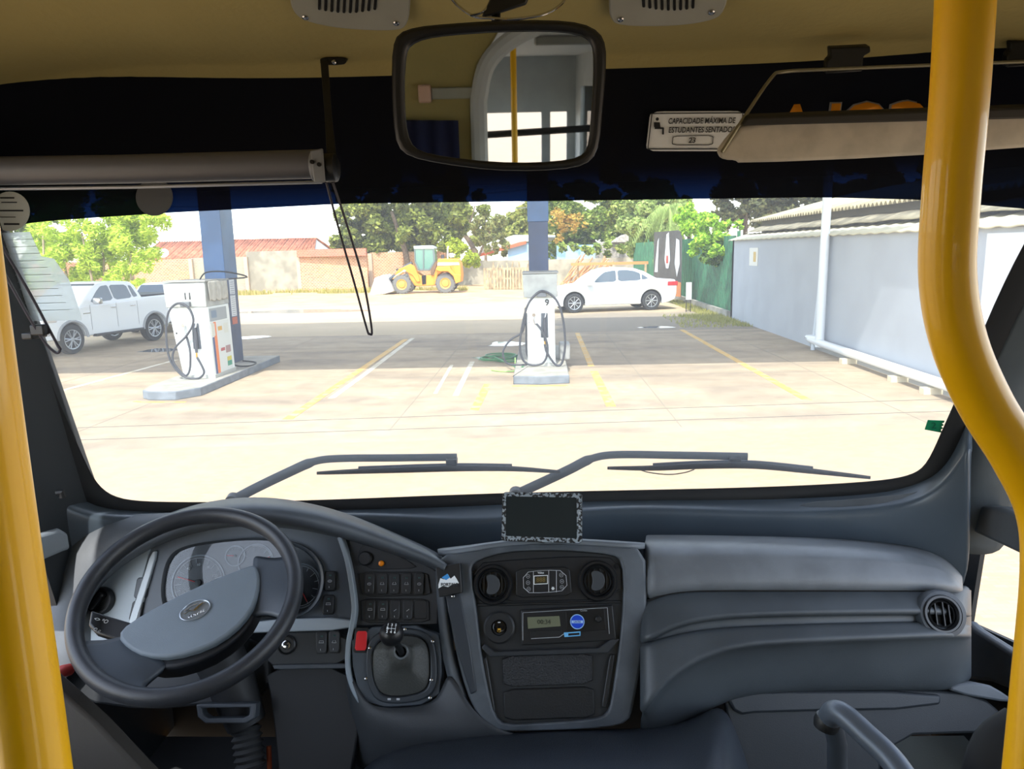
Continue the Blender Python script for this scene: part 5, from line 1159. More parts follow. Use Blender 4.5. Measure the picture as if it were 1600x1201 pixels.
# green hose coil by pump 9
bm = bmesh.new(); gc0 = gnd(790, 562, .02)
P = []
for i in range(70):
    a = i*.42; r = .40+.16*math.sin(i*.61); P.append((gc0.x-.05+r*math.cos(a)*1.0, gc0.y+.1+r*math.sin(a)*.9, .02+.0011*i))
P += [(cx9-.45, 14.3, .12), (cx9-.36, 14.2, .18)]
tube(bm, P, .016, 6); tag(obj('garden_hose', bm, mat('hose_green', '3f7a4c', .45)), 'green garden hose coiled on the ground left of pump 9', 'hose')
bm = bmesh.new(); tube(bm, [gnd(768, 578, .02), gnd(785, 580, .02), gnd(806, 579, .02), gnd(812, 573, .02), (cx9-.52, 14.5, .05), (cx9-.55, 15.2, .2)], .014, 6, k=6); tag(obj('garden_hose', bm, mat('hose_lime', '8fb860', .45)), 'thin light green hose end lying before the coiled hose at pump 9', 'hose')
bm = bmesh.new(); box(bm, (cx9+.48, 15.3, .33), (.22, .5, .34)); tag(obj('bucket_box', bm, mat('crate_grey', '9a9a96', .6), bevel=.03), 'grey box standing on the island behind pump 9 on its right', 'box')

# ================================================================== GREY WALL (right)
WX = 6.45
WG = mat('wall_grey_paint', 'aab0b8', .7, var=.04, vscale=1.2, bump=.1, bscale=12)
bm = bmesh.new(); extr(bm, [Vector((WX, 5, 0)), Vector((WX, 25.2, 0)), Vector((WX, 25.2, 2.62)), Vector((WX, 5, 2.56))], (.2, 0, 0)); struct(obj('wall_right.002', bm, WG))
bm = bmesh.new(); extr(bm, [Vector((WX-.008, 4, 0)), Vector((WX-.008, 11.0, 0)), Vector((WX-.008, 11.0, 2.50)), Vector((WX-.008, 4, 2.50))], (-.02, 0, 0)); struct(obj('wall_right.003', bm, mat('wall_white_paint', 'd6dadf', .7)))
bm = bmesh.new(); extr(bm, [Vector((WX, 25.2, 0)), Vector((WX+3.5, 25.2, 0)), Vector((WX+3.5, 25.2, 2.6)), Vector((WX, 25.2, 2.6))], (0, -.2, 0)); struct(obj('wall_back.001', bm, WG))
def corrugated(bm, x0, z0, x1, z1, y0, y1, pitch=.18, amp=.03, th=.008):
    n = int((y1-y0)/pitch*6); A = []
    for i in range(n+1):
        y = y0+(y1-y0)*i/n; o_ = amp*math.sin(2*PI*y/pitch); A.append((bm.verts.new((x0, y, z0+o_)), bm.verts.new((x1, y, z1+o_))))
    for a, b in zip(A, A[1:]): bm.faces.new((a[0], a[1], b[1], b[0]))
    return bm
FIB = mat('fibre_cement', 'b0a688', .8, var=.2, vscale=2.5); FIB2 = mat('fibre_cement_old', '8d8670', .85, var=.3, vscale=3)
bm = corrugated(bmesh.new(), WX-.12, 2.60, WX+.55, 2.80, 5, 25.3, .5, .012); tag(obj('roof_coping', bm, mat('coping_beige', 'c8c2a8', .8, var=.1, vscale=2), solid=.03), 'pale beige sloping roof sheet capping the grey wall', 'roof sheet')
bm = corrugated(bmesh.new(), WX+.35, 2.84, WX+.8, 3.02, 6, 25.0, 1.6, .012); tag(obj('roof_sheet', bm, FIB2, solid=.02), 'old weathered sheet lying above the beige wall capping', 'roof sheet')
bm = corrugated(bmesh.new(), WX+.7, 3.20, WX+4, 4.0, 7, 25.8, .20, .045); tag(obj('corrugated_roof', bm, FIB, solid=.012), 'corrugated roof with a wavy edge behind the grey wall', 'roof')
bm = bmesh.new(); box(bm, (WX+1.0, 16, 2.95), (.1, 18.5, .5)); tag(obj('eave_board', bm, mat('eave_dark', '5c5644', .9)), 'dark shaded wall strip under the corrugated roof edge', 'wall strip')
# poster and pipes
po = onx(1177, 401, WX-.01); t = thing('wall_poster', 'small white notice with yellow print on the grey wall', 'poster', po)
ya, yb = onx(1171, 401, WX-.01).y, onx(1184, 401, WX-.01).y; za, zb = onx(1177, 415, WX-.01).z, onx(1177, 387, WX-.01).z
bm = bmesh.new(); box(bm, (WX-.008, (ya+yb)/2, (za+zb)/2), (.012, ya-yb, zb-za)); obj('board', bm, mat('notice_white', 'dcdcd4', .5), t)
bm = bmesh.new(); box(bm, (WX-.016, (ya+yb)/2-(ya-yb)*.15, (za+zb)/2), (.004, (ya-yb)*.3, (zb-za)*.55)); obj('print_patch', bm, mat('notice_yellow', 'c8a858', .5), t)
PIP = mat('pipe_white', 'dde2e6', .35)
b1 = onx(1276, 540, WX-.22); t = thing('drain_pipe', 'tall white drain pipe standing against the grey wall', 'pipe', (b1.x, b1.y, 0))
bm = bmesh.new(); tube(bm, [(WX-.16, b1.y, .12), (WX-.16, b1.y, 5.4)], .095, 18); obj('pipe', bm, PIP, t)
bm = bmesh.new(); tube(bm, [(WX-.16, b1.y+.38, .0), (WX-.10, b1.y+.30, 1.5), (WX-.16, b1.y+.1, 3.0)], .05, 14, k=4); obj('thin_pipe', bm, mat('pipe_grey', 'c8d2dc', .4), t)
bm = bmesh.new(); tube(bm, [(WX-.16, b1.y+.02, .28), (WX-.18, b1.y-.25, .22), (WX-.18, 5, .20)], .085, 18, k=5); tag(obj('floor_pipe', bm, PIP), 'thick white pipe running along the foot of the grey wall', 'pipe')
for i, (px, py) in enumerate(((1327, 558), (1405, 587), (1457, 606))):
    p = onx(px, py, WX-.18); bm = bmesh.new(); box(bm, (WX-.2, p.y, .05), (.30, .16, .11)); tag(obj('support_brick', bm, mat('brick_pale', 'd0c4a8', .8), bevel=.008), ('farthest', 'middle', 'nearest')[i]+' pale brick propping the white pipe at the wall foot', 'brick', 'bricks under the wall pipe')
bm = bmesh.new(); box(bm, (WX-.03, 11.4, .06), (.05, 12.4, .12)); struct(obj('baseboard_right', bm, mat('skirting_grey', '9a9a96', .8)))
bm = bmesh.new(); p = onx(1487, 600, WX-.1); box(bm, (WX-.12, p.y-.1, p.z), (.03, .3, .18)); tag(obj('yellow_valve', bm, YEL), 'small yellow piece on the wall base, partly hidden by the yellow pole', 'fitting')
# brick building piece far right behind the wall
bm = bmesh.new(); box(bm, (WX+2.2, 12.2, 1.9), (2.5, 5.4, 3.8)); tag(obj('stone_building', bm, mat('stone_rough', 'a89478', .9, var=.35, vscale=5)), 'rough stone and brick building behind the white wall at far right', 'building')

# ================================================================== GREEN FENCE, SIGNS
FG = mat('fence_green', '2f6b4a', .6, var=.25, vscale=3)
t = thing('green_fence', 'dark green corrugated metal fence running back from the grey wall', 'fence', (WX+.15, 30, 0))
bm = bmesh.new(); n = 500; A = []
for i in range(n+1):
    y = 25.2+(52-25.2)*i/n; o_ = .03 if (i//2) % 2 else -.03; A.append((bm.verts.new((WX+.12+o_, y, 0)), bm.verts.new((WX+.12+o_, y, 2.75))))
for a, b in zip(A, A[1:]): bm.faces.new((a[0], a[1], b[1], b[0]))
obj('sheet', bm, FG, t, smooth=0, solid=.01)
for y in (25.3, 32, 39, 46, 52):
    bm = bmesh.new(); box(bm, (WX+.22, y, 1.45), (.1, .1, 2.9)); obj('post', bm, FG, t)
bm = bmesh.new(); box(bm, (WX-.05, 38.5, .12), (.12, 26.5, .24)); struct(obj('baseboard_right.001', bm, CON))
# mural board
t = thing('mural_board', 'tall dark painted board with white figures and an orange base on the green fence', 'board', (WX-.1, 32, 0))
bx0, bx1 = at(1021, 420, 34.5).x, at(1063, 420, 31.5).x
mA = Vector((bx0, 34.4, .35)); mB = Vector((bx1, 31.2, .35)); mh = Vector((0, 0, 2.75))
def MB_(u, v, d=0): 
    n_ = (mB-mA).cross(mh).normalized(); n_ = n_ if n_.y < 0 else -n_
    return mA+(mB-mA)*u+mh*v+n_*d
bm = bmesh.new(); extr(bm, [MB_(0, 0), MB_(1, 0), MB_(1, 1), MB_(0, 1)], (0, .05, 0)); obj('panel', bm, mat('mural_dark', '4a4844', .7, var=.2, vscale=2), t)
bm = bmesh.new(); extr(bm, [MB_(.3, .0, .02), MB_(1, .0, .02), MB_(1, .22, .02), MB_(.3, .25, .02)], (0, .02, 0)); obj('orange_base', bm, mat('mural_orange', 'd8884c', .7), t)
for P in ([(.42, .55), (.48, .95), (.56, .98), (.62, .55), (.56, .42), (.48, .42)], [(.05, .35), (.15, .85), (.2, .9), (.17, .35)], [(.78, .5), (.82, .88), (.92, .85), (.95, .5), (.86, .3)]):
    bm = bmesh.new(); extr(bm, [MB_(u, v, .02) for u, v in P], (0, .02, 0)); obj('white_figure', bm, mat('mural_white', 'c4c8c8', .7), t)
bm = bmesh.new(); extr(bm, [MB_(u, v, .035) for u, v in ((.49, .5), (.56, .5), (.55, .62), (.5, .62))], (0, .02, 0)); obj('red_patch', bm, mat('mural_red', 'b04030', .7), t)
# small white sign on two posts
s0 = gnd(1079, 487); t = thing('post_sign', 'small blank white sign on two thin posts on the grass', 'sign', s0)
sl, sr = at(1072, 455, s0.y), at(1080.5, 455, s0.y); z0, z1 = at(1076, 468, s0.y).z, at(1076, 441, s0.y).z
bm = bmesh.new(); box(bm, ((sl.x+sr.x)/2, s0.y, (z0+z1)/2), (sr.x-sl.x, .03, z1-z0)); obj('board', bm, mat('sign_white', 'e4e8ea', .5), t)
for x in (sl.x+.02, sr.x-.02): bm = bmesh.new(); box(bm, (x, s0.y+.03, z0/2+.1), (.025, .025, z0+.2)); obj('post', bm, BK, t)

# ================================================================== BRICK WALL AND HOUSES (far)
def brickmat(name, c1, c2, mo_, sc=2.4, mort=.03):
    m = bpy.data.materials.new(name); m.use_nodes = True; N = m.node_tree.nodes; L = m.node_tree.links; b = N['Principled BSDF']; b.inputs['Roughness'].default_value = .9
    tc = N.new('ShaderNodeTexCoord'); mp = N.new('ShaderNodeMapping'); mp.inputs['Rotation'].default_value = (PI/2, 0, 0); L.new(tc.outputs['Object'], mp.inputs[0])
    br = N.new('ShaderNodeTexBrick'); br.inputs['Scale'].default_value = sc; br.inputs['Mortar Size'].default_value = mort
    br.inputs['Color1'].default_value = hx(c1); br.inputs['Color2'].default_value = hx(c2); br.inputs['Mortar'].default_value = hx(mo_); L.new(mp.outputs[0], br.inputs['Vector'])
    nz = N.new('ShaderNodeTexNoise'); nz.inputs['Scale'].default_value = .9; nz.inputs['Detail'].default_value = 6; L.new(tc.outputs['Object'], nz.inputs['Vector'])
    mx = N.new('ShaderNodeMix'); mx.data_type = 'RGBA'; mx.blend_type = 'MULTIPLY'; mx.inputs[0].default_value = .5; L.new(br.outputs[0], mx.inputs[6]); L.new(nz.outputs[1], mx.inputs[7])
    mx2 = N.new('ShaderNodeMix'); mx2.data_type = 'RGBA'; mx2.inputs[0].default_value = .6; L.new(br.outputs[0], mx2.inputs[6]); L.new(mx.outputs[2], mx2.inputs[7])
    L.new(mx2.outputs[2], b.inputs['Base Color']); return m
BRK = brickmat('brick_orange', 'cc9268', 'b07850', 'dcc8a8'); PLAS = mat('wall_render', '979180', .9, var=.22, vscale=1.1); BRK2 = brickmat('brick_grey', '9c9480', 'a8a08c', 'b4ac98')
WY0 = 50.0
def wallseg(x0, x1, y0, y1, h0, h1, m, name):
    bm = bmesh.new(); extr(bm, [Vector((x0, y0, 0)), Vector((x1, y1, 0)), Vector((x1, y1, h1)), Vector((x0, y0, h0))], (0, .2, 0)); return struct(obj(name, bm, m, smooth=0))
def xa(px, Y): return at(px, 420, Y).x
segs = [(-60, 205, BRK, 2.3), (205, 300, BRK, 2.35), (300, 386, BRK2, 2.4), (386, 468, PLAS, 2.75), (468, 580, BRK, 2.45), (580, 700, BRK, 2.5), (700, 760, PLAS, 1.75), (760, 1030, PLAS, 1.7)]
for i, (a, b, m, h) in enumerate(segs):
    Ya = 49.2+(a/400)*1.6 if a < 500 else 51.2+(a-500)/500*8; Yb = 49.2+(b/400)*1.6 if b < 500 else 51.2+(b-500)/500*8
    wallseg(xa(a, Ya), xa(b, Yb), Ya, Yb, h, h, m, 'wall_back.%03d' % (i+2))
    if i < 6:
        bm = bmesh.new(); box(bm, (xa(b, Yb), Yb-.08, h/2), (.25, .25, h)); struct(obj('trim_9', bm, mat('pilaster', 'b8a48c', .9)))
# coping band red on brick
wallseg(xa(468, 51), xa(575, 51.4), 50.9, 51.2, 2.5, 2.5, BRK, 'wall_back.020')
bm = bmesh.new(); box(bm, (xa(520, 50.8), 50.8, 2.55), (4.8, .3, .5)); struct(obj('trim_10', bm, brickmat('brick_red', 'c4785c', 'b8684c', 'c09880')))
# house with tiled roof behind the brick wall
hs = thing('tiled_house', 'low house with a long orange clay tile roof behind the brick wall', 'house', (-22, 57, 0))
TR = mat('clay_tiles', 'c07a5c', .85, var=.22, vscale=2.2)
_n = TR.node_tree; _wv = _n.nodes.new('ShaderNodeTexWave'); _wv.bands_direction = 'X'; _wv.inputs['Scale'].default_value = 1.1; _wv.inputs['Distortion'].default_value = .6
_tc = _n.nodes.new('ShaderNodeTexCoord'); _n.links.new(_tc.outputs['Object'], _wv.inputs['Vector']); _b = _n.nodes['Principled BSDF']; _c = _b.inputs['Base Color'].links[0].from_socket
_mx = _n.nodes.new('ShaderNodeMix'); _mx.data_type = 'RGBA'; _mx.blend_type = 'MULTIPLY'; _mx.inputs[0].default_value = .45; _n.links.new(_c, _mx.inputs[6]); _n.links.new(_wv.outputs[0], _mx.inputs[7]); _n.links.new(_mx.outputs[2], _b.inputs['Base Color'])
r0, r1 = at(215, 405, 55).x, at(492, 405, 55).x
ze, zr = at(400, 403, 55).z, at(400, 374, 58.5).z
bm = bmesh.new(); n = 400; A = []
for i in range(n+1):
    x = r0+(r1-r0)*i/n; o_ = .05*math.sin(i*2*PI/6); xr = x if x < r1-1.5 else x-(x-(r1-1.5))*.55
    A.append((bm.verts.new((x, 54.8, ze+o_)), bm.verts.new((xr, 58.5, zr+o_))))
for a, b in zip(A, A[1:]): bm.faces.new((a[0], a[1], b[1], b[0]))
obj('roof', bm, TR, hs, solid=.05)
bm = bmesh.new(); box(bm, ((r0+r1)/2, 57.5, (ze-.1)/2), (r1-r0-.8, 4.5, ze-.1)); obj('wall', bm, mat('house_red_wall', 'c08068', .9, var=.15), hs)
bm = bmesh.new(); extr(bm, [Vector((r1-.4, 55.2, ze-.2)), Vector((r1-.9, 58.5, zr-.05)), Vector((r1+.2, 62, ze-.2))], (-.15, 0, 0)); obj('gable', bm, mat('gable_white', 'e0e0dc', .8), hs)
bm = bmesh.new(); extr(bm, [Vector((r1-.8, 58.5, zr+.05)), Vector((r1+.4, 62, ze)), Vector((r1+.4, 62, ze-.1)), Vector((r1-.8, 58.5, zr-.05))], (-8, 0, 0)); obj('rear_roof', bm, TR, hs)
for i, (px, py) in enumerate(((256, 397), (328, 394))):
    c = at(px, py, 54.3); t = thing('satellite_dish', ('white satellite dish left of the blue column, before the tile roof', 'white satellite dish half hidden by the blue column')[i], 'satellite dish', c, 'satellite dishes')
    bm = bmesh.new(); ax_ = Vector((.2, -.8, .55)); R0 = .38
    lathe(bm, [(.01, 0), (R0*.4, .02), (R0*.75, .07), (R0, .13), (R0, .15), (R0*.7, .09), (.01, .02)], c, ax_, 24, cap=False); obj('reflector', bm, mat('dish_white', 'e6e8e8', .5), t)
    bm = bmesh.new(); tube(bm, [c, c+Vector((0, .2, -.2)), c+Vector((0, .28, -.35)), Vector((c.x, 54.6, 0))], .03, 8); obj('mast', bm, CHR, t)
# electric poles and wires
def upole(px, ptop, Y, lbl):
    t = thing('utility_pole', lbl, 'utility pole', (at(px, 400, Y).x, Y, 0)); p = at(px, ptop, Y)
    bm = bmesh.new(); tube(bm, [(p.x, Y, 0), (p.x, Y, p.z)], [.14, .10], 10); obj('shaft', bm, mat('pole_grey', 'c4c8cc', .7), t)
    bm = bmesh.new(); tube(bm, [(p.x, Y, p.z-.2), (p.x-1.6, Y, p.z+.0)], .05, 8); obj('lamp_arm', bm, mat('pole_grey', 'c4c8cc', .7), t); return p
pa = upole(281, 348, 75, 'thin pale utility pole with lamp arm beyond the tiled house, left of the column')
pc = upole(386, 352, 75, 'thin pale antenna mast beyond the tiled house, right of the column')
for i, (z, Y) in enumerate(((5.6, 70), (7.2, 70), (6.3, 72))):
    bm = bmesh.new(); tube(bm, [(-60, Y, z+1.2), (-45, Y, z+.3), (-28, Y, z-.1), (-12, Y, z+.1), (0, Y, z+.8)], .022, 5, k=5)
    tag(obj('power_line', bm, mat('wire_dark', '7a8088', .6)), ('lowest', 'highest', 'middle')[i]+' of the thin power lines crossing the sky beyond the tiled house', 'power line', 'power lines over the house')
# blue/white building behind the trees centre
b0, b1_ = at(768, 405, 68), at(870, 405, 68)
t = thing('blue_building', 'low pale blue and white building with an orange roof edge behind pump 9', 'building', (b0.x, 68, 0))
bm = bmesh.new(); box(bm, ((b0.x+b1_.x)/2+.8, 70, 1.55), (b1_.x-b0.x-1.4, 4, 3.1)); obj('wall', bm, mat('wall_skyblue', 'a4c8e8', .7), t)
bm = bmesh.new(); extr(bm, [Vector((b0.x-1, 67.5, 1.95)), Vector((b0.x+3.2, 67.5, 3.0)), Vector((b0.x+3.2, 67.5, 3.25)), Vector((b0.x-1, 67.5, 2.2))], (0, 3, .4)); obj('roof_edge', bm, mat('roof_orange', 'c86848', .8), t)
bm = bmesh.new(); extr(bm, [Vector((b0.x-1, 67.8, 2.2)), Vector((b0.x+2.7, 67.8, 3.2)), Vector((b1_.x+.4, 67.8, 3.2)), Vector((b1_.x+.4, 67.8, 3.5)), Vector((b0.x+2, 67.8, 3.6)), Vector((b0.x-1, 67.8, 2.8))], (0, 4, .3)); obj('upper_wall', bm, mat('wall_offwhite', 'c8c4b8', .7), t)
bm = bmesh.new(); b2 = at(870, 400, 64); b3 = at(945, 400, 64); box(bm, ((b2.x+b3.x)/2, 65, 1.4), (b3.x-b2.x, 3, 2.75)); tag(obj('blue_shed', bm, mat('shed_blue', '9cc4e4', .7)), 'pale blue shed roofline right of the blue column above the wood pile', 'building')
bm = bmesh.new(); b2 = at(935, 400, 60); b3 = at(1000, 400, 60); box(bm, ((b2.x+b3.x)/2, 62, 1.5), (b3.x-b2.x, 3, 2.9)); extr(bm, [Vector((b2.x+1.1, 60, 2.9)), Vector((b3.x+.2, 60, 2.9)), Vector((b3.x-.3, 60, 3.7)), Vector((b2.x+2.1, 60, 3.5))], (0, 3, 0)); tag(obj('grey_hut', bm, mat('hut_grey', '9c968c', .8, var=.2)), 'small grey hut behind the orange beam, above the white sedan', 'building')

# ================================================================== WOOD PILES, BEAM
WD = mat('wood_grey', 'a08c6c', .85, var=.25, vscale=3); WD2 = mat('wood_tan', 'b4845a', .8, var=.2, vscale=3)
def pallet(c, rz, lbl):
    t = thing('wooden_pallet', lbl, 'pallet', c, 'wooden pallets leaning in a row by the far wall'); R3 = Matrix.Rotation(rz, 3, 'Z') @ Matrix.Rotation(math.radians(-8), 3, 'X') @ Matrix.Scale(1.1, 3)
    for k in range(7):
        bm = bmesh.new(); box(bm, Vector(c)+R3 @ Vector((-.55+k*.18, -.07, .62)), (.12, .03, 1.24), R3); obj('slat', bm, WD, t)
    for z in (.08, .62, 1.16):
        bm = bmesh.new(); box(bm, Vector(c)+R3 @ Vector((0, 0, z)), (1.2, .1, .09), R3); obj('crossbar', bm, WD, t)
pls = ['leftmost wooden pallet leaning in the far pallet row', 'second wooden pallet from the left in the far row', 'third wooden pallet from the left in the far row', 'rightmost wooden pallet of the far row, touching the blue column line']
for i, px in enumerate((772, 787, 803, 817)):
    g_ = at(px, 441, 47.6-.25*i); pallet(Vector((g_.x, 47.6-.25*i, 0)), .15*math.sin(i*2), pls[i])
rg = random.Random(5)
for i in range(16):
    px = 764+i*5.2; Y = 48.6+rg.uniform(-.2, .3); x = at(px, 441, Y).x; h = rg.uniform(1.25, 1.75); bm = bmesh.new()
    tube(bm, [(x, Y, 0), (x+rg.uniform(-.5, .5), Y+.5, h)], .05, 6); tag(obj('wooden_stake', bm, WD), 'thin grey wooden stake leaning among the pallets left of the blue column', 'stake', 'stakes behind the pallets')
for i in range(26):
    Y = 48.2+rg.uniform(-.8, .8); x0 = at(868+(i % 13)*4+rg.uniform(0, 6), 440, Y).x; l = rg.uniform(1.9, 2.7); a = rg.uniform(.5, 1.15); bm = bmesh.new(); z0 = .05
    tube(bm, [(x0, Y, z0), (x0+l*math.cos(a), Y+.4, z0+l*math.sin(a)*.85)], rg.uniform(.035, .055), 6); tag(obj('timber_pole', bm, WD2), 'tan timber pole heaped in the slanting pile behind the white sedan', 'timber', 'timber pile behind the sedan')
g0, g1 = at(893, 412, 45.6), at(1019, 411, 44.6); bm = bmesh.new(); box(bm, (g0+g1)/2, ((g1-g0).length, .25, .16)); t = thing('orange_beam', 'long orange horizontal beam on trestles above the timber pile', 'beam', (g0.x, 46, 0))
obj('beam', bm, mat('beam_orange', 'd8824c', .7), t)
for k in (.08, .5, .92):
    p = g0.lerp(g1, k); bm = bmesh.new(); box(bm, (p.x, p.y, p.z/2), (.12, .12, p.z)); obj('post', bm, WD, t)
# ================================================================== WIPERS (outside the glass)
def wiper(lbl, arm, blade, clip, pivot):
    t = thing('windshield_wiper', lbl, 'wiper', W(*pivot, -.05), 'windshield wipers')
    bm = bmesh.new(); P = catmull([W(x, y, -.055) for x, y in arm], 5); tube(bm, P, [.013]*(len(P)//2)+[.010]*(len(P)-len(P)//2), 10, flat=(.55, 1.15)); obj('arm', bm, mat('wiper_grey', '4a5058', .45), t)
    bm = bmesh.new(); P = catmull([W(x, y, -.028) for x, y in blade], 5); n = len(P); tube(bm, P, [.0035+.0045*math.sin(PI*i/(n-1)) for i in range(n)], 8, flat=(.8, 1.3)); obj('blade', bm, BK, t)
    bm = bmesh.new(); m0, m1 = len(blade)//2-1, len(blade)//2+1
    q = [W(x, y-5, -.040) for x, y in blade[1:-1]]; tube(bm, q, .0045, 8, k=4, flat=(.7, 1.2)); obj('blade_carrier', bm, mat('wiper_grey', '4a5058', .45), t)
    bm = bmesh.new(); box(bm, W(clip[0], clip[1], -.045), (.032, .03, .018)); obj('clip', bm, BK, t, bevel=.003)
    bm = bmesh.new(); lathe(bm, [(.02, 0), (.02, .02), (.012, .03)], W(*pivot, -.04), (0, 1, .3), 16); obj('pivot_cap', bm, BK, t)
    return t
wiper('driver side windshield wiper lying left on the lower glass', [(362, 782), (400, 762), (450, 738), (490, 721), (530, 716), (620, 715), (714, 714)], [(495, 739), (560, 736), (640, 733), (720, 731), (800, 732), (875, 737)], (706, 720), (362, 784))
wiper('passenger side windshield wiper lying right on the lower glass', [(806, 772), (850, 752), (890, 733), (925, 716), (965, 710), (1060, 711), (1168, 713)], [(949, 731), (1020, 731), (1100, 727), (1180, 727), (1270, 736), (1360, 746)], (1148, 718), (806, 774))
bm = bmesh.new(); tube(bm, [W(x, y, -.04) for x, y in ((998, 733), (1015, 738), (1045, 741), (1070, 738), (1085, 733))], .0016, 6, k=4); tag(obj('washer_hose', bm, BK), 'thin black washer hose drooping under the passenger side wiper blade', 'hose')

# ================================================================== VEHICLES
TYRE = mat('tyre', '2e3032', .8); ALY = mat('alloy', 'b8bcc0', .3, metal=.7); CARG = mat('car_glass', '4a565e', .08, spec=.8); WPT = mat('white_car_paint', 'e6eaec', .3, coat=.5); UND = mat('under_dark', '0e0f10', .9)
def wheel(parent, c, r, w_, M4, spokes=5, rimm=None, tm=None):
    """wheel with axis local y, outer face at -y"""
    tm = tm or TYRE; rimm = rimm or ALY
    o = M4 @ Vector(c); ax = (M4.to_3x3() @ Vector((0, -1, 0))).normalized()
    bm = bmesh.new(); lathe(bm, [(r*.66, -w_*.9), (r*.95, -w_*.92), (r, -w_*.75), (r, -w_*.15), (r*.95, 0), (r*.70, .01), (r*.66, -.02)], o, ax, 36, cap=True); wh = obj('wheel', bm, tm, parent)
    bm = bmesh.new(); lathe(bm, [(r*.67, -.03), (r*.67, .008), (r*.61, .004), (r*.60, -.05), (r*.1, -.05)], o, ax, 36, cap=False); lathe(bm, [(r*.15, -.05), (r*.14, .0), (r*.08, .005)], o, ax, 16)
    x, y, a = frame_of(ax)
    for k in range(spokes):
        for dlt in ((-.16, .16) if spokes < 8 else (0,)):
            t_ = 2*PI*k/spokes+dlt; t0 = 2*PI*k/spokes+dlt*.4; d1 = x*math.cos(t_)+y*math.sin(t_); d0 = x*math.cos(t0)+y*math.sin(t0)
            tube(bm, [o+d0*r*.10-a*.01, o+d1*r*.63+a*.0], r*.045, 6)
    obj('rim', bm, rimm, wh); bm = bmesh.new(); lathe(bm, [(r*.6, -.06), (r*.6, -.055)], o, ax, 24); obj('brake_shadow_plate', bm, UND, wh)
    return wh
def car(name, lbl, cat, org, ang, L, Wd_, wb, fo, prof, green, wins, r, paint, split_x, extra=None, inset=.2, spokes=5, base=.0, frontglass=None, rearglass=None):
    M4 = Matrix.Translation(Vector(org)) @ Matrix.Rotation(ang, 4, 'Z') @ Matrix.Translation(Vector((-fo, 0, 0)))
    t = thing(name, lbl, cat, org)
    def arch(cx_):
        R_ = r*1.17; a0 = math.asin(min(.9, (r-base)/R_)) if True else 0
        return [(cx_+R_*math.cos(a), r+R_*math.sin(a)) for a in [-(a0*.85)+(PI+a0*1.7)*i/14 for i in range(15)]]
    top = prof['top']; bot = []
    rearA = arch(fo+wb); frontA = arch(fo)
    P = top + prof['rear'] + rearA + frontA + prof['front']
    bm = bmesh.new(); extr(bm, [M4 @ Vector((x, 0, z)) for x, z in P], M4.to_3x3() @ Vector((0, Wd_, 0))); obj('body', bm, paint, t, bevel=.045, seg=3)
    bm = bmesh.new(); c = M4 @ Vector((L/2, Wd_/2, base+.32)); box(bm, c, (L*.9, Wd_*.86, .42), Matrix.Rotation(ang, 3, 'Z')); obj('underbody', bm, UND, t)
    zb = min(z for x, z in green); zt = max(z for x, z in green)
    yy = lambda z: .03+inset*(z-zb)/(zt-zb)
    def G(x, z, side, off=0): y = yy(z)-off; return M4 @ Vector((x, y if side == 0 else Wd_-y, z))
    bm = bmesh.new(); A = [bm.verts.new(G(x, z, 0)) for x, z in green]; B = [bm.verts.new(G(x, z, 1)) for x, z in green]
    bm.faces.new(A); bm.faces.new(B[::-1])
    for i in range(len(A)): bm.faces.new((A[i], B[i], B[(i+1) % len(A)], A[(i+1) % len(A)]))
    obj('cabin', bm, paint, t, bevel=.04, seg=3)
    for wpoly in wins:
        for s in (0, 1):
            bm = bmesh.new(); extr(bm, [G(x, z, s, .012) for x, z in chaikin(wpoly, 1, q=.12)], M4.to_3x3() @ Vector((0, .01 if s == 0 else -.01, 0))); obj('side_window', bm, CARG, t, smooth=0)
    for gl2 in (frontglass, rearglass):
        if gl2:
            (x0, z0), (x1, z1) = gl2; n_ = Vector((-(z1-z0), 0, (x1-x0))).normalized(); 
            if n_.z < 0: n_ = -n_
            P4 = [Vector((x0, yy(z0)+.08, z0)), Vector((x0, Wd_-yy(z0)-.08, z0)), Vector((x1, Wd_-yy(z1)-.06, z1)), Vector((x1, yy(z1)+.06, z1))]
            bm = bmesh.new(); extr(bm, [M4 @ (p+n_*.012) for p in P4], M4.to_3x3() @ (n_*-.01)); obj('windshield' if gl2 is frontglass else 'rear_window', bm, CARG, t, smooth=0)
    for cx_ in (fo, fo+wb):
        wheel(t, (cx_, .03, r), r, .22, M4, spokes)
        M5 = M4 @ Matrix.Translation(Vector((0, Wd_-.25, 0)))
        wheel(t, (cx_, .0, r), r, .22, M5, spokes)
    if extra: extra(t, M4, G)
    return t, M4
def lbox(t, M4, ang, name, c, s, m, bevel=.01):
    bm = bmesh.new(); box(bm, M4 @ Vector(c), s, Matrix.Rotation(ang, 3, 'Z')); return obj(name, bm, m, t, bevel=bevel)
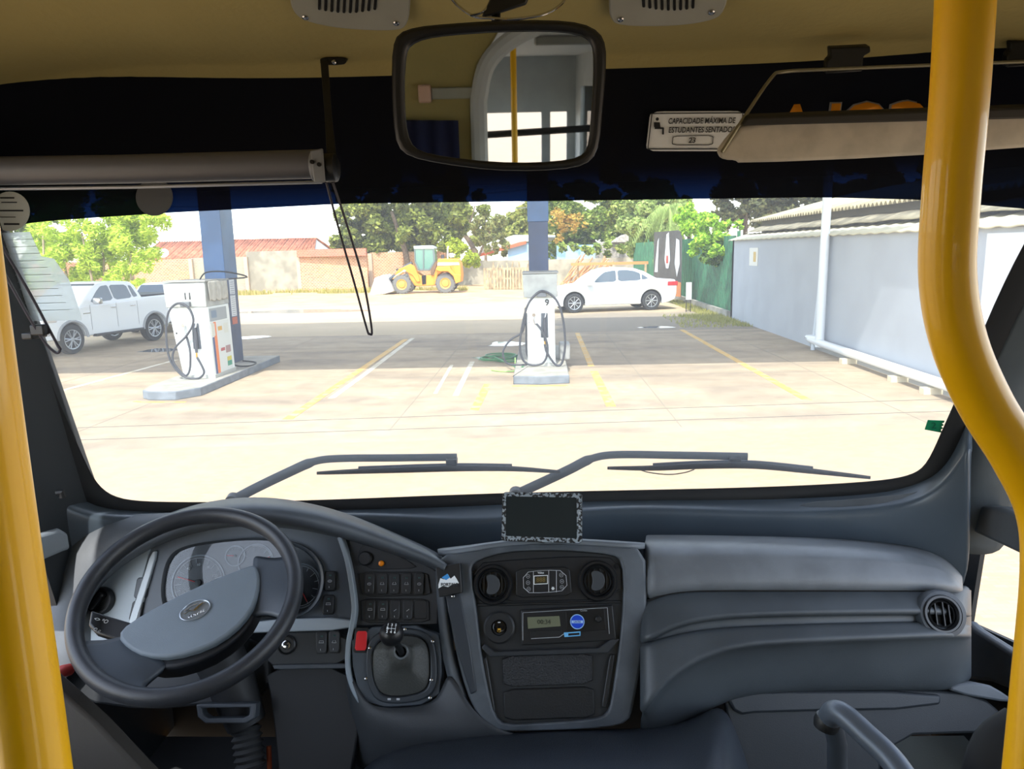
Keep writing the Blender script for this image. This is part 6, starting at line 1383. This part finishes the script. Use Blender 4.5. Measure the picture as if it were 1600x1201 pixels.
# --- sedan
L, H_ = 5.05, 1.68; k = L; f0 = gnd(898, 489); ang = math.radians(12)
prof = dict(top=[(.0, .62), (.03*k, .80), (.10*k, .93), (.20*k, 1.03), (.27*k, 1.07), (.5*k, 1.10), (.80*k, 1.17), (.93*k, 1.20), (.985*k, 1.17), (1.0*k, .98)], rear=[(.998*k, .62), (.985*k, .40), (.93*k, .30)], front=[(.05*k, .26), (.0, .36)])
def sed_extra(t, M4, G):
    a = ang
    lbox(t, M4, a, 'headlight', (.24, .02, .78), (.42, .08, .14), mat('lamp_clear', 'd0c8c0', .2)); lbox(t, M4, a, 'tail_light', (L-.18, .015, 1.02), (.42, .06, .17), mat('lamp_red', 'c0363c', .25), .02)
    lbox(t, M4, a, 'wing_mirror', (.30*k, -.10, 1.10), (.22, .18, .13), WPT, .03)
    for x in (.47*k, .68*k): lbox(t, M4, a, 'door_handle', (x, -.01, .98), (.20, .03, .03), WPT, .008)
    for x in (.345*k, .565*k): lbox(t, M4, a, 'door_seam', (x, -.0015, .70), (.010, .006, .66), mat('seam_grey', '8c9094', .6), 0)
    lbox(t, M4, a, 'sill', (.49*k, .01, .34), (2.0, .05, .09), mat('sill_grey', 'c0c4c8', .4))
green = [(.25*k, 1.02), (.335*k, 1.36), (.40*k, 1.56), (.47*k, 1.655), (.57*k, 1.68), (.66*k, 1.64), (.74*k, 1.52), (.86*k, 1.18), (.84*k, 1.05)]
wins_ = [[(.335*k, 1.14), (.375*k, 1.34), (.425*k, 1.52), (.50*k, 1.575), (.515*k, 1.575), (.515*k, 1.15)], [(.53*k, 1.16), (.53*k, 1.575), (.60*k, 1.58), (.66*k, 1.54), (.71*k, 1.44), (.71*k, 1.18)], [(.72*k, 1.19), (.72*k, 1.42), (.775*k, 1.24)]]
car('sedan_car', 'white four-door sedan parked behind pump 9', 'car', f0, ang, L, 1.85, 3.10, .92, prof, green, wins_, .375, WPT, 0, sed_extra, spokes=8, base=.24, frontglass=((.27*k, 1.07), (.455*k, 1.64)), rearglass=((.845*k, 1.20), (.69*k, 1.62)))
# --- pickup
L = 5.0; f0 = gnd(118, 553); ang = math.atan2(.97, .25)
prof = dict(top=[(.0, .95), (.05, 1.08), (.35, 1.13), (1.1, 1.20), (1.35, 1.22), (3.0, 1.28), (3.35, 1.30), (3.40, 1.32), (4.92, 1.34), (4.96, 1.26)], rear=[(4.98, .75), (4.94, .60), (4.5, .55)], front=[(.12, .42), (.0, .55)])
green = [(1.15, 1.18), (1.75, 1.66), (2.0, 1.78), (2.6, 1.82), (3.1, 1.78), (3.25, 1.66), (3.42, 1.28), (3.40, 1.2)]
wins_ = [[(1.55, 1.28), (1.85, 1.56), (2.05, 1.70), (2.28, 1.72), (2.34, 1.31)], [(2.40, 1.31), (2.34, 1.72), (2.92, 1.70), (3.02, 1.33)], [(3.08, 1.34), (3.0, 1.68), (3.1, 1.66), (3.24, 1.36)]]
def pk_extra(t, M4, G):
    a = ang
    lbox(t, M4, a, 'wing_mirror', (1.62, -.14, 1.33), (.12, .24, .17), CHR, .03); lbox(t, M4, a, 'side_step', (2.35, -.03, .42), (1.7, .14, .07), mat('step_black', '26282b', .5), .015)
    lbox(t, M4, a, 'tail_light', (4.90, .02, 1.08), (.13, .06, .36), mat('lamp_red', 'c0363c', .25), .02)
    lbox(t, M4, a, 'bed_cover', (4.17, .88, 1.35), (1.48, 1.6, .05), mat('bed_black', '303236', .6)); lbox(t, M4, a, 'bed_recess', (4.0, .88, 1.2), (.5, 1.5, .12), UND, 0)
    for x in (2.25, 2.95): lbox(t, M4, a, 'door_handle', (x, -.012, 1.12), (.18, .03, .035), CHR, .008)
    for x in (1.48, 2.36, 3.12): lbox(t, M4, a, 'door_seam', (x, -.002, .90), (.010, .006, .66), mat('seam_grey', '8c9094', .6), 0)
    lbox(t, M4, a, 'headlight', (.22, .02, .95), (.40, .08, .16), mat('lamp_clear', 'd0c8c0', .2), .02); lbox(t, M4, a, 'fog_light', (.16, .03, .62), (.12, .06, .2), CHR, .02)
    lbox(t, M4, a, 'front_grille', (.02, .87, .82), (.08, 1.1, .34), mat('grille_black', '17181a', .4), .02)
    lbox(t, M4, a, 'fender_badge', (1.35, -.004, 1.02), (.22, .01, .025), CHR, 0)
    text('badge', '4x4', M4 @ Vector((4.55, -.01, 1.19)), M4.to_3x3() @ Vector((1, 0, 0)), (0, 0, 1), .12, mat('badge_grey', '8a9096', .4), t, th=.004, bold=.02)
    for cx_ in (.85, .85+2.88):
        bm = bmesh.new(); P = [M4 @ Vector((cx_+.46*math.cos(q), -.01, .40+.46*math.sin(q))) for q in [PI*i/14-.0 for i in range(15)]]; tube(bm, P, .035, 8); obj('wheel_arch_trim', bm, mat('arch_grey', '9a9ea2', .5), t)
car('pickup_truck', 'white double-cab pickup truck parked at the left', 'car', f0, ang, L, 1.78, 2.88, .85, prof, green, wins_, .385, WPT, 0, pk_extra, spokes=6, base=.42, frontglass=((1.22, 1.22), (1.95, 1.76)), rearglass=None, inset=.16)
# --- small car behind the pickup
L = 4.0; f0 = gnd(284, 517); f0 = Vector((f0.x, f0.y+.2, 0)); ang = math.radians(103)
prof = dict(top=[(.0, .85), (.1, .95), (.5, 1.02), (.95, 1.06), (2.5, 1.10), (3.9, 1.12), (4.0, .9)], rear=[(4.0, .5), (3.8, .34)], front=[(.15, .28), (.0, .40)])
green = [(.8, 1.02), (1.5, 1.5), (1.9, 1.58), (3.0, 1.56), (3.6, 1.3), (3.8, 1.08), (3.6, 1.02)]
wins_ = [[(1.2, 1.14), (1.6, 1.45), (2.1, 1.50), (2.1, 1.15)], [(2.2, 1.15), (2.2, 1.50), (2.95, 1.48), (3.2, 1.16)]]
def sm_extra(t, M4, G):
    lbox(t, M4, ang, 'bumper', (-.03, .85, .58), (.14, 1.72, .5), mat('bumper_navy', '38404e', .5), .04)
    lbox(t, M4, ang, 'licence_plate', (-.115, .5, .58), (.02, .42, .14), mat('plate_grey', 'a8acb0', .5), 0)
    lbox(t, M4, ang, 'licence_plate_lamp', (-.09, 1.4, .8), (.05, .3, .1), CHR, .01)
car('small_car', 'small white car with dark bumper, mostly hidden between the pickup tail and pump 11', 'car', f0, ang, L, 1.7, 2.4, .75, prof, green, wins_, .32, WPT, 0, sm_extra, spokes=7, base=.26, frontglass=((.85, 1.06), (1.55, 1.52)))

# --- wheel loader
YL = 44.0; t = thing('wheel_loader', 'orange wheel loader with pale bucket parked before the brick wall', 'wheel loader', gnd(655, 460))
def LL(x, y, d=0): return at(x, y, YL)+Vector((0, d, 0))
OR_ = mat('loader_orange', 'd8902c', .5, var=.1, vscale=2); ORD = mat('loader_rim', 'd89a40', .5)
def ext(name, P, d0, d1, m, bevel=.03, par=None, ck=0):
    bm = bmesh.new(); q = chaikin(P, ck) if ck else P; extr(bm, [LL(x, y, d0) for x, y in q], (0, d1-d0, 0)); return obj(name, bm, m, par or t, bevel=bevel)
ext('engine_hood', [(683, 404), (714, 404), (718, 412), (720, 430), (719, 441), (711, 442), (707, 432), (700, 426), (690, 425), (683, 430), (679, 446), (676, 446), (677, 430), (681, 416)], .35, 1.75, OR_, .05)
ext('fender', [(680, 421), (684, 416), (703, 416), (704, 420), (711, 428), (720, 429), (720, 440), (712, 443), (708, 431), (700, 424), (686, 424)], .0, .5, OR_, .03)
ext('hood_stripe', [(683, 410), (716, 410), (717, 414), (682, 415)], .32, .36, mat('stripe_white', 'e4e0d8', .5), 0)
ext('frame', [(634, 424), (646, 424), (656, 431), (666, 430), (681, 430), (680, 446), (662, 447), (646, 447), (640, 438)], .45, 1.6, OR_, .03)
ext('hitch', [(657, 431), (664, 430), (664, 444), (658, 445)], .40, .9, UND, .01)
cb = ext('cab', [(646, 388), (670, 386), (676, 389), (678, 407), (670, 421), (652, 422), (647, 411)], .45, 1.6, mat('cab_glass', '4f7f72', .1, spec=.8), .02)
ext('cab_roof', [(644, 384), (671, 383), (677, 386), (677, 389), (645, 389)], .38, 1.7, mat('cab_roof_grey', 'a8b4b0', .5), .03)
for P in ([(645, 388), (647, 388), (648, 411), (646, 411)], [(659, 388), (661, 388), (661, 421), (659, 421)], [(674, 388), (677, 388), (679, 407), (676, 408)], [(647, 411), (649, 410), (654, 421), (652, 423)], [(677, 406), (679, 408), (671, 422), (669, 420)], [(652, 420), (670, 420), (670, 423), (652, 423)]):
    ext('cab_post', P, .40, .46, mat('cab_post_grey', '5c6a68', .5), .01, cb)
ext('cab_step', [(672, 420), (680, 408), (682, 412), (676, 428), (672, 430)], .3, .5, mat('step_brown', '6a5038', .6), .01)
ext('lift_arm', [(640, 412), (646, 416), (652, 430), (655, 440), (650, 441), (643, 430), (632, 424), (612, 437), (608, 436), (622, 420)], .35, .55, OR_, .02)
bm = bmesh.new(); tube(bm, [LL(642, 411, .5), LL(630, 417, .5), LL(606, 438, .4)], .10, 8); obj('boom', bm, mat('boom_dark', '40444a', .6), t)
bm = bmesh.new(); tube(bm, [LL(640, 420, .5), LL(628, 424, .4)], .09, 8); tube(bm, [LL(628, 424, .4), LL(612, 434, .4)], .06, 8); obj('ram', bm, mat('ram_grey', 'b8b8b4', .4), t)
bm = bmesh.new(); tube(bm, [LL(617, 420, .6), LL(622, 430, .6), LL(606, 442, .6)], .08, 8); obj('linkage', bm, mat('boom_dark', '40444a', .6), t)
BKT = mat('bucket_pale', 'c0bcb4', .6, var=.18, vscale=4)
ext('bucket', [(600, 429), (586, 434), (584, 441), (577, 462), (595, 461), (616, 455), (611, 444), (606, 436)], -.15, 2.0, BKT, .04)
ext('bucket_side', [(590, 440), (600, 450), (596, 459), (580, 461), (584, 446)], -.2, -.14, mat('bucket_light', 'dcd8d2', .6), .01)
for px, py, r in ((626.6, 446, .56), (695, 442, .58)):
    for d in (.22, 1.85):
        c = LL(px, py); c = Vector((c.x, YL+d, r)) if d < 1 else Vector((c.x, YL+d, r))
        bm = bmesh.new(); lathe(bm, [(r*.55, -.36), (r*.92, -.38), (r, -.32), (r, -.05), (r*.92, 0), (r*.58, .01), (r*.55, -.03)], c, (0, -1, 0), 30)
        for q in range(18):
            a_ = q*PI/9; p = c+Vector((math.cos(a_)*r, .17, math.sin(a_)*r)); box(bm, p, (.10, .34, .05), Matrix.Rotation(-(a_+PI/2), 3, 'Y'))
        wh = obj('wheel', bm, mat('loader_tyre', '6c6c68', .9), t); bm = bmesh.new(); lathe(bm, [(r*.57, -.05), (r*.57, .015), (r*.48, .0), (r*.40, -.04), (r*.33, .02), (r*.1, .04)], c, (0, -1, 0), 24); obj('rim', bm, ORD, wh)
bm = bmesh.new(); tube(bm, [LL(697, 404, .8), LL(697, 388, .8), LL(699, 385, .8)], .05, 8, k=3); obj('exhaust_pipe', bm, mat('pipe_pale', 'c8c4b8', .5), t)
bm = bmesh.new(); tube(bm, [LL(689, 404, .8), LL(689, 398, .8)], .10, 8); obj('air_intake', bm, mat('boom_dark', '40444a', .6), t)

# ================================================================== TREES
def leafmat(name, cols):
    m = bpy.data.materials.new(name); m.use_nodes = True; N = m.node_tree.nodes; L = m.node_tree.links; bs = N['Principled BSDF']
    g = N.new('ShaderNodeNewGeometry'); r = N.new('ShaderNodeValToRGB'); r.color_ramp.interpolation = 'CONSTANT' if len(cols) > 4 else 'LINEAR'
    while len(r.color_ramp.elements) < len(cols): r.color_ramp.elements.new(.5)
    for i, c in enumerate(cols): r.color_ramp.elements[i].position = i/(len(cols)-1); r.color_ramp.elements[i].color = hx(c)
    L.new(g.outputs['Random Per Island'], r.inputs[0]); L.new(r.outputs[0], bs.inputs['Base Color']); bs.inputs['Roughness'].default_value = .5; bs.inputs['Specular IOR Level'].default_value = .3
    tr = N.new('ShaderNodeBsdfTranslucent'); L.new(r.outputs[0], tr.inputs[0]); mx = N.new('ShaderNodeMixShader'); mx.inputs[0].default_value = .35
    L.new(bs.outputs[0], mx.inputs[1]); L.new(tr.outputs[0], mx.inputs[2]); L.new(mx.outputs[0], N['Material Output'].inputs[0]); return m
def foliage(name, blobs, n, size, m, parent, seed=1, asp=.55, droop=0.0, clump=1.0):
    rg = random.Random(seed); V = []; Fc = []
    sub = []
    for (c, rx, ry, rz) in blobs:
        k = max(6, int(14*clump))
        for _ in range(k):
            a = rg.uniform(0, 2*PI); z = rg.uniform(-.8, 1); q = math.sqrt(max(0, 1-z*z)); s = rg.uniform(.55, .95)
            sub.append((c+Vector((math.cos(a)*q*rx*s, math.sin(a)*q*ry*s, z*rz*s)), min(rx, ry, rz)*rg.uniform(.22, .42)))
    wts = [r*r for _, r in sub]; tot = sum(wts)
    for (c, r), wt in zip(sub, wts):
        for _ in range(int(n*wt/tot)):
            d = Vector((rg.gauss(0, 1), rg.gauss(0, 1), rg.gauss(0, 1))).normalized(); p = c+d*r*rg.uniform(.6, 1.1)
            t1 = Vector((rg.gauss(0, 1), rg.gauss(0, 1), rg.gauss(0, .6)-droop)).normalized(); t2 = (t1.cross(d+Vector((rg.gauss(0, .5), rg.gauss(0, .5), rg.gauss(0, .5))))).normalized()
            s = size*rg.uniform(.6, 1.3); b = len(V)
            V += [p-t1*s*.5, p+t2*s*asp*.5, p+t1*s*.5, p-t2*s*asp*.5]; Fc.append((b, b+1, b+2, b+3))
    return pymesh(name, V, Fc, m, parent)
TRK = mat('bark', '6a5a48', .9, var=.2, vscale=6); TRL = mat('bark_pale', '9a8a70', .9, var=.2, vscale=6)
def B(px, py, rx, ry, Y, rd=None):
    s = Y/1150*1.02; return (at(px, py, Y), rx*s, (rd or min(rx, ry))*s, ry*s)
def trunk(parent, P, r0, r1, m=TRK, name='trunk'):
    bm = bmesh.new(); n = len(P); Pk = catmull(P, 4); q = len(Pk); tube(bm, Pk, [r0+(r1-r0)*i/(q-1) for i in range(q)], 8); return obj(name, bm, m, parent)
# bright feathery tree, left
t = thing('bright_tree', 'bright yellow-green feathery tree behind the white pickup', 'tree', gnd(150, 475))
Y = 33
foliage('foliage', [B(90, 360, 50, 34, Y, 45), B(150, 350, 55, 38, Y, 45), B(215, 352, 42, 34, Y-1, 40), B(115, 410, 50, 34, Y, 40), B(175, 405, 50, 30, Y, 40), B(212, 398, 36, 30, Y-1, 34), B(60, 300, 60, 50, Y+1), B(150, 290, 70, 45, Y+1), B(218, 315, 34, 26, Y), B(30, 400, 45, 60, Y+1), B(196, 435, 34, 18, Y-1), B(90, 385, 40, 30, Y), B(145, 380, 44, 30, Y), B(200, 372, 40, 26, Y), B(160, 430, 50, 22, Y), B(110, 440, 40, 20, Y), B(225, 340, 26, 26, Y)], 46000, .24, leafmat('leaf_bright', ['93ae2c', 'bcd440', 'd6e45c', 'a4c038']), t, 11, asp=.28, droop=.3)
for i, px in enumerate((70, 112, 128, 150, 163, 182, 205, 214)):
    g_ = at(px, 462, Y+(i % 3)*.6-.5); trunk(t, [(g_.x, g_.y, 0), (g_.x+.1*(-1)**i, g_.y, 1.6), (g_.x+.3*(-1)**i, g_.y, 3.6)], .07, .04, TRL, 'stem')
t = thing('dark_tree', 'taller green tree partly showing beyond the bright tree at far left', 'tree', (at(0, 420, 44).x, 44, 0))
foliage('foliage', [B(-20, 340, 60, 70, 44), B(40, 320, 50, 60, 45)], 6000, .35, leafmat('leaf_dark', ['3a5418', '5a7424', '748c34']), t, 12); trunk(t, [(at(0, 420, 44).x, 44, 0), (at(0, 420, 44).x, 44, 4)], .2, .12)
# big tree behind loader
t = thing('shade_tree', 'large dense green tree above the brick wall behind the wheel loader', 'tree', (at(600, 420, 54).x, 54, 0))
Y = 54
foliage('foliage', [B(560, 350, 42, 34, Y, 60), B(610, 335, 50, 36, Y, 60), B(665, 340, 52, 36, Y, 60), B(560, 385, 36, 22, Y, 50), B(540, 375, 22, 24, Y, 40), B(620, 375, 50, 26, Y, 60), B(690, 375, 34, 24, Y, 50), B(610, 280, 80, 40, Y, 80), B(700, 300, 50, 34, Y, 60), B(725, 335, 40, 22, Y, 50), B(560, 300, 50, 30, Y), B(585, 375, 40, 24, Y), B(650, 385, 44, 20, Y), B(700, 350, 36, 24, Y), B(640, 360, 50, 26, Y), B(590, 395, 40, 14, Y)], 52000, .36, leafmat('leaf_mid', ['66702c', '848c3c', 'a0a84c', '727c34', 'b4b85c']), t, 13)
trunk(t, [(at(640, 420, 53).x, 53, 0), (at(634, 400, 53).x, 53, 2.4), at(622, 360, 53), at(612, 330, 53)], .25, .12)
t = thing('leaning_tree', 'sparse tree with a long leaning dark trunk right of the wheel loader', 'tree', gnd(757, 436))
g_ = gnd(757, 437); Y = g_.y
trunk(t, [g_, at(748, 412, Y), at(738, 385, Y), at(722, 362, Y), at(705, 348, Y), at(690, 325, Y)], .28, .14); trunk(t, [at(745, 410, Y), at(752, 390, Y), at(762, 372, Y), at(768, 350, Y)], .13, .05, TRK, 'branch'); trunk(t, [at(722, 362, Y), at(735, 345, Y), at(742, 322, Y)], .12, .05, TRK, 'branch')
foliage('foliage', [B(735, 345, 34, 20, Y, 34), B(765, 352, 26, 20, Y, 30), B(700, 328, 34, 18, Y, 34), B(770, 378, 22, 16, Y, 24), B(730, 310, 44, 18, Y)], 6000, .32, leafmat('leaf_olive', ['747c44', '949a58', 'aca868', '808448']), t, 14)
t = thing('yellow_bush', 'yellow-green bushes at the wall between the loader and the leaning trunk', 'bush', (at(730, 425, 50.5).x, 50.5, 0))
foliage('foliage', [B(720, 398, 24, 16, 52.5, 20), B(738, 408, 14, 12, 52, 16), B(705, 385, 20, 14, 52.8, 20)], 3200, .3, leafmat('leaf_yellow', ['a4b430', 'c0c83c', '8ca02c']), t, 15)
# mid trees behind pump 9
t = thing('olive_tree', 'rounded olive green tree just left of the blue column behind pump 9', 'tree', (at(800, 410, 76).x, 76, 0)); Y = 76
foliage('foliage', [B(800, 360, 34, 26, Y), B(828, 345, 30, 26, Y), B(775, 378, 28, 18, Y), B(760, 372, 26, 18, Y), B(835, 375, 34, 22, Y), B(790, 390, 34, 14, Y), B(815, 370, 34, 24, Y), B(840, 395, 30, 12, Y), B(760, 388, 26, 12, Y)], 20000, .5, leafmat('leaf_olive2', ['7c8440', '98a04c', 'b0ac58', '888c40']), t, 16); trunk(t, [(at(805, 410, Y).x, Y, 0), (at(805, 400, Y).x, Y, 3.5)], .25, .15)
t = thing('palm_tree', 'distant small palm top against the sky left of the blue column', 'palm', (at(758, 400, 85).x, 85, 0)); pc_ = at(757, 338, 85)
trunk(t, [(pc_.x, 85, 0), (pc_.x, 85, pc_.z)], .2, .14)
V = []; Fc = []; rg = random.Random(4)
for q in range(16):
    a_ = 2*PI*q/16; ln = rg.uniform(1.4, 2.2)
    for s_ in range(14):
        u = s_/14; p = pc_+Vector((math.cos(a_)*ln*u, math.sin(a_)*ln*u, .9*u-1.7*u*u)); lf = .5*(1-u*.6)
        for sg in (-1, 1):
            e_ = p+Vector((-math.sin(a_)*sg*lf*.5+math.cos(a_)*.2, math.cos(a_)*sg*lf*.5+math.sin(a_)*.2, -lf*.7)); b = len(V); V += [p, p+Vector((math.cos(a_)*.08, math.sin(a_)*.08, .02)), e_]; Fc.append((b, b+1, b+2))
pymesh('fronds', V, Fc, leafmat('leaf_palm', ['6c7c40', '8c9850']), t)
t = thing('mango_tree', 'big dense tree with orange blossom right of the blue column', 'tree', (at(920, 410, 66).x, 66, 0)); Y = 66
foliage('foliage', [B(880, 345, 34, 34, Y, 50), B(920, 340, 44, 36, Y, 60), B(965, 335, 44, 34, Y, 60), B(895, 380, 34, 22, Y, 50), B(945, 380, 46, 24, Y, 60), B(990, 375, 28, 24, Y, 50), B(920, 290, 80, 34, Y, 60), B(1000, 320, 30, 34, Y), B(900, 365, 40, 24, Y), B(960, 360, 44, 26, Y), B(870, 395, 30, 14, Y), B(985, 395, 30, 14, Y), B(920, 400, 50, 12, Y), B(950, 392, 46, 14, Y-7, 20), B(885, 388, 20, 10, Y-7, 16)], 48000, .40, leafmat('leaf_mango', ['5e742c', '7e943c', '9cae50', '6e8434', 'b0b860', 'c0c06c']), t, 17)
foliage('blossom', [B(880, 348, 22, 24, Y-3.2, 26), B(905, 350, 14, 18, Y-3.2, 20), B(873, 372, 9, 8, Y-3, 14)], 700, .30, leafmat('blossom_orange', ['b8983c', 'c8a850', 'b08838']), t, 18); trunk(t, [(at(925, 410, Y).x, Y, 0), (at(925, 400, Y).x, Y, 4)], .4, .25)
t = thing('shade_tree', 'pale green leafy tree above the roof of the white sedan', 'tree', (at(1020, 410, 52).x, 52, 0)); Y = 52
foliage('foliage', [B(1010, 345, 34, 34, Y, 40), B(1035, 375, 26, 30, Y, 34), B(1000, 385, 24, 20, Y, 30), B(1040, 330, 40, 30, Y, 40), B(1010, 300, 50, 24, Y), B(1020, 360, 34, 30, Y), B(1030, 400, 26, 12, Y)], 18000, .36, leafmat('leaf_pale', ['7c9448', '9cb05c', 'b4c074', '869c50']), t, 19); trunk(t, [(at(1030, 410, Y).x, Y, 0), (at(1030, 400, Y).x, Y, 3.5)], .2, .12)
t = thing('palm_shrub', 'feathery drooping palm fronds hanging over the mural board', 'palm', (at(1075, 400, 35).x, 35, 0)); Y = 35
V = []; Fc = []; rg = random.Random(8)
for cpx, cpy in ((1065, 320), (1088, 335), (1045, 325), (1075, 350)):
    pc_ = at(cpx, cpy, Y)
    for q in range(22):
        a_ = rg.uniform(0, 2*PI); ln = rg.uniform(1.0, 1.9); up = rg.uniform(.2, .9)
        for s_ in range(26):
            u = s_/26; p = pc_+Vector((math.cos(a_)*ln*u, math.sin(a_)*ln*u, up*u-2.0*u*u)); lf = .55*(1-u*.5)
            for sg in (-1, 1):
                e_ = p+Vector((-math.sin(a_)*sg*lf*.4, math.cos(a_)*sg*lf*.4, -lf*.8)); b = len(V); V += [p, p+Vector((.02, .02, .03)), e_]; Fc.append((b, b+1, b+2))
pymesh('fronds', V, Fc, leafmat('leaf_frond', ['7c9448', '9cb464', 'b4c474']), t); trunk(t, [(at(1085, 400, 36.5).x, 36.5, 0), at(1075, 340, 35.5)], .16, .10)
t = thing('climbing_vine', 'bright green leafy vine spilling over the top of the green fence', 'vine', (WX+.2, 28, 2.7)); Y = 27.5
foliage('foliage', [B(1085, 350, 22, 22, Y+2, 24), B(1112, 362, 26, 24, Y, 26), B(1130, 385, 22, 24, Y-.6, 16), B(1100, 385, 22, 22, Y+.5, 20), B(1070, 335, 14, 18, Y+2, 20), B(1145, 352, 20, 8, Y, 12)], 9000, .17, leafmat('leaf_vine', ['6c9c20', '94c030', 'b4dc40', 'd0e858']), t, 20, asp=.6)
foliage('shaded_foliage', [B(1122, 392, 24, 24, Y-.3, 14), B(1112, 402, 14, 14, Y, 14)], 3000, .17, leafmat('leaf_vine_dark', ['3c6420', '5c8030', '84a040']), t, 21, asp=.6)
for i, (cx_, Y) in enumerate(((1165, 40), (1230, 36), (1310, 31), (1400, 27))):
    t = thing('dark_tree', ('dark tree behind the corrugated roof, leftmost of the four', 'dark tree behind the corrugated roof, second from the left', 'dark tree behind the roof just right of the white drain pipe', 'dark tree behind the roof, rightmost, touching the yellow pole')[i], 'tree', (at(cx_, 400, Y).x, Y, 0), 'dark trees behind the grey wall roof')
    foliage('foliage', [B(cx_, 320, 60, 34, Y, 50), B(cx_+10, 285, 70, 40, Y, 60), B(cx_-20, 345, 40, 20, Y, 40)], 8000, .26, leafmat('leaf_darkest%d' % i, ['464a2a', '626638', '848050', '54582f']), t, 30+i); trunk(t, [(at(cx_, 400, Y).x, Y, 0), at(cx_, 330, Y)], .2, .1)
